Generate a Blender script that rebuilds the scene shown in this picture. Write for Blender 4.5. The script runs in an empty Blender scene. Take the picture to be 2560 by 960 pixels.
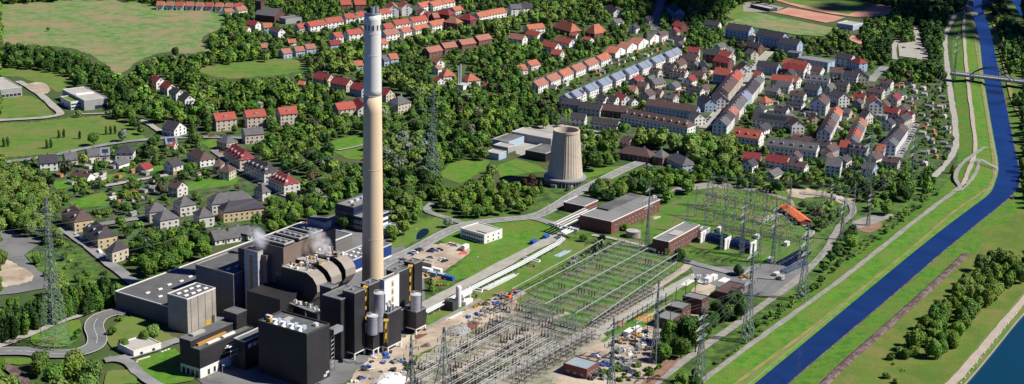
import bpy, math, random
import numpy as np
from mathutils import Vector, Matrix
random.seed(7); RNG = np.random.default_rng(11)
sc = bpy.context.scene; COL = sc.collection
# ---------------------------------------------------------------- camera model (2560 x 960 survey grid of the place)
F = 4000.; TH = math.radians(16.5); RO = 0.025; H = 303.
FW = np.array([0, math.cos(TH), -math.sin(TH)]); RT0 = np.array([1., 0, 0]); UP0 = np.cross(RT0, FW)
RT = RT0 * math.cos(RO) + UP0 * math.sin(RO); UP = UP0 * math.cos(RO) - RT0 * math.sin(RO)
def at(px, py, z=0.):
    d = FW + RT * (px - 1280) / F - UP * (py - 480) / F
    t = (z - H) / d[2]
    return (d[0] * t, d[1] * t, z)
def at2(px, py, z=0.): return at(px, py, z)[:2]
def proj(x, y, z):
    vx, vy, vz = x, y, z - H
    w = vx * FW[0] + vy * FW[1] + vz * FW[2]
    return 1280 + F * (vx * RT[0] + vy * RT[1] + vz * RT[2]) / w, 480 - F * (vx * UP[0] + vy * UP[1] + vz * UP[2]) / w
def hz(px, py, ytop):
    x, y, _ = at(px, py); lo, hi = 0., 300.
    for _ in range(40):
        m = (lo + hi) / 2
        if proj(x, y, m)[1] > ytop: lo = m
        else: hi = m
    return lo
YAW = math.radians(57.5)
# ---------------------------------------------------------------- materials
M = {}
def mat(name, col, rough=.8, col2=None, scale=.2, mixlo=.4, mixhi=.6, metal=0., spec=.3, bump=0., bscale=2., detail=6, col3=None, scale3=.05, coord='pos', lines=None, emis=None):
    m = bpy.data.materials.new(name); m.use_nodes = True; nt = m.node_tree; N = nt.nodes; L = nt.links
    b = N['Principled BSDF']; b.inputs['Roughness'].default_value = rough; b.inputs['Metallic'].default_value = metal
    b.inputs['Specular IOR Level'].default_value = spec
    b.inputs['Base Color'].default_value = (*col, 1)
    g = N.new('ShaderNodeNewGeometry').outputs['Position']
    out = None
    def noise(s, lo, hi, det=detail):
        n = N.new('ShaderNodeTexNoise'); n.inputs['Scale'].default_value = s; n.inputs['Detail'].default_value = det; n.inputs['Roughness'].default_value = .65
        L.new(g, n.inputs['Vector'])
        r = N.new('ShaderNodeMapRange'); r.inputs[1].default_value = lo; r.inputs[2].default_value = hi
        L.new(n.outputs['Fac'], r.inputs[0]); return r.outputs[0], n
    def mix(a, bcol, fac):
        x = N.new('ShaderNodeMix'); x.data_type = 'RGBA'; L.new(fac, x.inputs[0])
        if isinstance(a, tuple): x.inputs[6].default_value = (*a, 1)
        else: L.new(a, x.inputs[6])
        x.inputs[7].default_value = (*bcol, 1); return x.outputs[2]
    if col2:
        f, nn = noise(scale, mixlo, mixhi); out = mix(col, col2, f)
        if col3:
            f3, _ = noise(scale3, .45, .62, 4); out = mix(out, col3, f3)
    if lines:                       # (spacing, colour, axis 'z' or 'h', strength)
        sp, lc, ax, st = lines
        s = N.new('ShaderNodeSeparateXYZ'); L.new(g, s.inputs[0])
        if ax == 'z': v = s.outputs[2]
        else:
            dd = N.new('ShaderNodeVectorMath'); dd.operation = 'DOT_PRODUCT'; L.new(g, dd.inputs[0]); dd.inputs[1].default_value = (1.2, .35, 0); v = dd.outputs['Value']
        mo = N.new('ShaderNodeMath'); mo.operation = 'PINGPONG'; L.new(v, mo.inputs[0]); mo.inputs[1].default_value = sp / 2
        ra = N.new('ShaderNodeMapRange'); ra.inputs[1].default_value = sp * .08; ra.inputs[2].default_value = sp * .02; ra.inputs[4].default_value = st
        L.new(mo.outputs[0], ra.inputs[0]); out = mix(out if out is not None else col, lc, ra.outputs[0])
    if out is not None: L.new(out, b.inputs['Base Color'])
    if bump:
        f, nn = noise(bscale, 0, 1); bp = N.new('ShaderNodeBump'); bp.inputs['Strength'].default_value = bump; bp.inputs['Distance'].default_value = .5
        L.new(f, bp.inputs['Height']); L.new(bp.outputs[0], b.inputs['Normal'])
    if emis: b.inputs['Emission Color'].default_value = (*emis, 1); b.inputs['Emission Strength'].default_value = 1
    M[name] = m; return m
mat('ground', (.035, .075, .016), .95, (.060, .105, .022), .05, .35, .65, bump=.5, bscale=.4, col3=(.085, .085, .04), scale3=.03)
mat('garden', (.045, .125, .016), .95, (.115, .10, .07), .10, .42, .62, bump=.6, bscale=.5, col3=(.030, .050, .018), scale3=.16)
mat('grass', (.052, .165, .010), .95, (.100, .225, .018), .20, .40, .60, bump=.9, bscale=.9, col3=(.125, .180, .028), scale3=.045)
mat('grassdim', (.065, .15, .016), .95, (.115, .195, .03), .09, .35, .65, bump=.5, bscale=.5, col3=(.15, .17, .045), scale3=.03)
mat('meadow', (.085, .185, .035), .95, (.175, .235, .09), .09, .42, .58, bump=.8, bscale=.3, col3=(.26, .20, .11), scale3=.022)
mat('scrub', (.055, .125, .018), .95, (.105, .18, .028), .12, .4, .6, bump=.9, bscale=.35, col3=(.03, .06, .014), scale3=.08)
mat('drygrass', (.095, .165, .018), .95, (.165, .160, .042), .07, .38, .62, bump=.8, bscale=.5, col3=(.075, .14, .016), scale3=.03)
mat('yardgrass', (.075, .185, .018), .95, (.07, .16, .016), .10, .35, .65, bump=.5, bscale=.8, col3=(.14, .15, .06), scale3=.055)
mat('dirt', (.42, .34, .25), .95, (.27, .215, .16), .12, .35, .65, bump=.6, bscale=.6, col3=(.50, .42, .32), scale3=.04)
mat('yardground', (.31, .29, .235), .95, (.15, .165, .085), .14, .4, .6, bump=.6, bscale=1., col3=(.36, .33, .27), scale3=.05)
mat('redground', (.28, .16, .11), .95, (.20, .12, .09), .2, bump=.3)
mat('clay', (.42, .19, .125), .95, (.50, .27, .20), .04, bump=.1)
mat('asphalt', (.16, .165, .165), .9, (.20, .20, .195), .12, bump=.1, col3=(.13, .13, .13), scale3=.06)
mat('road', (.22, .225, .22), .9, (.27, .27, .26), .12, bump=.1, col3=(.18, .185, .18), scale3=.05)
mat('paleroad', (.37, .35, .31), .95, (.30, .29, .25), .15, bump=.2)
mat('tanpath', (.28, .21, .10), .95, (.15, .19, .04), .12, bump=.3)
mat('gravel', (.30, .285, .26), .95, (.22, .21, .18), .25, bump=.4)
mat('ballast', (.095, .06, .055), .95, (.20, .15, .145), .25, .45, .6, bump=.8, bscale=1.5)
mat('quay', (.42, .35, .29), .95, (.36, .30, .25), .2, bump=.2)
mat('kerb', (.5, .49, .46), .8)
mat('paint', (.78, .78, .75), .6)
mat('concrete', (.38, .345, .30), .85, (.27, .245, .215), .10, .35, .65, lines=(2.9, (.24, .22, .20), 'z', .35), bump=.1)
mat('darkconcrete', (.17, .165, .16), .85, (.13, .125, .12), .10, .35, .65, lines=(2.9, (.09, .085, .08), 'z', .5))
mat('casingclad', (.30, .26, .225), .6, (.25, .215, .185), .1, .35, .7, lines=(2.2, (.2, .17, .15), 'h', .5))
mat('concrete_tower', (.46, .44, .42), .85, (.38, .365, .35), .10, .35, .65, lines=(2.9, (.18, .17, .16), 'z', .5))
mat('cream', (.68, .535, .345), .7, (.63, .49, .31), .05, .3, .7)
mat('stackwhite', (.66, .64, .59), .6, (.58, .565, .53), .06, .3, .7)
mat('brownclad', (.185, .135, .105), .8, (.14, .10, .08), .07, .35, .7, lines=(1.8, (.09, .065, .05), 'h', .25))
mat('blackclad', (.016, .0155, .018), .55, (.036, .034, .036), .09, .3, .7, lines=(1.1, (.010, .010, .011), 'h', .5), spec=.4)
mat('blackroof', (.085, .085, .085), .9, (.12, .12, .115), .12, .35, .65, bump=.1)
mat('greyroof', (.125, .125, .12), .9, (.17, .168, .16), .08, .35, .65, bump=.1, col3=(.09, .09, .09), scale3=.09)
mat('feltroof', (.17, .175, .17), .9, (.22, .22, .21), .06, .35, .65, bump=.1)
mat('paleroof', (.42, .40, .36), .85, (.36, .34, .30), .08)
mat('blueroof', (.30, .36, .38), .6, (.25, .31, .34), .1)
mat('white', (.74, .73, .69), .7, (.68, .67, .64), .2, .4, .7)
mat('offwhite', (.60, .575, .52), .8, (.53, .50, .45), .3, .4, .7)
mat('beige', (.54, .475, .37), .8, (.47, .41, .32), .3, .4, .7)
mat('yellowwall', (.56, .44, .24), .8, (.50, .39, .23), .3, .4, .7)
mat('bluewall', (.35, .45, .56), .8, (.30, .40, .52), .3, .4, .7)
mat('greywall', (.33, .33, .33), .8, (.28, .28, .28), .3, .4, .7)
mat('brick', (.175, .068, .052), .85, (.13, .055, .045), .35, .4, .7, lines=(3.2, (.12, .045, .03), 'z', .5))
mat('darkbrick', (.115, .055, .045), .85, (.09, .045, .04), .35, .4, .7)
mat('r_red', (.37, .082, .052), .8, (.26, .065, .048), .35, .35, .7, bump=.3, bscale=3)
mat('r_orange', (.43, .14, .075), .8, (.28, .10, .065), .35, .35, .7, bump=.3, bscale=3)
mat('r_terra', (.35, .145, .10), .8, (.24, .105, .08), .35, .35, .7, bump=.3, bscale=3)
mat('r_darkred', (.235, .035, .035), .8, (.17, .03, .035), .35, .35, .7, bump=.3, bscale=3)
mat('r_brown', (.115, .068, .062), .85, (.085, .055, .052), .35, .35, .7, bump=.3, bscale=3)
mat('r_grey', (.125, .12, .125), .85, (.09, .088, .093), .35, .35, .7, bump=.3, bscale=3)
mat('r_dark', (.055, .050, .060), .8, (.042, .038, .048), .35, .35, .7, bump=.3, bscale=3)
mat('r_slate', (.17, .20, .26), .6, (.20, .235, .30), .35, .35, .7, bump=.2, bscale=3)
mat('glass', (.03, .035, .045), .15, spec=.6)
mat('skylight', (.78, .78, .76), .4)
mat('steel', (.30, .32, .32), .5, metal=.3)
mat('zinc', (.27, .31, .29), .6, (.20, .245, .22), .5, metal=.2)
mat('darksteel', (.05, .055, .055), .6)
mat('silosteel', (.40, .40, .44), .45, (.34, .34, .39), .3, metal=.35, lines=(2.4, (.25, .25, .29), 'z', .5))
mat('porcelain', (.10, .06, .05), .4)
mat('alu', (.62, .63, .62), .45, metal=.2)
mat('yellowpaint', (.50, .33, .05), .6)
mat('ochre', (.42, .23, .06), .7)
mat('orange', (.80, .17, .05), .7, (.70, .15, .05), .5)
mat('redpaint', (.55, .05, .03), .5)
mat('bluepaint', (.03, .10, .42), .5)
mat('cobalt', (.012, .04, .17), .55, lines=(2.2, (.008, .02, .12), 'h', .5))
mat('navy', (.012, .018, .05), .4, lines=(3.3, (.05, .06, .09), 'z', .5))
mat('galv', (.42, .43, .41), .6, (.34, .35, .33), .4)
mat('pondwater', (.006, .016, .016), .15)
mat('greenpaint', (.03, .20, .08), .6)
mat('tealnet', (.05, .35, .28), .7)
mat('rubber', (.02, .02, .02), .9)
mat('bark', (.09, .065, .045), .95)
mat('shellconc', (.55, .465, .36), .85, (.44, .37, .285), .12, .3, .7)
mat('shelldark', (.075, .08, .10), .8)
mat('bridgeblue', (.02, .045, .11), .5)
mat('rubble', (.40, .385, .37), .95, (.22, .205, .20), 1.2, .4, .6, bump=1., bscale=2)
mat('tarp', (.62, .62, .60), .7)
mat('cable', (.24, .26, .25), .5, metal=.3)
for nm, c in dict(car_white=(.7, .7, .7), car_silver=(.40, .42, .44), car_black=(.015, .015, .018), car_red=(.42, .02, .015), car_blue=(.02, .05, .22), car_grey=(.13, .135, .14)).items(): mat(nm, c, .35, spec=.5)
def watermat(name, c, c2, sc_):
    m = bpy.data.materials.new(name); m.use_nodes = True; N = m.node_tree.nodes; L = m.node_tree.links; b = N['Principled BSDF']
    g = N.new('ShaderNodeNewGeometry'); n = N.new('ShaderNodeTexNoise'); n.inputs['Scale'].default_value = .025; n.inputs['Detail'].default_value = 8; n.inputs['Distortion'].default_value = 1.5; L.new(g.outputs['Position'], n.inputs['Vector'])
    x = N.new('ShaderNodeMix'); x.data_type = 'RGBA'; L.new(n.outputs['Fac'], x.inputs[0]); x.inputs[6].default_value = (*c, 1); x.inputs[7].default_value = (*c2, 1); L.new(x.outputs[2], b.inputs['Base Color'])
    b.inputs['Roughness'].default_value = .07; b.inputs['Specular IOR Level'].default_value = .5
    n2 = N.new('ShaderNodeTexNoise'); n2.inputs['Scale'].default_value = sc_; n2.inputs['Detail'].default_value = 4; L.new(g.outputs['Position'], n2.inputs['Vector'])
    bp = N.new('ShaderNodeBump'); bp.inputs['Strength'].default_value = .10; bp.inputs['Distance'].default_value = .2; L.new(n2.outputs['Fac'], bp.inputs['Height']); L.new(bp.outputs[0], b.inputs['Normal'])
    M[name] = m
watermat('riverwater', (.003, .014, .062), (.014, .044, .150), .5)
watermat('canalwater', (.003, .035, .060), (.004, .045, .075), .4)
def leafmat(name):
    m = bpy.data.materials.new(name); m.use_nodes = True; N = m.node_tree.nodes; L = m.node_tree.links; b = N['Principled BSDF']
    a = N.new('ShaderNodeAttribute'); a.attribute_name = 'tint'; o = N.new('ShaderNodeObjectInfo')
    x = N.new('ShaderNodeMix'); x.data_type = 'RGBA'; x.blend_type = 'MULTIPLY'; x.inputs[0].default_value = 1
    L.new(a.outputs['Color'], x.inputs[6]); L.new(o.outputs['Color'], x.inputs[7]); L.new(x.outputs[2], b.inputs['Base Color'])
    b.inputs['Roughness'].default_value = .65; b.inputs['Specular IOR Level'].default_value = .2
    M[name] = m
leafmat('leaf')
# ---------------------------------------------------------------- mesh builder
class MB:
    def __init__(s): s.v = []; s.f = []; s.m = []; s.mats = []
    def mi(s, m):
        if m not in s.mats: s.mats.append(m)
        return s.mats.index(m)
    def add(s, vs, fs, m):
        o = len(s.v); k = s.mi(m); s.v += [tuple(p) for p in vs]
        for f in fs: s.f.append(tuple(i + o for i in f)); s.m.append(k)
        return s
    def prism(s, poly, z0, z1, m, top=None, zt=None):
        n = len(poly); vs = [(p[0], p[1], z0) for p in poly] + [(p[0], p[1], (zt[i] if zt else z1)) for i, p in enumerate(poly)]
        s.add(vs, [(i, (i + 1) % n, n + (i + 1) % n, n + i) for i in range(n)] + [tuple(range(n - 1, -1, -1))], m)
        s.add(vs[n:], [tuple(range(n))], top or m); return s
    def box(s, c, size, yaw, m, top=None):            # c = centre of the base
        ca, sa = math.cos(yaw), math.sin(yaw); x, y = size[0] / 2, size[1] / 2
        return s.prism([(c[0] + u * ca - v * sa, c[1] + u * sa + v * ca) for u, v in ((-x, -y), (x, -y), (x, y), (-x, y))], c[2], c[2] + size[2], m, top)
    def bar(s, p, q, w, m, n=4):
        p = Vector(p); q = Vector(q); d = q - p
        if d.length < 1e-6: return s
        d.normalize(); a = d.cross(Vector((0, 0, 1)))
        if a.length < .05: a = d.cross(Vector((1, 0, 0)))
        a.normalize(); b = d.cross(a); r = w / 2 * (1.2 if n == 4 else 1)
        ring = [a * math.cos(2 * math.pi * (i + .5) / n) * r + b * math.sin(2 * math.pi * (i + .5) / n) * r for i in range(n)]
        return s.add([p + t for t in ring] + [q + t for t in ring], [(i, (i + 1) % n, n + (i + 1) % n, n + i) for i in range(n)] + [tuple(range(n - 1, -1, -1)), tuple(range(n, 2 * n))], m)
    def lathe(s, c, prof, m, n=24, caps=True):
        vs = []
        for r, z in prof: vs += [(c[0] + r * math.cos(2 * math.pi * i / n), c[1] + r * math.sin(2 * math.pi * i / n), c[2] + z) for i in range(n)]
        fs = [(j * n + i, j * n + (i + 1) % n, (j + 1) * n + (i + 1) % n, (j + 1) * n + i) for j in range(len(prof) - 1) for i in range(n)]
        if caps: fs += [tuple(range(n - 1, -1, -1)), tuple(range((len(prof) - 1) * n, len(prof) * n))]
        return s.add(vs, fs, m)
    def build(s, name, parent=None, loc=None, smooth=False):
        if loc is None: loc = tuple((parent.parent or parent).location) if parent else (0, 0, 0)
        me = bpy.data.meshes.new(name)
        a = np.array(s.v, float) - np.array(loc)
        me.from_pydata(a.tolist(), [], s.f)
        for m in s.mats: me.materials.append(M[m])
        me.polygons.foreach_set('material_index', s.m)
        if smooth: me.polygons.foreach_set('use_smooth', [True] * len(s.f))
        o = bpy.data.objects.new(name, me)
        if parent: o.parent = parent
        else: o.location = loc
        COL.objects.link(o); return o
def tag(o, label=None, cat=None, group=None, kind=None):
    if label: o['label'] = label
    if cat: o['category'] = cat
    if group: o['group'] = group
    if kind: o['kind'] = kind
    return o
def thing(name, label, cat, loc, group=None, rz=0):
    o = bpy.data.objects.new(name, None); o.location = loc; o.rotation_euler = (0, 0, rz); o.empty_display_size = .5
    COL.objects.link(o); return tag(o, label, cat, group)
def inst(name, mesh, parent, loc, rz=0, scale=(1, 1, 1)):
    o = bpy.data.objects.new(name, mesh); o.parent = parent; o.location = loc; o.rotation_euler = (0, 0, rz); o.scale = scale
    COL.objects.link(o); return o
def copy_thing(src, loc, rz=0, label=None, group=None, scale=None):
    r = src.copy(); r.location = loc; r.rotation_euler = (0, 0, rz); COL.objects.link(r)
    if scale: r.scale = scale
    for c in src.children:
        d = c.copy(); d.parent = r; COL.objects.link(d)
    if label: r['label'] = label
    if group: r['group'] = group
    return r
# pixel-space map of what must stay clear of trees (quarter resolution)
KX, KY = 640, 240
CLEAR = np.zeros((KY, KX), np.float32)
GX, GY = np.meshgrid((np.arange(KX) + .5) * 4, (np.arange(KY) + .5) * 4)
def inpoly(poly, X=GX, Y=GY):
    r = np.zeros(X.shape, bool); n = len(poly)
    for i in range(n):
        x1, y1 = poly[i]; x2, y2 = poly[(i + 1) % n]
        if y1 == y2: continue
        c = ((y1 > Y) != (y2 > Y)) & (X < (x2 - x1) * (Y - y1) / (y2 - y1) + x1); r ^= c
    return r
def clear(poly, v=1.): CLEAR[inpoly(poly)] = v
def hull(pts):
    pts = sorted(set(pts)); 
    if len(pts) < 3: return pts
    def half(ps):
        h = []
        for p in ps:
            while len(h) > 1 and (h[-1][0] - h[-2][0]) * (p[1] - h[-2][1]) - (h[-1][1] - h[-2][1]) * (p[0] - h[-2][0]) <= 0: h.pop()
            h.append(p)
        return h[:-1]
    return half(pts) + half(pts[::-1])
FOOT = []                       # building footprints: centre x, y, yaw, half length, half width
def foot(cx, cy, yaw, hl, hw): FOOT.append((cx, cy, math.cos(yaw), math.sin(yaw), hl, hw))
class Rect:
    def __init__(s, h, pts, yaw=YAW, z=None):
        s.yaw = yaw; s.h = h; s.A = np.array([math.cos(yaw), math.sin(yaw)]); s.B = np.array([math.sin(yaw), -math.cos(yaw)])
        w = [np.array(at2(x, y, h if z is None else z)) for x, y in pts]
        a = [p @ s.A for p in w]; b = [p @ s.B for p in w]
        s.set(min(a), max(a), min(b), max(b))
    def set(s, a0, a1, b0, b1): s.a0, s.a1, s.b0, s.b1 = a0, a1, b0, b1; s.la = a1 - a0; s.lb = b1 - b0; return s
    def p(s, u, v): q = s.A * u + s.B * v; return (float(q[0]), float(q[1]))
    def pt(s, fu, fv, z=0.): return (*s.p(s.a0 + fu * s.la, s.b0 + fv * s.lb), z)
    def poly(s, i=0.): return [s.p(s.a0 + i, s.b1 - i), s.p(s.a1 - i, s.b1 - i), s.p(s.a1 - i, s.b0 + i), s.p(s.a0 + i, s.b0 + i)]
    def sub(s, u0, u1, v0, v1, h):
        r = Rect.__new__(Rect); r.yaw, r.A, r.B, r.h = s.yaw, s.A, s.B, h
        return r.set(s.a0 + u0 * s.la, s.a0 + u1 * s.la, s.b0 + v0 * s.lb, s.b0 + v1 * s.lb)
    def mark(s, z0=0):
        c = s.pt(.5, .5); foot(c[0], c[1], s.yaw, s.la / 2 + 1.5, s.lb / 2 + 1.5)
        clear(hull([proj(x, y, z) for x, y in s.poly() for z in (z0, s.h)]))
def yaw_of(p, q, z=0):
    a, b = at2(*p, z), at2(*q, z); return math.atan2(b[1] - a[1], b[0] - a[0])
WINM = {}
def winmesh(w, h, frame='white', pane='glass'):
    k = (round(w, 2), round(h, 2), frame, pane)
    if k not in WINM:       # faces +x
        b = MB(); t = .09 if w < 3 else .15
        b.add([(.03, -w/2, 0), (.03, w/2, 0), (.03, w/2, h), (.03, -w/2, h)], [(0, 1, 2, 3)], pane)
        for y0, y1, z0, z1 in ((-w/2-t, -w/2, -t, h+t), (w/2, w/2+t, -t, h+t), (-w/2, w/2, -t, 0), (-w/2, w/2, h, h+t)):
            b.add([(0, y0, z0), (.07, y0, z0), (.07, y1, z0), (0, y1, z0), (0, y0, z1), (.07, y0, z1), (.07, y1, z1), (0, y1, z1)],
                  [(3, 2, 1, 0), (4, 5, 6, 7), (0, 1, 5, 4), (1, 2, 6, 5), (2, 3, 7, 6)], frame)
        me = bpy.data.meshes.new('window'); me.from_pydata(b.v, [], b.f)
        for m in b.mats: me.materials.append(M[m])
        me.polygons.foreach_set('material_index', b.m); WINM[k] = me
    return WINM[k]
def face_windows(t, R, face, zs, n, w, h, f0=.06, f1=.94, frame='white', pane='glass', name='window'):
    # face 'a' = a0 side (looks down-left), 'b' = b1 side (looks down-right)
    me = winmesh(w, h, frame, pane)
    for z in zs:
        for i in range(n):
            f = f0 + (f1 - f0) * (i + .5) / n
            if face == 'a': p = R.pt(0, f, z); rz = R.yaw + math.pi
            else: p = R.pt(f, 1, z); rz = R.yaw - math.pi / 2
            inst(name, me, t, (p[0] - t.location[0], p[1] - t.location[1], z), rz)
def block(name, label, cat, R, wall, roof='greyroof', z0=0., parapet=.6, rim=None, group=None, mark=True, base=None, lights=0, legs=0):
    c = R.pt(.5, .5); t = thing(name, label, cat, (c[0], c[1], 0), group)
    b = MB()
    b.prism(R.poly(), z0, R.h, wall) if not base else (b.prism(R.poly(), base[0], R.h, wall), b.prism(R.poly(.02), z0, base[0], base[1]))
    b.build('wall', t)
    b = MB(); b.prism(R.poly(.35), R.h, R.h + .12, roof)
    if parapet:
        o, i = R.poly(-.06), R.poly(.35)
        for k in range(4): b.prism([o[k], o[(k+1) % 4], i[(k+1) % 4], i[k]], R.h + .002, R.h + parapet, rim or wall)
    b.build('roof', t)
    if legs:
        for fu in (.03, .97) if legs == 4 else [.03 + .94 * i / (legs // 2 - 1) for i in range(legs // 2)]:
            for fv in (.05, .95): p = R.pt(fu, fv); MB().box((p[0], p[1], 0), (.7, .7, z0), R.yaw, 'white').build('leg', t)
        MB().prism(R.poly(-.05), z0 - .6, z0 - .01, 'white').build('ring_beam', t)
    for i in range(lights):
        pass
    if mark: R.mark(z0 if z0 < 8 else 0)
    return t
def skylights(t, R, nu, nv, w=2.6, d=1.2, u0=.08, u1=.92, v0=.1, v1=.9, jitter=0, me={}):
    k = (w, d)
    if k not in me:
        b = MB().box((0, 0, 0), (w, d, .55), 0, 'skylight'); o = bpy.data.meshes.new('skylight'); o.from_pydata(b.v, [], b.f); o.materials.append(M['skylight']); me[k] = o
    for i in range(nu):
        for j in range(nv):
            p = R.pt(u0 + (u1 - u0) * (i + .5) / nu, v0 + (v1 - v0) * (j + .5) / nv + (.03 if i % 2 else 0))
            inst('skylight', me[k], t, (p[0] - t.location[0], p[1] - t.location[1], R.h + .12), R.yaw + (0 if jitter else 0))
def chaikin(pts, it=2, closed=False):
    for _ in range(it):
        q = [] if closed else [pts[0]]
        n = len(pts)
        for i in range(n if closed else n - 1):
            a, b = pts[i], pts[(i + 1) % n]
            q += [(a[0]*.75+b[0]*.25, a[1]*.75+b[1]*.25), (a[0]*.25+b[0]*.75, a[1]*.25+b[1]*.75)]
        if not closed: q.append(pts[-1])
        pts = q
    return pts
ZL = [0.02]
def nextz(): ZL[0] += .012; return ZL[0]
ROUGH = ('meadow', 'grassdim', 'scrub', 'dirt', 'drygrass', 'redground', 'yardground')
def area(name, poly, m, smooth=0, z=None, clr=1., z_at=0.):
    p = chaikin(poly, smooth, True) if smooth else poly
    if m in ROUGH and name not in ('football_pitch',):
        rj = random.Random(len(poly) * 7 + int(poly[0][0])); q = []
        for i in range(len(p)):
            a, c = p[i], p[(i + 1) % len(p)]; L_ = math.hypot(c[0] - a[0], c[1] - a[1]); n = max(1, int(L_ / 7)); am = min(4.5, L_ * .12)
            q.append(a)
            for k in range(1, n): f = k / n; q.append((a[0] + (c[0]-a[0])*f + rj.uniform(-am, am), a[1] + (c[1]-a[1])*f + rj.uniform(-am, am) * .55))
        p_edge = q
    else: p_edge = p
    clr_p = p; p = p_edge
    w = [at2(x, y, z_at) for x, y in p]; z = z_at + (nextz() if z is None else z)
    b = MB(); b.add([(x, y, z) for x, y in w], [tuple(range(len(w)))], m)
    o = b.build(name); me = o.data
    import bmesh
    bm = bmesh.new(); bm.from_mesh(me); bmesh.ops.triangulate(bm, faces=bm.faces[:])
    for f in bm.faces:
        if f.normal.z < 0: f.normal_flip()
    bm.to_mesh(me); bm.free(); o['kind'] = 'structure'
    if clr: clear(clr_p, clr)
    return o
ROADS = []
def road(name, pts, w, m='road', smooth=2, z=None, kerb=False, clr=1., z_at=0., kind='structure', dash=False):
    p = chaikin(pts, smooth); c = [np.array(at2(x, y, z_at)) for x, y in p]; z = z_at + (nextz() if z is None else z)
    L_, R_ = [], []
    for i in range(len(c)):
        d = c[min(i + 1, len(c) - 1)] - c[max(i - 1, 0)]; d = d / (np.hypot(*d) + 1e-9); n = np.array([-d[1], d[0]]); w1, w2 = (w / 2 * random.uniform(.86, 1.14), w / 2 * random.uniform(.86, 1.14)) if not kerb else (w / 2, w / 2)
        L_.append(c[i] + n * w1); R_.append(c[i] - n * w2)
    b = MB(); n = len(c)
    b.add([(*q, z) for q in L_] + [(*q, z) for q in R_], [(n + i, n + i + 1, i + 1, i) for i in range(n - 1)], m)
    o = b.build(name); o['kind'] = kind
    if kerb:
        b = MB()
        for i in range(n - 1):
            for S, sg in ((L_, 1), (R_, -1)):
                d = S[i+1] - S[i]; ln = np.hypot(*d) + 1e-9; nn = np.array([-d[1], d[0]]) / ln * .3 * sg
                q = [S[i], S[i+1], S[i+1] + nn, S[i] + nn]
                if sg < 0: q = q[::-1]
                b.prism([tuple(x) for x in q], z - .02, z + .12, 'kerb')
        k = b.build('kerb'); k['kind'] = 'structure'
    if dash:
        b = MB(); s_ = 0
        for i in range(n - 1):
            d = c[i+1] - c[i]; ln = np.hypot(*d); 
            if ln < .5: continue
            u = d / ln; nn = np.array([-u[1], u[0]]) * .09; t_ = 0
            while t_ + 3 < ln:
                a_, e_ = c[i] + u * t_, c[i] + u * (t_ + 3); b.add([(*(a_ - nn), z + .01), (*(e_ - nn), z + .01), (*(e_ + nn), z + .01), (*(a_ + nn), z + .01)], [(0, 1, 2, 3)], 'paint'); t_ += 8
        if b.v: b.build('lane_marking')['kind'] = 'structure'
    ROADS.append((c, w)); 
    if clr:
        pl = [proj(q[0], q[1], 0) for q in L_] + [proj(q[0], q[1], 0) for q in R_[::-1]]; clear(pl, clr)
    return o
ORD = 'first second third fourth fifth sixth seventh eighth ninth tenth eleventh twelfth thirteenth fourteenth fifteenth sixteenth seventeenth eighteenth nineteenth twentieth'.split()
def ordn(i):
    if i < 20: return ORD[i]
    t = {2: 'twenty', 3: 'thirty', 4: 'forty', 5: 'fifty', 6: 'sixty'}; k = i + 1
    return (t[k // 10] + ('-' + ORD[k % 10 - 1] if k % 10 else '')) if k % 10 else {2: 'twentieth', 3: 'thirtieth', 4: 'fortieth', 5: 'fiftieth', 6: 'sixtieth'}[k // 10]
# ---------------------------------------------------------------- ground, water, dikes
def sheet(name, m, x0, x1, y0, y1, z, n=40):
    b = MB(); xs = np.linspace(x0, x1, n); ys = np.linspace(y0, y1, n)
    b.add([(x, y, z) for y in ys for x in xs], [(j*n+i, j*n+i+1, (j+1)*n+i+1, (j+1)*n+i) for j in range(n-1) for i in range(n-1)], m)
    o = b.build(name); o['kind'] = 'structure'; return o
sheet('ground', 'ground', -4000, 4000, -500, 9000, 0.)
TOE = [(1520,1100),(1720,962),(1810,895),(1920,805),(2010,735),(2100,660),(2200,585),(2300,517),(2350,470),(2387,430),(2397,380),(2393,300),(2384,200),(2378,100),(2396,40),(2420,-10)]
CREST = [(1560,1110),(1745,960),(1920,830),(2020,760),(2135,675),(2220,607),(2310,535),(2385,480),(2408,462),(2430,405),(2441,372),(2432,300),(2420,210),(2412,125),(2408,45),(2425,-10)]
TAN = [(1610,1120),(1830,968),(1920,900),(2005,840),(2170,710),(2295,610),(2370,540),(2420,505),(2475,470),(2487,435),(2480,370),(2460,250),(2445,150),(2435,75),(2425,40),(2430,-10)]
BANK = [(1680,1120),(1872,960),(1915,925),(2152,728),(2315,594),(2433,505),(2470,480),(2481,462),(2494,420),(2481,350),(2465,260),(2451,165),(2446,100),(2437,65),(2430,43),(2432,-10)]
WL = [(1690,1125),(1885,960),(1922,930),(2157,735),(2320,600),(2440,510),(2475,485),(2486,465),(2500,420),(2486,350),(2470,260),(2456,165),(2450,100),(2440,65),(2433,43),(2434,-10)]
WR = [(1800,1120),(1970,960),(2040,900),(2270,707),(2350,635),(2450,555),(2537,485),(2551,460),(2550,425),(2536,365),(2520,280),(2505,210),(2493,155),(2475,65),(2461,38),(2455,-10)]
BERM = [(1870,1110),(2035,962),(2105,900),(2300,735),(2400,655),(2500,570),(2600,485),(2640,450),(2620,400),(2575,330),(2532,260),(2512,165),(2500,120),(2487,65),(2475,35),(2470,-10)]
INNER = [(2200,1120),(2360,960),(2430,880),(2560,727),(2680,600),(2760,500),(2800,420),(2780,350),(2730,280),(2660,200),(2600,130),(2570,90),(2550,60),(2535,35),(2520,10),(2510,-10)]
QUAYE = [(2260,1120),(2412,960),(2480,880),(2560,778),(2700,640),(2800,520),(2840,430),(2820,340),(2760,260),(2690,180),(2620,110),(2580,75),(2560,52),(2545,28),(2532,5),(2520,-10)]
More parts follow.
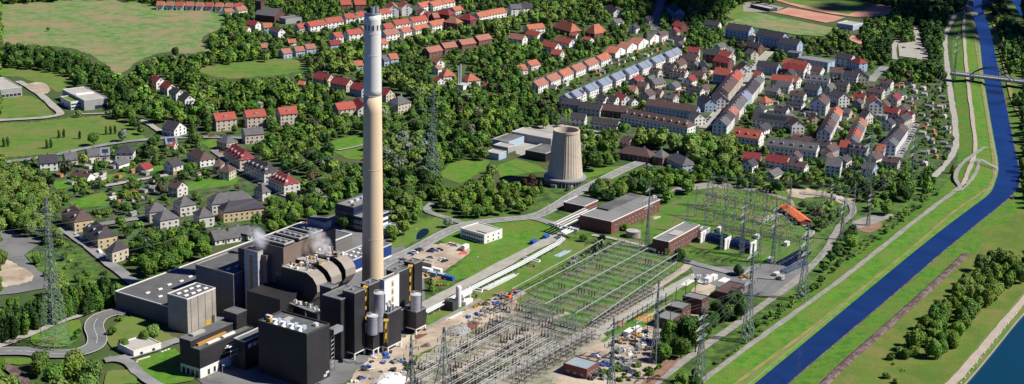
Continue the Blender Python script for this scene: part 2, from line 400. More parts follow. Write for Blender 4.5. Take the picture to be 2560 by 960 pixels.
def resamp(pts, z, n=90):
    p = chaikin(pts, 2); w = np.array([at2(x, y, z) for x, y in p])
    # common parameter: distance along the valley direction from control points
    s = np.linspace(0, 1, len(p)); t = np.linspace(0, 1, n)
    return np.stack([np.interp(t, s, w[:, 0]), np.interp(t, s, w[:, 1]), np.full(n, z)], 1)
def strip(name, P, zp, Q, zq, m, clr=True, n=90):
    a, c = resamp(P, zp, n), resamp(Q, zq, n); b = MB()
    k = 5; rows = [a + (c - a) * i / k for i in range(k + 1)]
    vs = [tuple(r[i]) for r in rows for i in range(n)]
    b.add(vs, [(j*n+i, (j+1)*n+i, (j+1)*n+i+1, j*n+i+1) for j in range(k) for i in range(n-1)], m)
    o = b.build(name); o['kind'] = 'structure'
    if clr: clear([tuple(p) for p in P] + [tuple(q) for q in Q[::-1]])
    return o
ZC, ZT, ZB, ZW, ZR = 2.0, 1.5, .9, .45, 1.6
strip('dike_land_slope', TOE, .05, CREST, ZC, 'grass')
strip('dike_upper_slope', CREST, ZC, TAN, ZT, 'grass')
strip('dike_lower_slope', TAN, ZT, BANK, ZB, 'grassdim')
strip('river_bank_edge', BANK, ZB, WL, ZW - .15, 'grass')
strip('river', WL, ZW, WR, ZW, 'riverwater')
strip('far_bank_slope', WR, ZW - .15, BERM, ZR, 'grass')
strip('meadow_strip', BERM, ZR, INNER, 1.7, 'drygrass', clr=False)
strip('quay_ground', INNER, 1.7, QUAYE, 1.7, 'grassdim')
b = MB()
a, c = resamp(QUAYE, 1.7), resamp(QUAYE, .2); n = len(a)
b.add([tuple(p) for p in a] + [(p[0], p[1], .2) for p in a], [(i, n+i, n+i+1, i+1) for i in range(n-1)], 'quay'); b.build('quay_wall')['kind'] = 'structure'
b = MB(); q = [tuple(p[:2]) for p in resamp(QUAYE, .6)] + [(900, 1900), (1500, 1900), (1500, 300), (300, 300)]
o = area('canal', [], 'canalwater') if False else None
import bmesh
def wpoly(name, pts, z, m):
    b = MB(); b.add([(p[0], p[1], z) for p in pts], [tuple(range(len(pts)))], m); o = b.build(name)
    bm = bmesh.new(); bm.from_mesh(o.data); bmesh.ops.triangulate(bm, faces=bm.faces[:])
    for f in bm.faces:
        if f.normal.z < 0: f.normal_flip()
    bm.to_mesh(o.data); bm.free(); o['kind'] = 'structure'; return o
wpoly('canal', q, .6, 'canalwater'); clear([(2412,960),(2560,778),(2560,960)])
clear([(2535,0),(2560,40),(2560,0)])
# paths on the dikes
def drape(name, pts, w, m, z, off=.03):
    p = chaikin(pts, 3); c = [np.array(at2(x, y, z)) for x, y in p]; V = []; n = len(c)
    for sg in (1, -1):
        for i in range(n):
            d = c[min(i+1, n-1)] - c[max(i-1, 0)]; d = d / np.hypot(*d); q = c[i] + np.array([-d[1], d[0]]) * w / 2 * sg * random.uniform(.8, 1.22); V.append((q[0], q[1], z + off))
    b = MB(); b.add(V, [(n+i, n+i+1, i+1, i) for i in range(n-1)], m); o = b.build(name); o['kind'] = 'structure'
    return o
def ribbon(name, base, pts, wid, m, dz=.06):
    return drape(name, pts, wid, m, base, dz)
ribbon('waterline_stones', ZW, BANK, 1.0, 'gravel', .5)
ribbon('waterline_stones', ZW, WR, .8, 'ballast', .05)
ribbon('dike_road', ZC, CREST[:9], 3.2, 'gravel', .25)
ribbon('dike_track', ZC, CREST[8:], 3., 'quay', .25)
ribbon('towpath', ZT, TAN, 1.9, 'tanpath', .25)
ribbon('far_towpath', ZR, [(2600,420),(2575,330),(2532,260),(2512,165),(2500,120),(2487,65),(2478,40)], 3., 'tanpath', .25)
ribbon('branch_path', 1.9, [(2385,480),(2405,472),(2385,445),(2400,412),(2440,383),(2465,368)], 3., 'gravel', .5)
ribbon('branch_path', 1.8, [(2400,478),(2430,450),(2444,425),(2447,405)], 2.6, 'gravel', .45)
ribbon('white_path', .1, [(2335,442),(2370,405),(2392,370),(2388,300),(2377,240),(2367,160),(2362,100),(2366,75),(2392,32)], 4.5, 'paleroad', .1)
clear([(2335,442),(2370,405),(2388,370),(2384,300),(2372,240),(2362,160),(2358,75),(2385,30),(2398,35),(2370,80),(2378,240),(2396,300),(2398,375),(2345,450)])
# ballast strip (an old track bed) and quay path
b = MB()
def ridge_strip(name, pts, w, h, z, m):
    p = chaikin(pts, 1); c = [np.array(at2(x, y, z)) for x, y in p]; n = len(c); V = []
    for off, hh in ((-w/2, 0), (-w/4, h), (w/4, h), (w/2, 0)):
        for i in range(n):
            d = c[min(i+1, n-1)] - c[max(i-1, 0)]; d = d / np.hypot(*d); q = c[i] + np.array([-d[1], d[0]]) * -off; V.append((q[0], q[1], z + hh))
    b = MB(); b.add(V, [(j*n+i, (j+1)*n+i, (j+1)*n+i+1, j*n+i+1) for j in range(3) for i in range(n-1)], m); o = b.build(name); o['kind'] = 'structure'
    return o
ridge_strip('track_bed', [(1960,1060),(2060,960),(2110,910),(2200,832),(2300,742),(2360,688),(2416,634)], 4.6, .5, 1.8, 'ballast')
ribbon('quay_path', 1.9, [(2260,1060),(2382,960),(2470,855),(2560,748),(2640,660)], 4.2, 'quay', .08)
clear([(2370,960),(2560,735),(2560,790),(2405,960)])
clear([(1970,960),(2440,610),(2560,520),(2560,640),(2480,600),(2440,640),(2300,790),(2150,960)])
# ---------------------------------------------------------------- land cover
area('town_ground', [(0,380),(130,360),(560,320),(620,330),(740,420),(760,470),(700,560),(520,600),(330,600),(300,700),(250,640),(150,560),(60,480),(0,400)], 'garden', 0, clr=0)
area('town_ground', [(560,0),(1330,0),(1600,60),(1800,40),(1900,50),(2170,130),(2240,180),(2380,200),(2385,320),(2390,380),(2330,450),(2100,460),(1880,440),(1640,420),(1400,300),(1000,260),(760,270),(620,210),(560,120)], 'garden', 0, clr=0)
area('meadow', [(-300,30),(170,0),(300,0),(420,15),(560,30),(555,75),(510,85),(500,110),(555,125),(470,135),(410,128),(345,150),(320,175),(290,190),(270,165),(215,128),(130,115),(60,112),(-300,112)], 'meadow', 1)
area('meadow_patch', [(480,172),(560,160),(640,152),(720,145),(770,160),(740,185),(650,192),(560,198),(510,185)], 'grassdim', 1, clr=.85)
area('field', [(-300,160),(60,168),(140,182),(195,200),(150,235),(120,215),(70,200),(40,190),(-300,190)], 'grassdim', 1)
area('field', [(-300,236),(40,238),(90,240),(130,280),(130,292),(60,298),(-300,300)], 'grassdim', 1)
area('field', [(-300,312),(60,308),(160,295),(300,288),(345,330),(370,350),(280,360),(60,395),(-300,410)], 'grassdim', 1)
area('lawn', [(500,355),(540,345),(562,378),(545,385)], 'grass')
area('lawn', [(452,460),(560,440),(600,445),(585,462),(470,478)], 'grass')
area('lawn', [(170,505),(255,480),(280,495),(270,515),(190,520)], 'grass')
area('lawn', [(260,440),(310,430),(318,442),(265,450)], 'grass')
area('lawn', [(130,455),(170,450),(182,468),(140,475)], 'grass')
area('lawn', [(345,418),(405,412),(412,425),(350,432)], 'grass')
area('lawn', [(820,355),(900,335),(912,340),(912,400),(870,398),(835,380)], 'grass')
area('lawn', [(1095,440),(1130,405),(1180,398),(1225,402),(1215,425),(1150,460)], 'grass')
area('lawn', [(1240,415),(1290,398),(1345,412),(1370,430),(1330,432),(1250,445)], 'grass')
area('lawn', [(1440,430),(1500,420),(1560,415),(1500,470),(1450,480)], 'grass', clr=.7)
area('lawn', [(1350,510),(1390,480),(1440,470),(1420,490),(1375,530),(1345,535)], 'grassdim')
area('gravel_yard', [(1285,352),(1330,345),(1370,352),(1372,395),(1330,398),(1290,385)], 'paleroad')
area('gravel_yard', [(1300,320),(1400,310),(1500,330),(1500,345),(1440,345),(1380,345)], 'paleroad', clr=.5)
# power station grounds
area('rough_ground', [(940,560),(1160,520),(1380,470),(1560,420),(1760,440),(2080,450),(2330,450),(2395,430),(2330,500),(2100,660),(1920,810),(1720,965),(1500,1060),(960,1060),(900,900),(1000,700)], 'scrub', 0, clr=0)
area('plant_ground', [(560,640),(760,560),(860,530),(1000,600),(1060,700),(1065,800),(960,880),(860,960),(560,1010),(440,900),(540,800),(560,700)], 'asphalt', 0)
area('lawn', [(1095,606),(1118,588),(1180,568),(1260,553),(1345,550),(1392,572),(1388,600),(1280,645),(1150,706),(1105,692),(1160,655),(1178,622)], 'grass', 1)
area('lawn', [(965,590),(1040,560),(1120,535),(1165,548),(1110,570),(1030,610),(975,625)], 'grassdim', 1, clr=.6)
area('dirt_lot', [(985,655),(1045,622),(1100,608),(1165,612),(1180,630),(1150,652),(1110,678),(1060,700),(1030,690)], 'dirt', 1)
area('lawn', [(1062,775),(1120,745),(1200,708),(1250,690),(1330,640),(1400,600),(1470,610),(1500,600),(1420,660),(1330,710),(1240,740),(1160,775),(1068,810)], 'grassdim', 0)
area('dirt_yard', [(850,975),(930,890),(1000,850),(1070,815),(1165,775),(1240,742),(1290,725),(1350,745),(1330,790),(1200,820),(1060,880),(960,960),(900,1000)], 'dirt', 0)
area('substation_ground', [(960,975),(1060,885),(1190,822),(1330,770),(1500,830),(1560,880),(1540,960),(1500,1040),(1000,1060)], 'yardground', 0)
area('substation_lawn', [(1290,752),(1400,690),(1560,592),(1610,605),(1712,662),(1650,700),(1540,770),(1465,815),(1440,830),(1330,795)], 'yardgrass', 0)
area('substation_path', [(1455,838),(1540,790),(1660,722),(1740,680),(1752,690),(1640,760),(1560,808),(1480,850)], 'paleroad', 0)
area('substation_lawn', [(1500,855),(1560,812),(1680,745),(1750,700),(1760,720),(1660,790),(1600,830),(1540,862)], 'yardgrass', 0)
area('dirt_yard', [(1380,960),(1440,890),(1500,860),(1600,825),(1690,770),(1765,690),(1800,700),(1760,760),(1740,830),(1660,860),(1640,920),(1600,970),(1480,1020)], 'dirt', 0)
area('substation_lawn', [(1620,530),(1700,500),(1800,470),(1960,480),(2010,560),(2060,600),(2010,650),(1900,660),(1780,640),(1740,620),(1650,590),(1600,580)], 'yardgrass', 0)
area('gravel_yard', [(1640,500),(1700,480),(1790,470),(1900,480),(1960,500),(1990,520),(1980,500),(1880,470),(1780,455),(1690,470)], 'gravel', 0)
area('service_yard', [(1720,655),(1790,668),(1870,668),(1960,655),(2010,640),(2020,690),(1960,740),(1880,745),(1800,720),(1740,700)], 'asphalt', 0)
area('dirt_yard', [(1960,470),(2060,470),(2150,490),(2145,520),(2110,515),(2060,490),(1980,500)], 'dirt', 1)
area('scrub', [(1960,460),(2080,465),(2200,470),(2330,470),(2300,500),(2200,570),(2130,560),(2140,500),(2060,480)], 'scrub', 0, clr=.35)
area('redground', [(2135,570),(2175,555),(2215,560),(2180,585),(2150,580)], 'redground', 1)
area('gravel_yard', [(2120,560),(2170,540),(2250,535),(2190,560),(2140,575)], 'gravel', 1, clr=.6)
# asphalt and lots at lower left
area('asphalt_lot', [(-300,540),(0,560),(60,592),(115,600),(60,640),(82,665),(138,705),(115,722),(40,735),(-300,770)], 'asphalt', 0)
area('dirt_lot', [(-200,665),(0,650),(30,655),(85,690),(80,705),(0,722),(-200,735)], 'dirt', 0)
area('scrub', [(62,640),(120,610),(175,600),(240,660),(300,700),(300,740),(240,770),(170,720),(120,700)], 'scrub', 0, clr=.12)
area('lawn', [(70,850),(100,826),(180,802),(205,802),(200,850),(160,872),(90,868)], 'grass', 1)
area('lawn', [(-60,900),(60,897),(110,902),(60,915),(20,912),(-60,905)], 'grass', 1)
area('pond', [(1038,600),(1046,580),(1060,572),(1074,576),(1070,588),(1052,600)], 'pondwater', 1, clr=.5)
area('lawn', [(333,925),(345,900),(400,882),(450,870),(452,935),(500,950),(420,965),(370,960),(340,945)], 'grass', 1)
area('lawn', [(260,840),(330,780),(420,840),(450,850),(400,880),(330,890),(285,880)], 'grassdim', 1, clr=.6)
area('lawn', [(270,930),(330,925),(350,960),(260,970)], 'grassdim', 0)
# sports ground
area('sports_lawn', [(1815,40),(1840,12),(1880,5),(1900,40),(1890,60),(1830,50)], 'grassdim', 0)
area('tennis_ground', [(1858,8),(1890,5),(1960,20),(1935,32),(1858,30)], 'gravel', 0)
area('football_pitch', [(1795,64),(1895,33),(2088,72),(2060,92),(1990,88),(1890,70)], 'meadow', 0)
area('clay_pitch', [(1934,32),(1972,20),(2112,45),(2085,55),(2065,58)], 'clay', 0)
area('running_track', [(1900,-20),(1960,12),(2120,44),(2200,43),(2235,34),(2238,24),(2200,12),(2140,2),(2100,-20)], 'clay', 1)
area('football_pitch', [(1870,-25),(1975,8),(2120,38),(2140,30),(2195,14),(2140,4),(2090,-25)], 'grassdim', 0)
area('parking_ground', [(2245,110),(2300,104),(2325,140),(2318,150),(2248,142)], 'paleroad', 0)
area('clay_court', [(2130,88),(2160,98),(2165,108),(2150,112),(2120,100)], 'clay', 0)
# kerb-side white lines round the grass pitch
def seg(p, q, n=1): return p, q
b = MB(); pl = [(1805,63),(1896,36),(2080,72),(2050,90),(1990,86),(1895,68),(1805,63)]
for i in range(6):
    p, q = at2(*pl[i]), at2(*pl[i+1]); b.bar((*p, .35), (*q, .35), .35, 'paint')
b.build('pitch_marking')['kind'] = 'structure'
# ---------------------------------------------------------------- roads
road('street', [(1760,322),(1785,295),(1812,262),(1850,215),(1895,158),(1925,130)], 8, 'paleroad', kerb=True)
road('street', [(2175,206),(2190,188),(2212,168)], 8, 'road')
road('street', [(2238,395),(2255,360),(2280,310)], 11, 'road')
road('street', [(2245,100),(2232,120),(2238,150)], 5, 'paleroad')
road('street', [(2288,65),(2292,90),(2300,120),(2298,150)], 5, 'paleroad')
road('street', [(1635,78),(1640,40),(1655,0)], 9, 'asphalt')
road('plant_road', [(925,690),(960,660),(1040,625),(1115,582),(1170,562),(1250,552),(1340,545),(1390,518),(1440,485),(1500,455),(1560,425),(1620,400)], 7.8, 'road', kerb=True, dash=True)
road('plant_road', [(1330,546),(1380,560),(1420,575)], 7, 'road')
road('plant_road', [(1160,562),(1120,548),(1060,530),(1080,510)], 5, 'road', clr=.6)
road('pipe_track', [(1020,795),(1100,745),(1200,695),(1300,640),(1390,594),(1450,563)], 8, 'paleroad')
road('plant_road', [(760,600),(800,575),(850,545),(900,525)], 6, 'road', clr=0)
road('substation_track', [(1400,880),(1480,820),(1560,770),(1640,722),(1700,682),(1722,665)], 5, 'quay')
road('substation_track', [(1080,975),(1180,905),(1280,855),(1380,800),(1420,785)], 3.5, 'quay')
road('substation_track', [(1200,975),(1300,920),(1400,868),(1450,838)], 4.5, 'paleroad')
road('substation_track', [(1480,590),(1540,600),(1620,620),(1640,625)], 4, 'paleroad')
road('service_road', [(1500,1080),(1645,955),(1730,890),(1830,822),(1920,757),(1995,702),(2066,632),(2085,590),(2105,560),(2137,535),(2125,505),(2060,490),(2000,485)], 4.5, 'gravel')
road('service_road', [(1700,650),(1760,668),(1850,690),(1960,700)], 6, 'road')
road('rail_track_path', [(1560,1020),(1640,945),(1690,895)], 6, 'redground')
road('substation_track', [(1900,560),(1950,530),(2040,580),(2010,600)], 4, 'paleroad')
road('street', [(138,585),(210,572),(320,552),(450,535),(520,525),(600,520)], 6, 'road', clr=.8)
road('street', [(150,572),(200,600),(250,642),(325,700),(352,722)], 7, 'road', clr=.8)
road('street', [(-100,420),(40,405),(130,392),(250,365),(370,350),(480,345),(580,345),(620,350)], 6, 'road', clr=.8)
road('street', [(535,378),(580,410),(630,444),(700,487),(760,500)], 6, 'road', clr=.8)
road('street', [(260,468),(330,455),(420,440)], 5, 'paleroad', clr=.8)
road('farm_road', [(45,205),(75,220),(110,245),(135,270),(158,287),(120,296),(60,300),(-100,308)], 6, 'paleroad')
road('farm_road', [(185,288),(260,286),(330,283),(365,286)], 3, 'paleroad')
road('farm_road', [(345,300),(370,310),(400,330)], 5, 'paleroad')
area('dirt_lot', [(60,215),(100,205),(130,225),(115,240),(85,230)], 'dirt', 1)
road('ring_road', [(-60,885),(60,880),(120,890),(190,888),(238,872),(246,848),(232,820),(245,797),(290,782),(318,786)], 9, 'asphalt', kerb=True, dash=True)
road('ring_road', [(-60,885),(40,855),(110,822),(180,797),(250,772)], 5.5, 'paleroad')
road('ring_road', [(262,905),(330,895),(385,876),(450,852)], 6, 'road')
road('ring_road', [(268,900),(320,905),(340,930),(370,955),(430,985)], 6, 'road')
road('garden_path', [(845,378),(880,372),(912,364)], 2.2, 'paleroad')
# ---------------------------------------------------------------- chimney
def mpp(px, py, z=0):
    x, y, _ = at(px, py, z); return (y * FW[1] + (z - H) * FW[2]) / F
cx, cy = at2(932, 762); hc = hz(931, 762, 34); zb = hz(931, 762, 238)
t = thing('chimney', 'very tall round chimney, cream below and pale grey above, over the black flue towers', 'chimney', (cx, cy, 0))
rb, rtp = 5.95, 4.2; rad = lambda z: rb + (rtp - rb) * z / hc
def shaft(z0, z1, m, nm):
    n = 14; MB().lathe((cx, cy, 0), [(rad(z0 + (z1 - z0) * i / n), z0 + (z1 - z0) * i / n) for i in range(n + 1)], m, 56).build(nm, t, smooth=True)
shaft(0, zb, 'cream', 'shaft'); shaft(zb, hc, 'stackwhite', 'upper_shaft')
MB().lathe((cx, cy, 0), [(rtp * 1.04, hc - .1), (rtp * 1.05, hc + .8), (rtp * .96, hc + .8), (rtp * .96, hc - .1)], 'greywall', 40, caps=False).build('rim', t)
MB().lathe((cx, cy, 0), [(rtp * .96, hc + .2), (.1, hc + .25)], 'darksteel', 40, caps=False).build('top_slab', t)
for k, (dx, dy) in enumerate(((-2.1, .3), (.1, -1.3), (1.9, .9))):
    MB().lathe((cx + dx, cy + dy, hc), [(1.15, .2), (1.15, 3.6 if k else 3), (.9, 3.6 if k else 3), (.9, 1)], 'steel' if k else 'blackclad', 18, caps=False).build('flue', t, smooth=False)
for k in range(12):
    an = k * math.pi / 6 + .2; r_ = rad(hc - 7) + .02
    b = MB(); b.box((cx + r_ * math.cos(an), cy + r_ * math.sin(an), hc - 8), (.25, .7, 2.6), an, 'darksteel'); b.build('vent_slot', t)
for zz in (zb * .33, zb * .66, zb, zb + (hc - zb) * .5, hc - 10):
    MB().lathe((cx, cy, 0), [(rad(zz) + .02, zz), (rad(zz) + .12, zz + .05), (rad(zz) + .12, zz + .22), (rad(zz) + .02, zz + .27)], 'cream' if zz < zb else 'stackwhite', 48, caps=False).build('band', t)
foot(cx, cy, 0, 7, 7)
# ---------------------------------------------------------------- cooling tower
cx, cy = at2(1412, 458); hc = hz(1414, 458, 326); k_ = mpp(1414, 458)
t = thing('cooling_tower', 'squat beige ribbed cooling tower tapering to an open rim, steaming above the trees', 'cooling tower', (cx, cy, 0))
r0, r1 = 44.5 * k_, 29. * mpp(1414, 320, 0) * .96
prof = lambda z: r0 * .985 + (r1 - r0 * .985) * ((z - 5) / (hc - 5)) ** .97
NR = 36
b = MB(); n = 180; zs = [5 + (hc - 5) * i / 16 for i in range(17)]; vs = []
for z in zs:
    for i in range(n):
        rr = prof(z) + (.22 if i % 5 == 0 else 0); a_ = 2 * math.pi * i / n; vs.append((cx + rr * math.cos(a_), cy + rr * math.sin(a_), z))
b.add(vs, [(j*n+i, j*n+(i+1)%n, (j+1)*n+(i+1)%n, (j+1)*n+i) for j in range(16) for i in range(n)], 'shellconc'); b.build('shell', t)
MB().lathe((cx, cy, 0), [(prof(hc) + .3, hc - 1.2), (prof(hc) + .5, hc - 1), (prof(hc) + .5, hc + .5), (prof(hc) - .5, hc + .5), (prof(hc) - .6, hc - 3), (prof(20) - .7, 20), (prof(8) - .8, 8)], 'shellconc', 72, caps=False).build('rim', t)
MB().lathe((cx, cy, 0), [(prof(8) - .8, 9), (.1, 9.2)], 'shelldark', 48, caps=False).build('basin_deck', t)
MB().lathe((cx, cy, 0), [(r0 + 2.4, 4.2), (r0 + 2.4, 5.2), (r0 - .6, 6.)], 'steel', 72, caps=False).build('walkway', t)
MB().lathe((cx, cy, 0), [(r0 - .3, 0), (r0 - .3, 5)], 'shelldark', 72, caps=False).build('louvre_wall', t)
for i in range(36):
    a_ = 2 * math.pi * i / 36; MB().bar((cx + (r0 + 2) * math.cos(a_), cy + (r0 + 2) * math.sin(a_), 0), (cx + (r0 + 2) * math.cos(a_), cy + (r0 + 2) * math.sin(a_), 4.3), .5, 'shellconc').build('column', t)
b = MB(); a_ = -1.72
for z in np.linspace(6, hc - 1, 24): pass
b.bar((cx + (prof(5) + .3) * math.cos(a_), cy + (prof(5) + .3) * math.sin(a_), 5), (cx + (prof(hc) + .3) * math.cos(a_), cy + (prof(hc) + .3) * math.sin(a_), hc), .45, 'brick'); b.build('ladder', t)
foot(cx, cy, 0, 18, 18); clear([(1362, 475), (1465, 475), (1458, 415), (1372, 415)], .95)
# ---------------------------------------------------------------- halls of the power station
def pen(R, u, v, w, d, h): return R.sub(u, u + w, v, v + d, R.h + h)
R = Rect(9.5, [(292, 731), (399, 762), (755, 556)]); R.set(R.a0, R.a1, R.b0, R.b1 + 6)
t = block('turbine_hall', 'long low hall with dark flat roof dotted with white skylights beside the poplars', 'hall', R, 'darkconcrete', 'blackroof', rim='white')
skylights(t, R, 9, 3, u0=.03, u1=.50, v0=.28, v1=.99)
R = Rect(24, [(496, 660), (583, 688), (622, 640)]); t = block('bunker_block', 'dark concrete block rising from the low hall roof beside the stair tower', 'building', R, 'darkconcrete', 'blackroof', rim='concrete')
skylights(t, R, 4, 1, v0=.5, v1=.9)
R = Rect(hz(468.5, 835, 750), [(418, 736), (467.5, 750), (536, 721)]); t = block('concrete_block', 'windowless pale concrete block with white skylights, yellow patch at its foot', 'building', R, 'concrete', 'blackroof', rim='white')
skylights(t, R, 4, 2, u0=.08, u1=.95, v0=.12, v1=.88)
for i in range(4):
    q_ = R.pt(.12 + .25 * i, 1.0, 0); MB().bar((q_[0] + R.B[0]*.12, q_[1] + R.B[1]*.12, 0), (q_[0] + R.B[0]*.12, q_[1] + R.B[1]*.12, R.h), .22, 'steel').build('downpipe', t)
p = R.pt(.60, 1, 0); b = MB(); q = R.pt(.80, 1, 0); o_ = R.B * .05
b.add([(p[0]+o_[0], p[1]+o_[1], .3), (q[0]+o_[0], q[1]+o_[1], .3), (q[0]+o_[0], q[1]+o_[1], 3.4), (p[0]+o_[0], p[1]+o_[1], 3.4)], [(0, 1, 2, 3)], 'yellowpaint'); b.build('yellow_panel', t)
p = R.pt(.83, 1, 0); q = R.pt(.94, 1, 0); b = MB(); b.add([(p[0]+o_[0], p[1]+o_[1], 0), (q[0]+o_[0], q[1]+o_[1], 0), (q[0]+o_[0], q[1]+o_[1], 4.6), (p[0]+o_[0], p[1]+o_[1], 4.6)], [(0, 1, 2, 3)], 'darksteel'); b.build('gate', t)
# stair tower
R = Rect(37, [(611, 624), (644, 633), (654, 627)]); t = block('stair_tower', 'tall concrete stair tower with a vertical strip of orange windows', 'tower', R, 'concrete_tower', 'blackroof', rim='concrete')
for i in range(15): p = R.pt(0, .5, 2 + i * 2.25); inst('window', winmesh(1.6, 1.3, 'ochre', 'ochre' if i < 4 or i % 2 else 'glass'), t, (p[0] - t.location[0], p[1] - t.location[1], p[2]), R.yaw + math.pi)
b = MB(); p = R.pt(0, .5, 1); b.box((p[0] - R.A[0] * .01, p[1] - R.A[1] * .01, 1), (.05, 2.0, 33.5), R.yaw, 'ochre'); b.build('window_strip', t)
R = Rect(35, [(652, 637), (666, 642), (677, 637)]); t = block('lift_shaft', 'narrow brown clad shaft between the stair tower and the boiler house', 'tower', R, 'brownclad', 'blackroof')
# boiler house
R = Rect(39.5, [(657, 600), (706, 625), (839, 575)]); BH = R
t = block('boiler_house', 'huge brown clad boiler house with louvred roof vents and a grey penthouse', 'building', R, 'brownclad', 'greyroof', rim='brownclad', parapet=1.2)
for i in range(3):
    Q = R.sub(.06 + .28 * i, .23 + .28 * i, .08, .92, 41.8); b = MB(); b.prism(Q.poly(), 39.6, 41.5, 'darksteel')
    b.build('roof_vent', t); b = MB(); o1, i1 = Q.poly(-.3), Q.poly(.35)
    for k in range(4): b.prism([o1[k], o1[(k+1)%4], i1[(k+1)%4], i1[k]], 41.2, 41.95, 'paleroof')
    o = b.build('vent_frame', t)
    for j in range(4): Q2 = Q.sub(.35, .65, .08 + .23 * j, .22 + .23 * j, 42.5); MB().prism(Q2.poly(), 41.45, 42.4, 'steel').build('fan_housing', t)
Q = R.sub(.86, 1.0, .25, .85, 45); MB().prism(Q.poly(), 39.6, 44.6, 'greywall').build('penthouse', t); MB().prism(Q.poly(-.3), 44.6, 45, 'greyroof').build('penthouse_roof', t)
Q = Rect(35.5, [(597, 623), (612, 628), (656, 604)]); Q.mark(); MBt = block('bunker_tower', 'dark tower block standing behind the concrete stair tower', 'tower', Q, 'blackclad', 'blackroof')
# filter casings: three broad ducts with rounded shoulders, then a low one
def casing(px, py, zt, wid, ln, lab, i):
    x, y = at2(px, py, zt); A = np.array([math.cos(YAW), math.sin(YAW)]); B = np.array([math.sin(YAW), -math.cos(YAW)]); o = np.array([x, y])
    t = thing('filter_casing', lab, 'filter casing', (x, y, 0), 'filter casings behind the chimney')
    pr = [(-ln, zt - 17), (-ln, zt), (-4.8, zt), (-1., zt - 2.0), (1.5, zt - 5.2), (1.8, zt - 9), (-.8, zt - 13), (-4.5, zt - 17)]
    b = MB(); n = len(pr); vs = []
    for s in (0, wid):
        for v, z in pr: q = o + B * v + A * s; vs.append((q[0], q[1], z))
    b.add(vs, [tuple(range(n)), tuple(range(2*n-1, n-1, -1))], 'blackclad'); b.add(vs, [(k, n+k, n+(k+1)%n, (k+1)%n) for k in range(n)], 'casingclad'); b.build('casing', t)  # both end faces black: shade on the left ends put into the colour
    b = MB(); q0 = o - B * ln; c = o + A * wid / 2 - B * (ln / 2 + 2)
    b.box((c[0], c[1], 0), (wid * .9, ln * .8, zt - 17), YAW, 'blackclad'); b.build('support_block', t)
    q = o + A * wid / 2 - B * ((ln + 5) / 2); MB().box((q[0], q[1], zt + .01), (wid - .5, ln - 5.6, .2), YAW, 'paleroof').build('roof', t)
    rr = random.Random(i)
    for k in range(15 if i < 3 else 5):
        u, v = rr.uniform(.8, wid - .8), rr.uniform(-ln + 1, -5); q = o + A * u + B * v; hh = rr.uniform(.8, 2.4)
        b = MB()
        if k % 2: b.lathe((q[0], q[1], zt), [(.45, 0), (.45, hh), (.7, hh), (.7, hh + .4)], rr.choice(['darksteel', 'alu', 'brick', 'steel', 'offwhite']), 10)
        else: b.box((q[0], q[1], zt), (1.6, 1.1, hh), YAW, rr.choice(['darksteel', 'white', 'steel', 'ochre']))
        b.build('vent', t)
    for v in np.arange(-ln + 1, -4, 2.2):
        q = o + A * .2 + B * v; MB().bar((q[0], q[1], zt), (q[0], q[1], zt + 1.2), .14, 'alu').build('railing_post', t)
    q, q2 = o + A * .2 - B * ln, o + A * .2 - B * 4.5; MB().bar((*q, zt + 1.2), (*q2, zt + 1.2), .12, 'alu').build('handrail', t)
casing(858, 650, 31.4, 8.2, 22, 'rounded beige filter casing with roof vents, the one nearest the chimney', 0)
casing(822, 669, 32, 8.2, 22, 'rounded beige filter casing with roof vents, middle of the three big ones', 1)
casing(786, 688, 31, 8.2, 22, 'rounded beige filter casing, left one of the three big ones, before the brown wall', 2)
casing(748, 703, 25, 8, 16, 'small low filter casing with shade-coloured side below the brown wall', 9)
# dark base block under the ducts
R = Rect(15, [(668, 735), (792, 775), (830, 740)]); block('lower_block', 'dark windowless block under the pipe bridge, left of the black flue towers', 'building', R, 'blackclad', 'blackclad')
R = Rect(20, [(640, 720), (700, 752), (735, 722)]); block('dark_annex', 'dark clad annex below the boiler house, behind the black cube', 'building', R, 'blackclad', 'blackclad')
# pipe bridge with dense small pipes
t = thing('pipe_bridge', 'cluttered silver pipe bridge running down past the small filter casing', 'pipe bridge', at(700, 745))
for j in range(7): MB().bar(at(665 + j, 726 + j * 2.2, 16.5), at(800 + j, 776 + j * 2.2, 16.5), .35, 'alu' if j % 2 else 'steel').build('pipe', t)
rr = random.Random(4)
for j in range(26):
    f = j / 25; x, y = 668 + 128 * f, 729 + 46 * f; b = MB(); q = at(x, y + rr.uniform(-3, 6), 16.4); b.box(q, (rr.uniform(.5, 1.6), rr.uniform(.5, 1.4), rr.uniform(.8, 2.2)), YAW, rr.choice(['alu', 'steel', 'darksteel', 'white', 'darksteel'])); b.build('valve', t)
for f in (0, .25, .5, .75, 1): p = at(668 + 128 * f, 731 + 47 * f, 16.3); MB().bar((p[0], p[1], 0), p, .6, 'steel').build('support', t)
t = thing('duct_elbow', 'rusty pink duct elbow hanging at the end of the pipe bridge', 'duct', at(778, 782))
MB().bar(at(768, 765, 12), at(790, 775, 11), 2.2, 'brick', 10).build('duct', t); MB().bar(at(778, 771, 12), (*at2(778, 771, 12), 0), .7, 'steel').build('support', t)
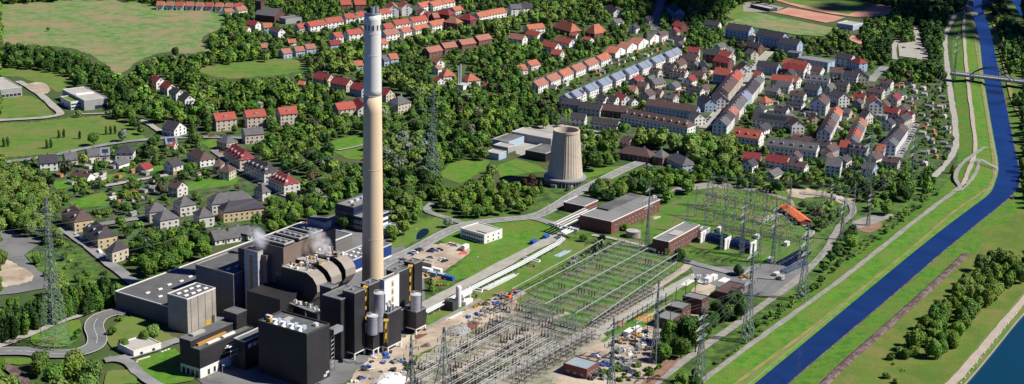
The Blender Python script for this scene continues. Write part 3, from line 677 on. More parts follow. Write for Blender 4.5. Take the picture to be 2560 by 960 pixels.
# black flue gas towers
def tower(name, lab, pts, h, z0=0, wall='blackclad', **k):
    R = Rect(h, pts); return R, block(name, lab, 'tower' if h > 20 else 'building', R, wall, k.pop('roof', 'greyroof'), z0=z0, parapet=.5, rim=k.pop('rim', 'steel'), **k)
RA, tA = tower('flue_tower', 'black clad tower on white legs, front left of the flue cluster', [(859, 726), (882, 734), (913, 723)], 34.5, 3.6, legs=4)
RB, tB = tower('flue_tower', 'broad black block with flat grey roof behind the front left tower', [(808, 738), (852, 751), (900, 724)], 31.5, 0)
RC_, tC = tower('flue_tower', 'small dark roof block at the left rear of the flue cluster', [(803, 713), (820, 720), (846, 714)], 33)
RD, tD = tower('flue_tower', 'black tower directly before the chimney foot with yellow stairs', [(903, 709), (919, 714), (949, 703)], 33)
RE, tE = tower('flue_tower', 'white tower with a yellow vertical stripe between black towers', [(949, 699), (961, 703), (992, 685)], 33, wall='white', rim='offwhite')
for i in range(7): p = RE.pt(.55, 1, 3 + i * 4.2); MB().box((p[0], p[1], p[2]), (1.5, .3, 3.2), RE.yaw, 'yellowpaint' if i % 1 == 0 else 'glass').build('landing', tE)
for i in range(7): p = RE.pt(.55, 1, 4 + i * 4.2); inst('window', winmesh(1., 1.), tE, (p[0] + RE.B[0] * .2 - tE.location[0], p[1] + RE.B[1] * .2 - tE.location[1], p[2]), RE.yaw - math.pi / 2)
RF, tF = tower('flue_tower', 'black tower right of the white tower', [(971, 674), (993, 683), (1023, 670)], 33)
RG, tG = tower('flue_tower', 'rightmost and rearmost black tower of the flue cluster', [(1011, 654), (1029, 659), (1056, 652)], 33)
RH, tH = tower('scrubber_base', 'black box on white legs carrying two tall silos', [(909, 829), (933, 837), (969, 818)], 11.5, 3.6, legs=8)
RI, tI = tower('scrubber_base', 'tall black box on legs below the white tower', [(957, 782), (969, 786), (993, 767)], 21, 3.6, legs=4)
RJ, tJ = tower('scrubber_base', 'black box on white legs carrying the single silo, at the right end', [(1005, 772), (1041, 782), (1064, 770)], 12.5, 3.6, legs=4)
RK, tK = tower('scrubber_base', 'low dark link block between the two silo boxes', [(988, 770), (1000, 778), (1030, 762)], 13.5, 3)
for i, R_ in enumerate((RA, RD, RF, RG)):
    p = R_.pt(.5, .4); MB().box((p[0], p[1], R_.h + .12), (1.6, .9, .8), YAW, 'steel').build('roof_fan', (tA, tD, tF, tG)[i]); MB().bar((p[0], p[1], R_.h), (p[0], p[1], R_.h + 2.6), .18, 'steel').build('mast', (tA, tD, tF, tG)[i])
def stairs(px, py, z0, z1, lab):
    x, y = at2(px, py, z1); t = thing('stair_cage', lab, 'staircase', (x, y, z0))
    for dx, dy in ((-.8, -1.3), (.8, -1.3), (.8, 1.3), (-.8, 1.3)): MB().bar((x+dx, y+dy, z0), (x+dx, y+dy, z1), .16, 'yellowpaint').build('post', t)
    z = z0; k = 0
    while z + 2.6 < z1:
        s = 1 if k % 2 else -1; MB().add([(x-.4, y-1.2*s, z), (x+.4, y-1.2*s, z), (x+.4, y+1.2*s, z+2.6), (x-.4, y+1.2*s, z+2.6)], [(0, 1, 2, 3)], 'yellowpaint').build('flight', t); z += 2.6; k += 1
    MB().box((x, y, z1 - .2), (2.4, 3.6, .2), 0, 'yellowpaint').build('platform', t)
stairs(914, 716, 12, 33, 'yellow stair cage beside the black tower before the chimney foot')
stairs(1026, 664, 12, 33.5, 'yellow stair cage between the two rightmost black towers')
stairs(965, 800, 12, 24, 'yellow stair cage beside the tall silo')
# silos
def silo(px, py, z0, h, r, lab, m='silosteel'):
    x, y = at2(px, py, z0); t = thing('silo', lab, 'silo', (x, y, z0), 'silos among the flue towers')
    MB().lathe((x, y, z0), [(r, 0), (r, h)], m, 32).build('tank', t)
    MB().lathe((x, y, z0), [(r + .15, h), (r + .15, h + .3), (.5, h + .9), (.1, h + .9)], 'alu', 32).build('roof', t)
    b = MB()
    for i in range(20):
        a_ = i * math.pi / 10; b.bar((x + r * math.cos(a_), y + r * math.sin(a_), z0 + h), (x + r * math.cos(a_), y + r * math.sin(a_), z0 + h + 1.1), .08, 'alu')
        a2 = a_ + math.pi / 10; b.bar((x + r * math.cos(a_), y + r * math.sin(a_), z0 + h + 1.1), (x + r * math.cos(a2), y + r * math.sin(a2), z0 + h + 1.1), .08, 'alu')
    b.build('railing', t); MB().box((x - .8, y + .4, z0 + h + .6), (1, 1, .9), .3, 'steel').build('hatch', t)
    MB().bar((x + r + .2, y - .6, z0), (x + r + .2, y - .6, z0 + h), .5, 'steel').build('ladder', t)
silo(948, 826, 11.6, 19.5, 2.65, 'tallest grey steel silo beside the white tower')
silo(931, 834, 11.6, 9.3, 2.7, 'short grey steel silo in front of the tallest one')
silo(1039, 776, 12.6, 8.6, 2.7, 'single grey steel silo on the right black box')
silo(913, 829, 11.6, 3.6, 1.3, 'small dark tank left of the short silo', 'steel')
silo(978, 776, 21.1, 3.5, .9, 'thin grey vessel on the tall box below the white tower', 'alu'); silo(971, 779, 21.1, 3, .8, 'thin steel vessel with a dark lid, left of its twin below the white tower', 'steel')
# big black cube
hB = hz(824, 942, 813); R = Rect(hB, [(657, 800), (747, 834), (824, 813)]); BC = R
t = block('fan_house', 'large black clad cube with white fans on its roof, nearest the camera', 'building', R, 'blackclad', 'greyroof', rim='darksteel', parapet=1.)
for i in range(4):
    p = R.pt(.13, .28 + .17 * i, hB + .15); b = MB(); b.lathe(p, [(1.5, 0), (1.2, .8), (.8, 1.3), (.8, 2.2), (1.2, 2.6)], 'white', 16); b.build('fan_cowl', t)
    q = R.pt(.32, .28 + .17 * i, hB + .15); MB().box(q, (2.4, 1.6, 1.9), YAW, 'bluewall').build('fan_motor', t); MB().bar((p[0], p[1], hB + 1.4), (q[0], q[1], hB + 1.4), 1.1, 'white', 8).build('duct', t)
for (u, v, w, d, h, m) in ((.62, .5, 4, 2.2, .6, 'blackroof'), (.3, .08, 1.5, 3, 2.4, 'offwhite'), (.22, .15, 2, 1.4, 1.6, 'yellowpaint'), (.72, .85, 2.2, 1.8, 1.5, 'alu'), (.65, .3, 5, 3, .4, 'paleroof')):
    MB().box(R.pt(u, v, hB + .12), (w, d, h), YAW, m).build('roof_unit', t)
for f in (.78, .88): p = R.pt(f, 1.002, 1.4 if f < .8 else 2.6); MB().box(p, (2.4, .3, 1.1), YAW, 'alu').build('louvre', t)
# control building with white plinth
hL = hz(499, 948, 878); R = Rect(hL, [(452, 862), (499, 878), (628, 818)]); R.set(R.a0, R.a1 , R.b0, R.b1)
t = block('control_building', 'black clad building on a white ground floor at the lawn corner', 'building', R, 'blackclad', 'greyroof', rim='darksteel', base=(5.2, 'white'))
face_windows(t, R, 'b', [.6], 3, 1.5, 2.8, .10, .42, 'white'); face_windows(t, R, 'a', [.5], 4, 2., 3.2, .05, .95, 'white')
Q = R.sub(0, .9, -.02, .55, hL + 3.6); b = MB(); b.prism(Q.poly(), hL, hL + 3.6, 'blackclad'); b.build('upper_storey', t); MB().prism(Q.poly(-.15), hL + 3.6, hL + 3.9, 'greyroof').build('upper_roof', t)
Q2 = R.sub(.10, .62, .56, .66, hL + 1.6); MB().prism(Q2.poly(), hL + .1, hL + 1.4, 'ochre').build('light_strip', t)
for f in (.22, .5): Q2 = R.sub(f, f + .22, .72, .84, hL + .9); MB().prism(Q2.poly(), hL + .1, hL + .8, 'white').build('roof_duct', t)
Q2 = R.sub(.12, .34, .15, .35, hL + 5); MB().prism(Q2.poly(), hL + 3.9, hL + 4.9, 'paleroof').build('roof_duct', t)
Q2 = R.sub(.80, .99, .05, .7, hL + 8.5); MB().prism(Q2.poly(), hL + 1, hL + 8.3, 'blackclad').build('stair_head', t); MB().prism(Q2.poly(-.15), hL + 8.3, hL + 8.7, 'greyroof').build('stair_head_roof', t)
R2 = Rect(hL + .4, [(590, 845), (612, 856), (662, 826)]); t2 = block('switch_room', 'dark annex with a row of white windows between the black cube and control building', 'building', R2, 'blackclad', 'greyroof', rim='alu'); face_windows(t2, R2, 'b', [hL - 3.2], 4, 2.4, 1.8, .1, .9, 'white', 'skylight')
t = thing('pipe_bridge', 'silver truss bridge with pipes from the control building to the black cube', 'pipe bridge', at(600, 910))
for i in range(2):
    for zz in (8.2, 10.6):
        MB().bar((*at2(562 + i * 14, 874 + i * 8, 10), zz), (*at2(650 + i * 14, 838 + i * 7, 10), zz), .35, 'alu').build('chord', t)
for i in range(13):
    f = i / 12; p = at2(562 + 88 * f, 874 - 36 * f, 10); q = at2(576 + 88 * f, 882 - 37 * f, 10); MB().bar((*p, 8.2), (*q, 10.6), .18, 'steel').build('brace', t); MB().bar((*q, 8.2), (*q, 10.6), .18, 'steel').build('brace', t)
for i in range(3): MB().bar((*at2(566 + i * 5, 872 + i * 3, 10), 11.2), (*at2(652 + i * 5, 836 + i * 3, 10), 11.2), .7, ('white', 'alu', 'steel')[i], 8).build('pipe', t)
for f in (.3, .95): p = at2(569 + 88 * f, 878 - 36 * f, 10); MB().bar((*p, 0), (*p, 8.2), .4, 'alu').build('leg', t)
t = thing('ladder_mast', 'zigzag steel ladder frame on the right side of the black cube', 'scaffold', at(831, 930))
for i in range(9): MB().bar((*at2(828, 928), 2 + i * 2.2), (*at2(835, 926), 3 + i * 2.2), .3, 'alu').build('rung', t)
for q in ((828, 928), (836, 926)): MB().bar(at(*q), (*at2(*q), 23), .3, 'steel').build('post', t)
MB().box((*at2(840, 922), 19), (7, 3.5, 2.6), YAW, 'steel').build('gantry', t)
for k in range(3):
    x, y = at2(655 + 17 * k, 925 + 4 * k); t = thing('tank', ORD[k] + ' dark upright tank from the left, in the shade of the black cube', 'tank', (x, y, 0), 'dark tanks left of the black cube'); MB().lathe((x, y, 0), [(1.5, 0), (1.5, 9), (.7, 10.2)], 'darksteel', 20).build('shell', t); MB().lathe((x, y, 10.2), [(.4, 0), (.4, .8)], 'alu', 10).build('cap', t)
# blue hall and office behind the chimney
R = Rect(8, [(838, 612), (883, 660), (968, 610)]); R = Rect(8, [(842, 640), (882, 652), (968, 609)]); t = block('blue_hall', 'low hall with blue walls and grey skylit roof behind the chimney', 'hall', R, 'cobalt', 'greyroof', rim='alu', base=(1.8, 'white')); skylights(t, R, 5, 3, 1.8, 1.2)
R = Rect(14, [(842, 510), (905, 522), (968, 490)]); R = Rect(14, [(842, 509), (884, 521), (950, 493)]); t = block('office_block', 'dark blue glazed office block with flat grey roof left of the chimney', 'office', R, 'navy', 'feltroof', rim='darksteel')
for i in range(3): MB().box(R.pt(.3 + .2 * i, .4, 14.1), (3, 1.5, 1.2), YAW, 'alu').build('roof_unit', t)
for zz in (2, 5.5, 9): face_windows(t, R, 'a', [zz], 6, 4, 1.4, frame='cobalt'); face_windows(t, R, 'b', [zz], 7, 4, 1.4, frame='cobalt')
R = Rect(9, [(872, 535), (918, 548), (972, 530)]); t = block('office_block', 'lower dark blue office wing showing white framed windows right of the chimney', 'office', R, 'navy', 'feltroof', rim='alu')
for zz in (1.5, 5): face_windows(t, R, 'a', [zz], 6, 3.5, 1.6, frame='white'); face_windows(t, R, 'b', [zz], 7, 3, 1.6, frame='white', pane='skylight')
R = Rect(4.5, [(957, 566), (972, 576), (1000, 563)]); t = block('canopy', 'light blue canopy roof by the pond right of the chimney', 'canopy', R, 'greywall', 'blueroof', rim='bluewall')
# office white two storeys
R = Rect(5.6, [(1156, 570), (1211, 589), (1249, 572)], yaw=math.radians(50)); t = block('portable_office', 'white two storey container office on the lawn by the plant road', 'office', R, 'white', 'paleroof', rim='white')
for zz in (.9, 3.5): face_windows(t, R, 'a', [zz], 9, 1.3, 1.1, frame='bluewall'); face_windows(t, R, 'b', [zz], 3, 1.1, 1.1)
Q = R.sub(.2, .8, .55, .95, 6.4); MB().prism(Q.poly(), 5.7, 6.3, 'paleroof').build('roof_unit', t)
# blue and white containers
def container(px, py, col, lab, ln=6.1, yaw=YAW - math.pi/2, w=2.45, h=2.6, cat='container', z=0):
    p = at(px, py); t = thing('shipping_container', lab, cat, (p[0], p[1], z)); b = MB(); b.box((p[0], p[1], z + .15), (ln, w, h - .15), yaw, col); b.build('body', t)
    b = MB(); c, s = math.cos(yaw), math.sin(yaw)
    for i in range(1, int(ln / .8)):
        u = -ln / 2 + i * .8; 
        for v in (-w/2 - .04, w/2 + .04): b.box((p[0] + u*c - v*s, p[1] + u*s + v*c, z + .3), (.18, .08, h - .5), yaw, col)
    b.build('rib', t); o = b; b = MB(); b.box((p[0] + (ln/2 + .04) * c, p[1] + (ln/2 + .04) * s, z + .25), (.08, w * .9, h - .4), yaw, col); b.build('door', t); foot(p[0], p[1], yaw, ln/2, 2); return t
for i, (x, y, c, l) in enumerate([(1081, 690, 'bluewall', 'pale blue container, first of the row beside the dirt car park'), (1103, 694, 'bluewall', 'pale blue container in the middle of the row beside the dirt car park'), (1122, 700, 'bluepaint', 'bright blue container at the right end of the row'),
        (1068, 681, 'white', 'white container behind the blue row'), (1092, 681, 'white', 'white container left of the dirt car park edge'), (1070, 666, 'paleroof', 'grey container nearest the rightmost black tower')]): container(x, y, c, l, 6.5)
container(1163, 622, 'white', 'white box trailer standing at the right end of the dirt car park', 5, YAW); container(1423, 470, 'white', 'white hut before the cooling tower', 5); container(1385, 470, 'blueroof', 'blue and white hut at the cooling tower foot', 4)
for i, (x, y, c, l) in enumerate([(1334, 610, 'bluepaint', 'blue skip beside the pipe track'), (1365, 597, 'bluepaint', 'blue skip farther along the pipe track')]): container(x, y, c, l, 4.5, YAW)
# tank with vaporiser near the pipeline
x, y = at2(1146, 768); t = thing('gas_tank', 'tall white upright gas tank by the pipeline', 'tank', (x, y, 0)); MB().lathe((x, y, 0), [(1.1, 0), (1.5, .6), (1.5, 11.2), (1.2, 12), (.4, 12.4)], 'white', 24).build('vessel', t, smooth=False); MB().box((x, y, 0), (3.6, 3.6, .3), YAW, 'concrete').build('plinth', t)
x, y = at2(1163, 758); t = thing('gas_tank', 'white lying gas tank on cradles beside the upright one', 'tank', (x, y, 0)); A_ = (math.cos(YAW), math.sin(YAW)); MB().bar((x - 4.5*A_[0], y - 4.5*A_[1], 5.5), (x + 4.5*A_[0], y + 4.5*A_[1], 5.5), 3.2, 'white', 16).build('vessel', t)
for s in (-3, 3): MB().box((x + s*A_[0], y + s*A_[1], 0), (.6, 3, 4.2), YAW, 'white').build('cradle', t)
MB().box((x + 1, y - 1.5, 0), (7, 3.2, 2.6), YAW, 'white').build('cabinet', t)
R = Rect(5, [(1114, 752), (1130, 758), (1145, 752)]); block('vaporizer', 'black slatted vaporiser block left of the upright white tank', 'cooler', R, 'darksteel', 'darksteel')
# big round tank, brick halls
x, y = at2(1583, 593); t = thing('water_tank', 'round concrete water tank beside the brick hall', 'tank', (x, y, 0)); MB().lathe((x, y, 0), [(4.4, 0), (4.4, 4), (4.55, 4), (4.55, 4.4), (4.1, 4.4), (4.1, 4.1)], 'concrete', 40, caps=False).build('wall', t); MB().lathe((x, y, 0), [(4.1, 4.12), (.1, 4.5)], 'paleroof', 40, caps=False).build('roof', t); foot(x, y, 0, 6, 6)
def brickhall(lab, pts, base, nwin, h=None, roof='feltroof', wall='brick', rim='white', cat='building', wh=(1.3, 3.2), yaw=None, lights=None, nm='brick_hall', na=0):
    hh = h or hz(base[0], base[1], pts[1][1]); R = Rect(hh, pts, yaw if yaw is not None else YAW); t = block(nm, lab, cat, R, wall, roof, rim=rim, parapet=.45)
    if nwin: face_windows(t, R, 'b', [hh * .25], nwin, *wh)
    if na: face_windows(t, R, 'a', [hh * .3], na, wh[0], wh[1] * .6)
    if lights: skylights(t, R, *lights)
    return R, t
R, t = brickhall('long red brick switch hall with grey flat roof and tall windows', [(1450, 538), (1530, 555), (1642, 498)], (1530, 587), 13, yaw=math.radians(56))
Q = R.sub(.3, .97, .05, .42, R.h + 1.2); MB().prism(Q.poly(), R.h + .1, R.h + 1.2, 'greyroof').build('raised_roof', t)
R, t = brickhall('red brick hall with grey roof above the grassy switchyard', [(1634, 596), (1672, 606), (1746, 563)], (1670, 640), 11, wh=(1.1, 3.6))
Q = R.sub(.32, .55, .3, .85, R.h + .5); MB().prism(Q.poly(), R.h + .1, R.h + .55, 'paleroof').build('roof_hatch', t)
brickhall('small brick building with flat roof where the pipeline meets the road', [(1409, 506), (1462, 517), (1487, 500)], None, 5, h=5.5, wh=(1.4, 1.6))
brickhall('low grey roofed annex beside the brick hall and transformers', [(1742, 575), (1760, 579), (1773, 570)], None, 0, h=4, wall='greywall')
brickhall('dark brick block, lowest and nearest of the three by the trees', [(1642, 790), (1680, 803), (1702, 785)], None, 4, h=5.2, wall='darkbrick', rim='darksteel', wh=(1, 1.6))
brickhall('dark brick block, middle one of the three by the trees', [(1667, 762), (1706, 774), (1727, 760)], None, 2, h=6.5, wall='darkbrick', rim='darksteel', wh=(1, 1.6))
brickhall('tallest dark brick block, rearmost of the three by the trees', [(1708, 740), (1755, 752), (1771, 741)], None, 3, h=8.5, wall='darkbrick', rim='darksteel', wh=(.8, 4))
brickhall('brown flat roofed shed with orange end wall near the service yard', [(1790, 725), (1822, 736), (1863, 712)], None, 3, h=4, wall='brick', roof='r_brown', rim='darksteel', wh=(1.6, 1.2))
R, t = brickhall('square brick relay house with pale blue roof in the lower yard', [(1417, 904), (1466, 925), (1497, 907)], (1465, 950), 4, roof='blueroof', rim='brick', wh=(1.2, 1.6), na=3)
# orange roofed building
def gable(t, R, eave, ridge, roof, wall, along='u', over=.5, hip=0.):
    c0 = R.poly(); b = MB(); b.prism(c0, 0, eave, wall)
    if along == 'u': e = [R.pt(0 + hip, .5), R.pt(1 - hip, .5)]; P = [R.pt(0, 1), R.pt(1, 1), R.pt(1, 0), R.pt(0, 0)]
    else: e = [R.pt(.5, 1 - hip), R.pt(.5, 0 + hip)]; P = [R.pt(1, 1), R.pt(1, 0), R.pt(0, 0), R.pt(0, 1)]
    r0, r1 = (e[0][0], e[0][1]), (e[1][0], e[1][1]); p0, p1, p2, p3 = [(q[0], q[1]) for q in P]
    if not hip:
        b.add([(*p3, eave), (*p0, eave), (*r0, ridge)], [(0, 1, 2)], wall); b.add([(*p1, eave), (*p2, eave), (*r1, ridge)], [(0, 1, 2)], wall)
    b.build('wall', t)
    # roof with thickness and overhang
    def out(p, r, sl):
        d = np.array(p) - np.array(r); L_ = np.hypot(*d); return d / L_
    d = np.array(r1) - np.array(r0); d = d / np.hypot(*d); ov = 0.35 if not hip else .4
    nrm = np.array(p0) - (np.array(p0) + np.array(p3)) / 2; hw = np.hypot(*nrm); nrm = nrm / hw; sl = (ridge - eave) / hw; dz = -sl * over; T = .22
    R0 = np.array(r0) - d * (0 if hip else ov); R1 = np.array(r1) + d * (0 if hip else ov)
    b = MB()
    def quad(a, b_, c_, d_):
        vs = [(*a[0], a[1]), (*b_[0], b_[1]), (*c_[0], c_[1]), (*d_[0], d_[1])]; vs2 = [(x, y, z - T) for x, y, z in vs]
        b.add(vs + vs2, [(0, 1, 2, 3), (7, 6, 5, 4), (0, 4, 5, 1), (1, 5, 6, 2), (2, 6, 7, 3), (3, 7, 4, 0)], roof)
    q0 = np.array(p0) + nrm * over - d * ov; q1 = np.array(p1) + nrm * over + d * ov; q2 = np.array(p2) - nrm * over + d * ov; q3 = np.array(p3) - nrm * over - d * ov
    ze, zr = eave + dz + T, ridge + T
    quad((q0, ze), (q1, ze), (R1, zr), (R0, zr)); quad((q2, ze), (q3, ze), (R0, zr), (R1, zr))
    if hip:
        b.add([(*q3, ze), (*q0, ze), (*R0, zr)], [(0, 1, 2)], roof); b.add([(*q1, ze), (*q2, ze), (*R1, zr)], [(0, 1, 2)], roof)
    b.build('roof', t)
yw = yaw_of((1975, 514), (2012, 541), 6); R = Rect(4.8, [(1966, 519), (1976, 508), (2013, 536), (2002, 548)], yw); c = R.pt(.5, .5)
t = thing('storage_shed', 'shed with bright orange roof at the far corner of the substation', 'shed', (c[0], c[1], 0)); gable(t, R, 3.2, 4.6, 'orange', 'brick'); R.mark()
# complex left of the cooling tower
for lab, pts, h, wall, roof, nl in [('large workshop with a flat beige roof behind the cooling tower', [(1284, 328), (1378, 348), (1392, 334)], 6, 'greywall', 'paleroof', None),
    ('black walled flat roofed workshop immediately left of the cooling tower', [(1317, 374), (1364, 385), (1385, 366)], 6, 'blackclad', 'greyroof', None),
    ('small grey flat roofed workshop left of the beige roofed one', [(1240, 345), (1272, 356), (1300, 340)], 5, 'bluewall', 'greyroof', None),
    ('pale workshop with blue-grey roof in front of the grey one', [(1222, 377), (1247, 386), (1262, 378)], 4.5, 'bluewall', 'paleroof', None),
    ('narrow white roofed link building of the workshop yard', [(1236, 362), (1270, 370), (1284, 362)], 4, 'greywall', 'paleroof', None)]:
    brickhall(lab, pts, None, 0, h=h, wall=wall, roof=roof, rim='alu', nm='workshop', lights=nl)
# left warehouses
yw = yaw_of((210, 252), (267, 245), 8)
R = Rect(8, [(167, 223), (210, 252), (267, 245)], yw); t = block('warehouse', 'modern grey warehouse with a long white roof light in the fields', 'warehouse', R, 'greywall', 'paleroof', rim='alu')
Q = R.sub(.1, .9, .46, .56, 8.7); MB().prism(Q.poly(), 8.1, 8.7, 'skylight').build('roof_light', t); face_windows(t, R, 'b', [.4], 3, 4, 2.6, .5, .95, 'darksteel')
R2 = Rect(6, [(157, 242), (177, 256), (207, 252)], yw); t = block('office_annex', 'white office annex with green roof stuck to the grey warehouse', 'office', R2, 'white', 'grassdim', rim='white'); face_windows(t, R2, 'b', [1, 3.6], 5, 2.2, 1.2, frame='bluewall'); face_windows(t, R2, 'a', [1, 3.6], 2, 2.2, 1.2)
R = Rect(7, [(-40, 200), (-4, 225), (54, 218)], yw); t = block('warehouse', 'pale grey warehouse cut by the left edge of the picture', 'warehouse', R, 'greywall', 'paleroof', rim='alu'); face_windows(t, R, 'b', [.4], 5, 3.4, 2.4, .1, .95, 'white')
# white hut lower left
R = Rect(3.4, [(305, 856), (334, 880), (389, 853)], math.radians(46)); t = block('site_hut', 'low white hut with pale roof by the ring road lawn', 'hut', R, 'white', 'paleroof', rim='white'); face_windows(t, R, 'b', [.3], 2, 1.6, 2.1)
# sports club house
R = Rect(5, [(2097, 57), (2130, 64), (2158, 58)], math.radians(50)); t = block('club_house', 'pale blue flat roofed club house between the sports pitches', 'building', R, 'bluewall', 'paleroof', rim='white')
R = Rect(4, [(1860, 18), (1893, 9), (1880, 6)], math.radians(20)); block('grandstand', 'long low dark grandstand at the tennis ground', 'building', Rect(3.5, [(1876, 12), (1925, 23), (1930, 18)], yaw_of((1876, 12), (1925, 23))), 'darksteel', 'paleroof')
# ---------------------------------------------------------------- pipeline on trestles
def interp(pts, n):
    p = np.array(pts, float); s = np.concatenate([[0], np.cumsum(np.hypot(*np.diff(p, axis=0).T))]); q = np.linspace(0, s[-1], n); return [(np.interp(a, s, p[:, 0]), np.interp(a, s, p[:, 1])) for a in q]
t = thing('pipeline', 'long white pipeline on trestles beside the concrete track', 'pipeline', at(1200, 715))
pl = [(1060, 778), (1100, 757), (1200, 706), (1300, 656), (1390, 606), (1405, 592)]
for j in range(3):
    w = [at(x + j * 4, y + j * 2.2, 3.6) for x, y in pl]; b = MB()
    for i in range(len(w) - 1): b.bar(w[i], w[i+1], 1.0 if j == 1 else .7, 'alu', 8)
    b.build('pipe', t)
for x, y in interp(pl, 24):
    a_, c_ = at2(x, y, 3.2), at2(x + 9, y + 5, 3.2); b = MB(); b.bar((*a_, 0), (*a_, 3.2), .35, 'white'); b.bar((*c_, 0), (*c_, 3.2), .35, 'white'); b.bar((*a_, 3.1), (*c_, 3.1), .35, 'white'); b.build('trestle', t)
t = thing('pipeline', 'covered pale pipe gallery rising over the road beside the small brick building', 'pipeline', at(1430, 570))
w0, w1, w2 = (1372, 558), (1400, 575), (1462, 524)
for j in range(4): MB().bar(at(1380 + j * 6, 560 + j * 3.5, 5.5), at(1462 + j * 6, 521 + j * 3.5, 5.5), 1.1, 'alu' if j % 2 else 'paleroof', 8).build('pipe', t)
for j in range(3): MB().bar(at(1402 + j * 5, 580 + j * 3, 5.), at(1428 + j * 5, 568 + j * 3, 5.), 1.3, 'alu', 8).build('pipe', t)
MB().bar(at(1372, 558, 5.6), at(1445, 576, 5.6), 1.2, 'paleroof').build('cross_pipe', t)
for x, y in ((1378, 566), (1400, 575), (1425, 566), (1450, 548), (1470, 540), (1440, 580), (1412, 585)): MB().bar((*at2(x, y, 4), 0), (*at2(x, y, 4), 5), .5, 'concrete').build('trestle', t)
t = thing('pipeline', 'white pipe loop sticking out over the grass by the lying tank', 'pipeline', at(1205, 728))
MB().bar(at(1168, 716, 3.6), at(1206, 724, 3.6), .8, 'white', 8).bar(at(1206, 724, 3.6), at(1204, 731, 3.6), .8, 'white', 8).bar(at(1204, 731, 3.6), at(1166, 722, 3.6), .8, 'white', 8).build('pipe', t); MB().bar((*at2(1190, 722, 3), 0), at(1190, 722, 3), .3, 'white').build('trestle', t)
t = thing('pipeline', 'second white pipe loop farther up the pipeline near the switchyard', 'pipeline', at(1335, 650))
MB().bar(at(1312, 642, 3.6), at(1350, 651, 3.6), .8, 'white', 8).bar(at(1350, 651, 3.6), at(1347, 656, 3.6), .8, 'white', 8).bar(at(1347, 656, 3.6), at(1308, 646, 3.6), .8, 'white', 8).build('pipe', t); MB().bar((*at2(1330, 650, 3), 0), at(1330, 650, 3), .3, 'white').build('trestle', t)
# conveyor/low grey wall next to the dirt yard
b = MB(); pl = [at2(x, y) for x, y in [(1062, 828), (1110, 800), (1170, 770), (1200, 752)]]
t = thing('retaining_wall', 'low grey retaining wall between the lawn strip and the dirt yard', 'wall', (*pl[1], 0))
for i in range(3): b.bar((*pl[i], .8), (*pl[i+1], .8), 1.6, 'gravel')
b.build('wall', t)
# pipe crossing on the dike
t = thing('pipe_crossing', 'white twin pipe bent over the dike beside the river', 'pipe', at(2450, 405, 3))
for j in range(2):
    P = [at(2424 + j, 402 + j * 3, 3.2), at(2440, 398 + j * 3, 4.5), at(2456, 400 + j * 3, 4.6), at(2494, 420 + j * 3, 2.2)]; b = MB()
    for i in range(3): b.bar(P[i], P[i+1], .8, 'white', 8)
    b.build('pipe', t)
t = thing('outfall', 'dark outfall pipe with kerb at the right river bank', 'pipe', at(2545, 495, 1.5)); MB().bar(at(2530, 496, 1), at(2575, 490, 2.4), 1.2, 'darksteel', 8).build('pipe', t); MB().box(at(2531, 496, .4), (2, 3, 1.4), YAW, 'concrete').build('headwall', t)
# ---------------------------------------------------------------- bridge and weir
t = thing('arch_bridge', 'road bridge with two dark blue arches over the river', 'bridge', at(2470, 190, 5))
zd = 7.; P0, P1 = np.array(at2(2378, 182, zd)), np.array(at2(2680, 219, zd)); d = (P1 - P0) / np.hypot(*(P1 - P0)); nn = np.array([-d[1], d[0]]); Lb = np.hypot(*(P1 - P0))
b = MB(); b.prism([tuple(P0 - nn*5), tuple(P1 - nn*5), tuple(P1 + nn*5), tuple(P0 + nn*5)], zd - 1.2, zd, 'concrete', 'paleroad'); b.build('deck', t)
for s in (-1, 1):
    b = MB(); b.prism([tuple(P0 + nn*(s*5-.15)), tuple(P1 + nn*(s*5-.15)), tuple(P1 + nn*(s*5+.15)), tuple(P0 + nn*(s*5+.15))], zd, zd + 1.1, 'alu'); b.build('railing', t)
    A0, A1 = np.array(at2(2425, 187, zd)), np.array(at2(2535, 206, zd)); dd = A1 - A0; b = MB(); prev = None
    for i in range(19):
        f = i / 18; q = A0 + dd * f + nn * s * 4.4; z = zd + 9.5 * 4 * f * (1 - f); cur = (q[0], q[1], z)
        if prev: b.bar(prev, cur, .9, 'bridgeblue', 6)
        prev = cur
    b.build('arch', t)
    for i in range(2, 17, 2):
        f = i / 18; q = A0 + dd * f + nn * s * 4.4; MB().bar((q[0], q[1], zd), (q[0], q[1], zd + 9.5 * 4 * f * (1 - f)), .16, 'bridgeblue').build('hanger', t)
for f in (.18, .62): q = P0 + d * Lb * f; MB().box((q[0], q[1], 0), (2, 8.5, zd - 1.25), math.atan2(d[1], d[0]), 'concrete').build('pier', t)
clear([(2378, 175), (2560, 190), (2560, 225), (2378, 196)])
t = thing('weir', 'dark blue weir bridge with gate house across the upper river', 'weir', at(2440, 25))
MB().bar(at(2415, 26, 5), at(2500, 0, 5), 3, 'cobalt').build('deck', t); MB().box((*at2(2420, 30), 0), (4, 6, 6), .4, 'concrete').build('pier', t); MB().box((*at2(2462, 14), 0), (4, 6, 6), .4, 'concrete').build('pier', t); MB().box((*at2(2433, 36), .5), (9, 5, 1.2), .4, 'paleroad').build('apron', t)
# ---------------------------------------------------------------- boiler plant with twin stacks in the suburb
x, y = at2(1157, 222); t = thing('boiler_plant', 'white heating plant with twin silver stacks among the trees', 'building', (x, y, 0))
MB().box((x, y, 0), (9, 7, 4), YAW, 'white').build('wall', t); MB().box((x, y, 4), (9.4, 7.4, .3), YAW, 'paleroof').build('roof', t)
for s in (-1, 1): MB().lathe((x - 3 + s * .9, y + 1, 0), [(.6, 0), (.6, 20 + s)], 'alu', 12).build('stack', t)
foot(x, y, 0, 6, 6); clear([(1148, 160), (1166, 160), (1180, 228), (1145, 228)], .95)
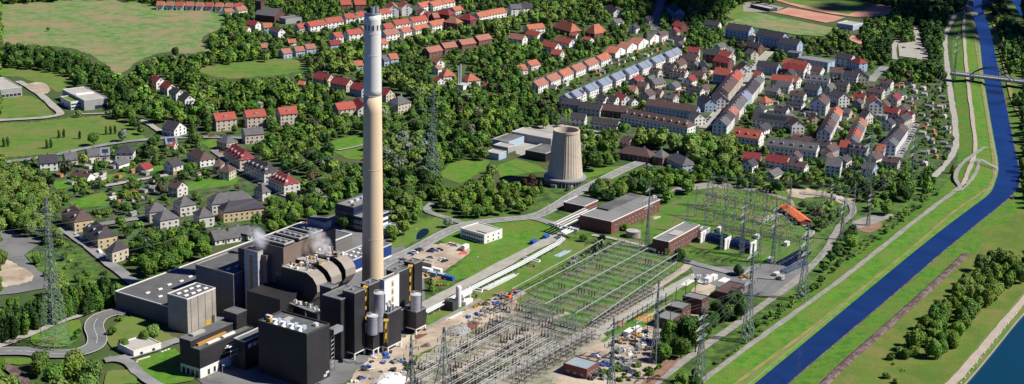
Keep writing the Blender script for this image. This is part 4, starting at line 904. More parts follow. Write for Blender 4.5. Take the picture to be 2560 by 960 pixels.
# ---------------------------------------------------------------- houses
COLN = dict(r_red='red', r_orange='orange', r_terra='rust-red', r_darkred='dark red', r_brown='brown', r_grey='grey', r_dark='dark', r_slate='blue-grey', feltroof='flat grey')
WALN = dict(white='white', offwhite='off-white', beige='beige', yellowwall='yellow', bluewall='pale blue', greywall='grey', brick='brick', darkbrick='dark brick')
HOUSES = []
DEFW = 10.
def house(x1, y1, x2, y2, roof, wall, w=DEFW, ev=5.4, rg=None, hip=0., dorm=0, kind='house', win=True, solar=0, flat=False):
    rg = rg if rg is not None else ev + w * .38
    p, q = np.array(at2(x1, y1, rg)), np.array(at2(x2, y2, rg)); d = q - p; L_ = float(np.hypot(*d)); yaw = math.atan2(d[1], d[0])
    L_ = max(L_, 5.); c = (p + q) / 2
    R = Rect.__new__(Rect); R.yaw = yaw; R.h = rg; R.A = np.array([math.cos(yaw), math.sin(yaw)]); R.B = np.array([math.sin(yaw), -math.cos(yaw)])
    a, b_ = c @ R.A, c @ R.B; R.set(a - L_/2, a + L_/2, b_ - w/2, b_ + w/2)
    t = thing(kind, '', kind.replace('_', ' '), (c[0], c[1], 0)); t['category'] = 'house'
    if flat:
        R.h = ev; b = MB(); b.prism(R.poly(), 0, ev, wall); b.build('wall', t); MB().prism(R.poly(-.3), ev, ev + .35, roof).build('roof', t)
    else: gable(t, R, ev, rg, roof, wall, 'u', hip=(min(.45, w * .45 / L_) if hip else 0))
    rs = random.Random(int(x1 * 7 + y1 * 13))
    far = y1 < 150
    cam = np.array([0, 0]) - c; cam = cam / np.hypot(*cam)
    if win:
        fl = 1 if ev < 4 else (2 if ev < 7.4 else 3); me = winmesh(1.25 if not far else 1.6, 1.45)
        ww = 1.6
        for nrm, f_, ln in ((R.B, 'b', L_), (-R.B, 'c', L_), (R.A, 'r', w), (-R.A, 'l', w)):
            if nrm @ cam < .12 and not (nrm[0] > .5 and nrm @ cam > -.2): continue
            n = max(1, int(ln / (3.3 if not far else 4.2)))
            if far and f_ in 'rl': n = 1
            for k in range(fl):
                z = .9 + k * 2.7
                for i in range(n):
                    f = (i + .5) / n
                    pt = {'b': R.pt(f, 1), 'c': R.pt(f, 0), 'r': R.pt(1, f), 'l': R.pt(0, f)}[f_]
                    inst('window', me, t, (pt[0] - c[0], pt[1] - c[1], z), math.atan2(nrm[1], nrm[0]))
            if f_ in 'rl' and not hip and not flat and w > 7:
                pt = R.pt(1 if f_ == 'r' else 0, .5); inst('window', me, t, (pt[0] - c[0], pt[1] - c[1], ev + .6), math.atan2(nrm[1], nrm[0]))
        s = R.B if R.B @ cam > 0 else -R.B; pt = R.pt(.28, 1 if R.B @ cam > 0 else 0); b = MB(); b.box((pt[0] + s[0]*.04, pt[1] + s[1]*.04, 0), (1.1, .16, 2.1), yaw, 'r_brown'); b.build('door', t)
    ro = [c_ for c_ in t.children if c_.name.startswith('roof')][0]
    if not flat:
        for f in ([.5] if L_ < 14 else [.22, .72]):
            pt = R.pt(f, .42); MB().box((pt[0], pt[1], rg - .9), (.9, .7, 1.9), yaw, rs.choice(['brick', 'greywall', 'darkbrick'])).build('chimney', ro)
        for i in range(dorm):
            side = 1 if R.B @ cam > 0 else 0; f = (i + .5) / dorm; v = .5 + (.27 if side else -.27); pt = R.pt(f, v); zz = ev + (rg - ev) * .34
            b = MB(); b.box((pt[0], pt[1], zz - .6), (1.9, 1.9, 2.0), yaw, 'offwhite', roof); dm = b.build('dormer', ro)
            pt = R.pt(f, v + (.97 / w if side else -.97 / w)); s = R.B if side else -R.B
            inst('dormer_window', winmesh(1.2, .8), ro, (pt[0] - c[0], pt[1] - c[1], zz + .2), math.atan2(s[1], s[0]))
        if solar:
            side = 1 if R.B @ cam > 0 else 0; b = MB(); v0, v1 = (.62, .9) if side else (.38, .1)
            zf = lambda v: rg + .30 - (rg - ev) * abs(v - .5) * 2 + .03
            Pq = [(*R.pt(.15, v1)[:2], zf(v1)), (*R.pt(.85, v1)[:2], zf(v1)), (*R.pt(.85, v0)[:2], zf(v0)), (*R.pt(.15, v0)[:2], zf(v0))]
            if not side: Pq = Pq[::-1]
            b.add(Pq, [(0, 1, 2, 3)], 'glass'); b.build('solar_panel', ro)
        elif rs.random() < .35 and not far:
            pass
    foot(c[0], c[1], yaw, L_/2 + 1, w/2 + 1)
    clear(hull([proj(x, y, z) for x, y in R.poly() for z in (2.5, rg * .9)]), .86)
    HOUSES.append(t); t['_x'] = (x1 + x2) / 2; t['_r'] = roof; t['_w'] = wall
    return t
def cluster(phrase, group, lst):
    for t in lst: t['_x'] = t['_x']
    s = sorted(lst, key=lambda t: t['_x'])
    cnt = {}
    for t in s: cnt.setdefault((t['_r'], t['_w']), []).append(t)
    for (r, w), L_ in cnt.items():
        for i, t in enumerate(L_):
            lead = '%s %s-roofed house' % (WALN[w], COLN[r])
            if len(L_) == 1: t['label'] = '%s, the only one %s' % (lead, phrase)
            else: t['label'] = '%s, %s such from left %s' % (lead, ordn(i), phrase)
            t['group'] = group
def row(x1, y1, x2, y2, n, roofs, walls, gap=.12, across=False, rl=9., stag=0, **k):
    out = []; ev0 = k.get('ev', 5.4)
    for i in range(n):
        if stag: k['ev'] = ev0 + (.9 if i % 2 else -.3); k['w'] = 10.5 if i % 2 else 9.8
        f0, f1 = (i + gap / 2) / n, (i + 1 - gap / 2) / n
        r = roofs if isinstance(roofs, str) else roofs[i % len(roofs)]; w_ = walls if isinstance(walls, str) else walls[i % len(walls)]
        a = (x1 + (x2-x1)*f0, y1 + (y2-y1)*f0); c = (x1 + (x2-x1)*f1, y1 + (y2-y1)*f1)
        if across:      # ridge at right angles to the row
            rg = k.get('ev', 5.4) + 4; p, q = np.array(at2(*a, rg)), np.array(at2(*c, rg)); m = (p + q) / 2; d = q - p; L_ = np.hypot(*d); d = d / L_; nn = np.array([d[1], -d[0]])
            e0, e1 = m - nn * rl / 2, m + nn * rl / 2; P0, P1 = proj(*e0, rg), proj(*e1, rg); kk = dict(k); kk['rg'] = rg
            out.append(house(P0[0], P0[1], P1[0], P1[1], r, w_, w=L_ * .97, **kk))
        else: out.append(house(a[0], a[1], c[0], c[1], r, w_, **k))
    return out
def hs(lst, **k):
    o = []
    for e in lst:
        kk = dict(k); 
        if len(e) > 6: kk.update(e[6])
        o.append(house(*e[:6], **kk))
    return o
O, T_, RD_, DR, BR, GR, DK, SL = 'r_orange', 'r_terra', 'r_red', 'r_darkred', 'r_brown', 'r_grey', 'r_dark', 'r_slate'
W, OW, BE, YE, BW, GW, BK, DB = 'white', 'offwhite', 'beige', 'yellowwall', 'bluewall', 'greywall', 'brick', 'darkbrick'
cluster('in the row above the slate terrace', 'white houses with rusty roofs above the slate terrace', row(1330, 205, 1520, 129, 6, [T_, T_, O], [W], .22, w=10, ev=6) + row(1524, 122, 1640, 78, 4, [O, T_, T_, GR], W, .1, True, 11, ev=5.5))
cluster('in the long slate terrace', 'terrace of blue-grey roofed white houses', row(1410, 236, 1694, 118, 17, SL, W, .1, w=10.5, ev=6, stag=1))
cluster('between slate terrace and cooling tower', 'dark roofed blocks between the slate terrace and the cooling tower',
    hs([(1408,244,1452,249,DK,OW), (1452,254,1506,261,DK,OW), (1510,259,1568,266,BR,DB), (1563,269,1730,301,BR,W,dict(dorm=9,hip=1,w=12,ev=7)), (1620,247,1746,265,BR,BW,dict(w=10,ev=7)),  # last block: light walls coloured pale blue for the shade on them
        (1430,281,1465,284,DK,W), (1482,293,1548,301,DK,W,dict(ev=4)), (1575,213,1592,215,T_,BE,dict(ev=4)), (1545,230,1568,239,RD_,W,dict(ev=4)), (1597,203,1620,206,BR,OW,dict(ev=4)), (1628,198,1655,193,GR,BE), (1438,224,1462,227,GR,W), (1498,236,1518,240,DK,W,dict(ev=4)), (1522,237,1544,241,DK,W,dict(ev=4)), (1566,240,1588,247,GR,W,dict(ev=3,w=7))], w=10, ev=5.5))
cluster('between slate terrace and pitches', 'houses between the slate terrace and the barracks',
    hs([(1680,169,1718,174,BR,W,dict(dorm=4)), (1722,117,1749,119,DR,W,dict(ev=8)), (1708,134,1744,140,BR,OW,dict(ev=6)), (1762,122,1799,126,DK,BK,dict(ev=8)), (1800,124,1831,131,RD_,OW,dict(ev=8)), (1790,139,1828,146,DR,BK,dict(ev=8)),
        (1735,158,1741,150,GR,BE,dict(w=7,ev=5)), (1757,150,1766,162,GR,YE,dict(w=7,ev=6)), (1733,176,1762,180,BR,OW,dict(ev=4)), (1790,168,1829,173,RD_,BW,dict(ev=9,w=12))]))
cluster('left along the town street', 'houses on the left side of the town street',
    row(1842,173,1804,218,3,[RD_,BR,BR],BE,.03,w=12,ev=10) + hs([(1795,225,1808,240,GR,W,dict(ev=8)), (1758,235,1778,248,DK,BW,dict(ev=7)), (1735,276,1752,284,GR,W,dict(ev=6)), (1872,121,1888,126,GR,BE,dict(w=9)), (1855,153,1868,160,DK,W,dict(w=9)), (1846,160,1858,168,BR,W,dict(w=9))]))
cluster('right along the town street', 'houses on the right side of the town street', row(1896,184,1800,300,9,[GR,DK,DK,SL,GR,GR,T_,DK,GR],[W,OW,W,BW,W,W,BK,W,W],.05,w=11,ev=8.5))
cluster('right of the town street below the barracks', 'houses right of the town street',
    hs([(1840,318,1905,327,RD_,W,dict(ev=7,w=13,dorm=3)), (1887,279,1984,291,DK,W,dict(ev=6,w=12,solar=1)), (1922,344,2046,359,GR,W,dict(ev=7,w=11,dorm=5)), (1860,379,1903,383,DR,GW,dict(ev=4)), (1920,384,1972,392,DR,W,dict(ev=5)), (2068,394,2105,398,GR,W,dict(ev=8,w=11)),
        (1904,243,1922,239,O,BE,dict(ev=3,hip=1)), (1897,151,1948,158,DK,BW,dict(ev=7)), (1960,147,1998,151,RD_,W,dict(ev=7)), (1962,158,2000,163,DR,DB,dict(ev=7)), (1932,185,1983,191,RD_,GW,dict(ev=7)), (1945,200,1979,205,GR,W,dict(ev=6)), (1888,177,1906,180,RD_,W,dict(ev=8)), (1868,102,1904,109,DK,BK,dict(ev=6)), (1874,88,1890,90,DK,OW,dict(ev=5)),
        (1980,148,2022,156,RD_,W,dict(ev=8)), (1975,160,2015,165,DR,W,dict(ev=7)), (1978,188,2000,192,O,W,dict(ev=6)), (1985,292,1997,301,BR,W,dict(ev=7)), (1972,119,2002,122,GR,GW,dict(flat=True,ev=5))]))
cluster('between the barracks and allotments', 'houses between the barracks and the allotments',
    hs([(2003,128,2080,140,'feltroof',BW,dict(flat=True,ev=9,w=14)), (2095,131,2134,137,DK,W,dict(ev=8)), (2135,141,2160,148,DR,BW,dict(ev=8,hip=1)), (2033,164,2058,168,BR,W,dict(ev=7)), (2075,167,2106,169,BR,W,dict(ev=7)), (2112,176,2148,181,DK,W,dict(ev=7)), (2147,170,2160,182,GR,BE,dict(ev=7)),
        (2018,186,2075,191,GR,W,dict(ev=7,dorm=4)), (2015,208,2051,213,DK,BW,dict(ev=6)), (2057,232,2046,247,BR,W,dict(ev=9,w=13)), (2086,222,2112,234,GR,W,dict(ev=8)), (2030,280,2042,288,BR,BE,dict(ev=4,w=7)), (2182,236,2192,247,O,W,dict(ev=9,w=11)), (2192,278,2218,281,'feltroof',BW,dict(flat=True,ev=4,w=8)), (2158,275,2175,279,DK,OW,dict(ev=7)),
        (2103,350,2125,353,RD_,BW,dict(ev=6)), (2128,355,2172,361,DK,OW,dict(ev=6,dorm=3)), (2195,359,2215,362,O,BW,dict(ev=5)), (2162,403,2190,408,GR,BW,dict(ev=6)), (2020,265,2040,270,GR,W,dict(flat=True,ev=3))]) + row(2092,264,2060,322,4,[O,GR,BR,DK],W,.03,w=10,ev=7.5) + row(2152,292,2128,344,4,[T_,GR,RD_,GR],W,.03,w=10,ev=7) + row(2254,306,2222,350,4,[BR,DK,DK,GR],W,.03,w=11,ev=8))
cluster('in the football pitch barracks', 'barracks beside the football pitch', hs([(1822,57,1880,65,DK,BW,dict(ev=10,w=13)), (1900,72,1963,83,DK,BW,dict(ev=10,w=13)), (1954,93,2001,100,DK,BW,dict(ev=9,w=12)), (1765,50,1800,54,DK,W,dict(ev=5)), (1868,76,1882,79,GR,W,dict(ev=5))]))
cluster('above the rusty-roofed row', 'villas at the top beside the main road', hs([(1395,48,1440,60,O,DB,dict(hip=1,ev=5,rg=12,w=13)), (1475,63,1507,58,O,DB,dict(hip=1,ev=5,rg=12.5,w=13)), (1428,80,1445,83,O,W,dict(ev=3,w=6)), (1462,90,1480,94,O,W,dict(ev=3,w=6)), (1680,8,1700,22,DK,BW,dict(ev=7)), (1690,52,1712,58,RD_,BK,dict(ev=6)), (1520,12,1545,22,DK,W,dict(ev=5)), (1395,95,1412,98,O,W,dict(ev=3))]))
cluster('left of the rusty-roofed row among trees', 'houses in the wood left of the rusty-roofed row', hs([(1277,83,1313,88,T_,W), (1316,62,1356,58,O,W), (1322,74,1352,80,RD_,W), (1360,101,1396,108,RD_,W), (1397,91,1432,98,RD_,W), (1382,122,1406,125,RD_,OW), (1318,154,1340,148,O,W,dict(ev=4)), (1294,163,1312,161,O,W,dict(ev=4)), (1212,206,1222,208,RD_,W,dict(ev=3,w=6)), (1225,233,1245,236,RD_,BW,dict(ev=4,w=7)), (1376,212,1390,213,GR,W,dict(ev=3,w=6))]))
cluster('in terraces right of chimney top', 'white terraces with orange roofs beside the chimney top', hs([(982,51,1018,46,RD_,W), (1025,44,1062,38,RD_,W), (957,60,978,57,RD_,W), (957,77,990,71,T_,W), (1000,70,1020,66,O,W), (1030,65,1065,58,O,W), (1072,54,1108,47,O,W), (945,24,972,20,RD_,W), (948,98,962,96,O,W)], w=10, ev=6))
cluster('in the top row right of chimney', 'gabled houses at the top right of the chimney', hs([(978,3,984,13,O,W,dict(ev=9,w=11)), (1008,0,1018,9,O,W,dict(ev=9,w=11)), (1045,8,1072,2,O,W), (1074,5,1100,-1,O,W), (1103,-2,1130,-6,O,W), (1052,20,1062,24,RD_,W,dict(ev=4)), (1190,32,1212,28,O,W), (1213,27,1258,19,O,W), (1275,11,1302,10,GR,W,dict(ev=8)), (1305,9,1330,8,DK,W,dict(ev=6)), (1130,18,1150,14,O,W,dict(ev=4))]))
cluster('among the brick villas', 'dark brick villas', hs([(1060,28,1078,31,DR,DB,dict(hip=1,w=11)), (1080,33,1094,32,T_,BK), (1097,20,1131,25,DR,DB,dict(hip=1,w=12,ev=7)), (1117,41,1150,45,T_,DB,dict(hip=1,w=12,ev=8)), (1154,33,1185,38,DR,DB,dict(hip=1,w=12,ev=7))]))
cluster('in the brick row before the avenue', 'brick houses with rusty roofs below the avenue', hs([(1064,119,1098,113,T_,BK), (1104,108,1136,104,T_,BK), (1147,100,1182,95,T_,BK), (1188,90,1221,84,T_,BK), (1090,144,1102,148,O,W,dict(ev=5,w=8))], w=10, ev=6))
cluster('around the twin silver stacks', 'houses near the heating plant', hs([(1103,174,1134,172,O,W,dict(hip=1,ev=5,w=12)), (1161,186,1193,183,O,W,dict(hip=1,ev=5,w=12)), (1092,191,1103,195,RD_,W,dict(ev=3,w=7)), (1087,165,1096,162,T_,W,dict(ev=5,w=7)), (971,135,990,133,O,BW,dict(w=10)), (952,139,964,137,GR,BW)]))
cluster('tucked at the chimney right side', 'houses beside the chimney shaft', hs([(982,244,1014,237,GR,BE,dict(hip=1,ev=8,w=12)), (958,220,976,224,DR,BE,dict(ev=6))]))
cluster('among the terraces left of chimney top', 'white terraces left of the chimney top', hs([(768,55,808,49,RD_,W), (812,46,852,41,RD_,W), (860,35,884,33,RD_,W), (889,31,912,28,RD_,W), (832,82,850,79,RD_,W), (866,75,900,71,RD_,W), (903,66,914,64,O,W), (742,60,760,58,RD_,W,dict(ev=4)), (850,1,875,0,RD_,BK), (885,1,912,0,RD_,BK)], w=10, ev=6))
cluster('in the villa group by the church', 'villas below the church', hs([(622,50,645,53,DR,W,dict(ev=6)), (657,58,678,57,O,BW,dict(ev=6)), (680,66,704,71,BR,W,dict(ev=6)), (702,123,723,120,T_,BW,dict(ev=5)), (735,117,757,115,T_,BW,dict(ev=5)), (762,111,785,109,T_,BW,dict(ev=5)), (823,101,850,99,DR,BW,dict(ev=5)), (719,98,738,97,O,W,dict(ev=3,w=7)), (652,110,670,109,T_,BW,dict(ev=3,w=7)), (883,152,905,151,O,BW,dict(ev=5)), (845,142,856,144,T_,W,dict(ev=4,w=7)), (612,66,622,67,O,W,dict(ev=3,w=7)), (590,18,612,15,T_,W,dict(ev=4)), (560,22,580,20,T_,W,dict(ev=4))], w=9))
cluster('in the row left of the chimney', 'dark red roofed houses left of the chimney', hs([(792,180,828,186,DR,BE), (836,191,876,198,DR,BE), (885,205,915,211,DR,BW), (838,258,882,253,RD_,BE), (747,202,763,203,O,W,dict(ev=2.5,w=6)), (893,243,912,262,DR,W,dict(ev=5))], w=11, ev=6))
cluster('above the left street crossing', 'red roofed beige houses above the street', hs([(534,284,585,279,RD_,BE), (612,276,660,272,RD_,BE), (695,269,738,265,RD_,BE)], w=11, ev=8.5, dorm=1))
cluster('along the very top edge at left', 'row of orange roofed houses along the top edge', row(390, 3, 610, 8, 9, [O, T_, RD_], [W, BW], .25, w=9, ev=5))
cluster('in the meadow wood gable group', 'dark roofed white gables in the wood', hs([(384,188,402,194,DR,W), (411,203,430,210,DR,W), (434,217,452,224,DK,W), (459,231,475,238,DK,W), (420,300,450,306,DK,W,dict(ev=5,w=13))], w=9, ev=6))
cluster('around the left street crossing', 'houses around the left street crossing', hs([(412,343,440,341,SL,BE,dict(solar=1,ev=4)), (608,321,655,317,GR,BE,dict(ev=7)), (555,336,580,343,GR,BE,dict(ev=6,hip=1)), (485,367,518,384,BR,W,dict(ev=5,hip=1,w=11)), (537,397,556,398,BR,BE,dict(ev=6,hip=1)), (556,409,581,412,BR,BE,dict(ev=6,hip=1)), (645,463,665,459,GR,OW,dict(ev=6,hip=1)), (420,352,440,354,RD_,W,dict(ev=2.6,w=7))]))
cluster('of the diagonal dormered row', 'long dormered houses in the diagonal row', hs([(580,355,620,382,DR,BE), (628,390,680,414,DK,OW), (690,424,730,442,DR,OW)], w=12, ev=7.5, hip=1, dorm=5))
cluster('along the street left of the gardens', 'houses along the field street', hs([(97,388,141,385,DK,W,dict(ev=6,w=11)), (160,383,190,380,GR,BE,dict(ev=4)), (217,373,249,370,GR,BE,dict(ev=4)), (251,370,273,369,SL,BE,dict(ev=4,solar=1)), (290,363,335,363,DK,W,dict(ev=5,w=11,hip=1))]))
cluster('at the lower street corner', 'long houses at the left end of the lower street', hs([(176,508,209,533,BR,YE,dict(dorm=2)), (230,548,268,573,DK,YE,dict(dorm=3)), (283,600,300,605,DK,BE)], w=12, ev=7, hip=1))
cluster('among the hip roofs before the hall', 'beige hip roofed houses near the long hall', hs([(367,508,411,503,GR,BE), (390,529,437,521,GR,OW), (441,494,480,488,GR,OW), (490,521,528,516,GR,OW), (523,486,628,475,GR,OW,dict(w=12)), (551,506,655,494,DK,YE,dict(w=12)), (528,578,622,563,GR,W,dict(ev=3.2,hip=0)), (578,520,590,525,BR,YE,dict(ev=3,w=6,hip=0)), (610,520,625,524,BR,BE,dict(ev=3,w=6,hip=0))], w=11, ev=7, hip=1))
cluster('behind the plane trees by the plant road', 'low buildings behind the plane trees', hs([(1553,362,1632,374,BR,DB,dict(ev=5,hip=1)), (1640,372,1665,376,GR,BK,dict(ev=6,hip=1)), (1682,378,1725,398,GR,BW,dict(ev=5,hip=1)), (1560,340,1580,344,BR,BE,dict(ev=4))], w=11))
def infill(poly, n, phrase, group, seed, walls=(W, OW, BE, GW, W), roofs=(DK, GR, BR, DK, BR, DR)):
    rs = random.Random(seed); xs = [p[0] for p in poly]; ys = [p[1] for p in poly]; out = []; tr = 0
    while len(out) < n and tr < n * 60:
        tr += 1; px, py = rs.uniform(min(xs), max(xs)), rs.uniform(min(ys), max(ys))
        if not inpoly(poly, np.array([px]), np.array([py]))[0] or CLEAR[int(py / 4), int(px / 4)] > .3: continue
        x, y = at2(px, py, 6); w_ = rs.uniform(7, 9.5); L_ = rs.uniform(8, 15)
        if any((x - f[0]) ** 2 + (y - f[1]) ** 2 < (max(f[4], 6) * .75 + 8.5) ** 2 for f in FOOT): continue
        a = YAW + rs.choice([0, 0, math.pi / 2]) + rs.uniform(-.12, .12); ev = rs.choice([2.8, 4.5, 5.6, 6]); rg = ev + w_ * .4
        p, q = proj(x - math.cos(a) * L_/2, y - math.sin(a) * L_/2, rg), proj(x + math.cos(a) * L_/2, y + math.sin(a) * L_/2, rg)
        out.append(house(*p, *q, rs.choice(roofs), rs.choice(walls), w=w_, ev=ev, win=ev > 4))
    cluster(phrase, group, out)
infill([(1900,160),(2150,175),(2240,205),(2300,330),(2220,390),(1900,330)], 26, 'infilling the right estate', 'small houses infilling the right estate', 1)
infill([(1560,200),(1700,130),(1880,100),(1880,170),(1780,240),(1620,250)], 15, 'infilling left of town street', 'small houses left of the town street', 2)
infill([(1840,330),(2120,330),(2240,400),(2150,430),(1880,430)], 10, 'infilling above the bare ground', 'small houses above the bare ground', 3)
infill([(130,400),(440,380),(560,400),(500,470),(180,480)], 5, 'infilling the left suburb', 'small houses in the left suburb', 4)
infill([(1540,40),(1760,30),(1790,90),(1700,110),(1560,90)], 8, 'infilling near the main road', 'small houses near the main road', 5)
# church
x, y = at2(680, 40); t = thing('church', 'grey roofed church with a short square tower at the top', 'church', (x, y, 0)); R = Rect(12, [(655, 18), (705, 22), (690, 27)], yaw_of((655, 18), (705, 23), 12)); c = R.pt(.5, .5); t.location = (c[0], c[1], 0); R.set(R.a0, R.a1, R.b0 - 3, R.b1 + 3); gable(t, R, 7, 13, 'r_grey', 'darkbrick')
b = MB(); p = R.pt(0, .5); b.box((p[0], p[1], 0), (7, 7, 19), R.yaw, 'darkbrick'); b.build('tower', t); b = MB(); b.box((p[0], p[1], 19), (7.4, 7.4, .6), R.yaw, 'r_dark'); b.build('tower_roof', t); R.mark()
R = Rect(5, [(698, 44), (720, 48), (740, 40)], math.radians(40)); block('church_hall', 'flat grey parish hall right below the church', 'building', R, 'greywall', 'greyroof')
for t in HOUSES:
    for k in ('_x', '_r', '_w'): del t[k]
# garden sheds and greenhouses in allotments and back gardens
SH = []
for k in range(4):
    b = MB(); w, d = (3.4, 2.8) if k % 2 else (4.6, 3.2); m = ['offwhite', 'ochre', 'greywall', 'beige'][k]; b.prism([(-w/2,-d/2),(w/2,-d/2),(w/2,d/2),(-w/2,d/2)], 0, 2.1, m)
    b.add([(-w/2-.3,-d/2-.3,2.05),(w/2+.3,-d/2-.3,2.05),(w/2+.3,0,2.9),(-w/2-.3,0,2.9),(w/2+.3,d/2+.3,2.05),(-w/2-.3,d/2+.3,2.05)], [(0,1,2,3),(3,2,4,5)], ['paleroof','r_terra','feltroof','r_grey'][k]); b.add([(-w/2,-d/2,2.1),(-w/2,0,2.85),(-w/2,d/2,2.1),(w/2,-d/2,2.1),(w/2,0,2.85),(w/2,d/2,2.1)], [(0,1,2),(5,4,3)], m)
    me = bpy.data.meshes.new('garden_shed'); me.from_pydata(b.v, [], b.f); [me.materials.append(M[z]) for z in b.mats]; me.polygons.foreach_set('material_index', b.m); SH.append(me)
SHN = ['white shed with pale roof', 'ochre shed with rust-red roof', 'grey shed with flat grey roof', 'beige shed with dark roof']
def sheds(poly, n, where, seed):
    rs = random.Random(seed); xs = [p[0] for p in poly]; ys = [p[1] for p in poly]; k = 0; tries = 0
    while k < n and tries < n * 30:
        tries += 1; px, py = rs.uniform(min(xs), max(xs)), rs.uniform(min(ys), max(ys))
        if not inpoly(poly, np.array([px]), np.array([py]))[0]: continue
        if CLEAR[int(py / 4), min(639, int(px / 4))] > .4: continue
        x, y = at2(px, py); j = rs.randrange(4); o = bpy.data.objects.new('garden_shed', SH[j]); o.location = (x, y, 0); o.rotation_euler = (0, 0, YAW + rs.choice([0, math.pi/2]) + rs.uniform(-.1, .1)); COL.objects.link(o)
        tag(o, SHN[j] + ' ' + where, 'shed', 'garden sheds ' + where); foot(x, y, 0, 3, 3); clear([(px-5,py-7),(px+5,py-7),(px+5,py+3),(px-5,py+3)], .8); k += 1
sheds([(2175,205),(2360,215),(2372,300),(2375,390),(2300,420),(2280,330),(2200,270)], 46, 'in the allotments near the river', 1)
sheds([(1390,220),(1470,150),(1530,135),(1650,90),(1690,110),(1560,170),(1420,215)], 26, 'in gardens of the slate terrace', 2)
sheds([(100,400),(460,400),(520,440),(420,480),(120,470)], 26, 'in gardens of the left suburb', 3)
sheds([(250,490),(360,480),(380,540),(280,560)], 10, 'behind the beige hip roofs', 4)
sheds([(1620,150),(1800,180),(1760,240),(1640,235)], 14, 'in yards left of the town street', 5)
sheds([(1900,160),(2150,180),(2170,330),(1920,330)], 22, 'in yards right of the town street', 6)
sheds([(950,80),(1110,60),(1110,80),(960,115)], 10, 'before the chimney top terraces', 7)
# ---------------------------------------------------------------- lattice pylons
def lattice(b, base, top, w0, w1, m, n, yaw, th=.22, diag=.12):
    def ring(z, w): return [Vector((base[0] + w/2 * (c*math.cos(yaw) - s*math.sin(yaw)), base[1] + w/2 * (c*math.sin(yaw) + s*math.cos(yaw)), z)) for c, s in ((-1,-1),(1,-1),(1,1),(-1,1))]
    prev = None; fs = [1 - (1 - i / n) ** 1.25 for i in range(n + 1)]
    for i, f in enumerate(fs):
        r = ring(base[2] + (top - base[2]) * f, w0 + (w1 - w0) * f)
        if prev:
            for k in range(4): b.bar(prev[k], r[(k+1)%4], diag, m, 3); b.bar(prev[(k+1)%4], r[k], diag, m, 3); b.bar(r[k], r[(k+1)%4], diag, m, 3)
        prev = r
def pylon(px, py, ytop, wbase, lab, arms=((.62, .30), (.75, .38), (.88, .26)), yaw=.3, m='zinc', th=.42, dg=.2):
    x, y = at2(px, py); h = hz(px, py, ytop); wb = wbase * mpp(px, py); waist = wb * .30
    t = thing('pylon', lab, 'pylon', (x, y, 0), 'lattice pylons')
    zs = h * .55
    def cor(z):
        w = wb + (waist - wb) * (z / zs) if z < zs else waist + (waist * .25 - waist) * (z - zs) / (h - zs)
        return [Vector((x + w/2 * (c*math.cos(yaw) - s*math.sin(yaw)), y + w/2 * (c*math.sin(yaw) + s*math.cos(yaw)), z)) for c, s in ((-1,-1),(1,-1),(1,1),(-1,1))]
    for k in range(4):
        b = MB(); b.bar(cor(0)[k], cor(zs)[k], th, m, 4); b.bar(cor(zs)[k], cor(h)[k], th * .8, m, 4); b.build('leg', t)
    b = MB(); n = max(8, int(h / 4)); prev = cor(0)
    for i in range(1, n + 1):
        f = i / n; f = 1 - (1 - f) ** 1.3 if False else f; r = cor(h * f)
        for k in range(4): b.bar(prev[k], r[(k+1)%4], dg, m, 3); b.bar(prev[(k+1)%4], r[k], dg, m, 3); b.bar(r[k], r[(k+1)%4], dg, m, 3)
        prev = r
    b.build('bracing', t)
    c, s = math.cos(yaw), math.sin(yaw); tips = []
    for f, l in arms:
        z = h * f; L_ = h * l / 2; b = MB(); q = cor(z); q2 = cor(z + h * .035)
        for sg in (-1, 1):
            tip = Vector((x + sg * L_ * c, y + sg * L_ * s, z)); ks = (1, 2) if sg > 0 else (0, 3)
            for k in ks: b.bar(q[k], tip, dg * 1.3, m, 3); b.bar(q2[k], tip, dg * 1.3, m, 3)
            for j in range(1, 5):
                g = j / 5; b.bar(q[ks[0]].lerp(tip, g), q2[ks[1]].lerp(tip, g), dg, m, 3); b.bar(q[ks[1]].lerp(tip, g), q[ks[0]].lerp(tip, min(1, g + .2)), dg, m, 3)
            for g in ((1., .55) if L_ > 6 else (1.,)):
                e = Vector((x, y, z)).lerp(tip, g); tips.append((e.x, e.y, e.z - 2.2)); bb = MB(); bb.bar(e, e - Vector((0, 0, 2.2)), .3, 'porcelain', 6); bb.build('insulator', t)
        b.build('crossarm', t)
    tips.append((x, y, h)); return tips
PY = {}
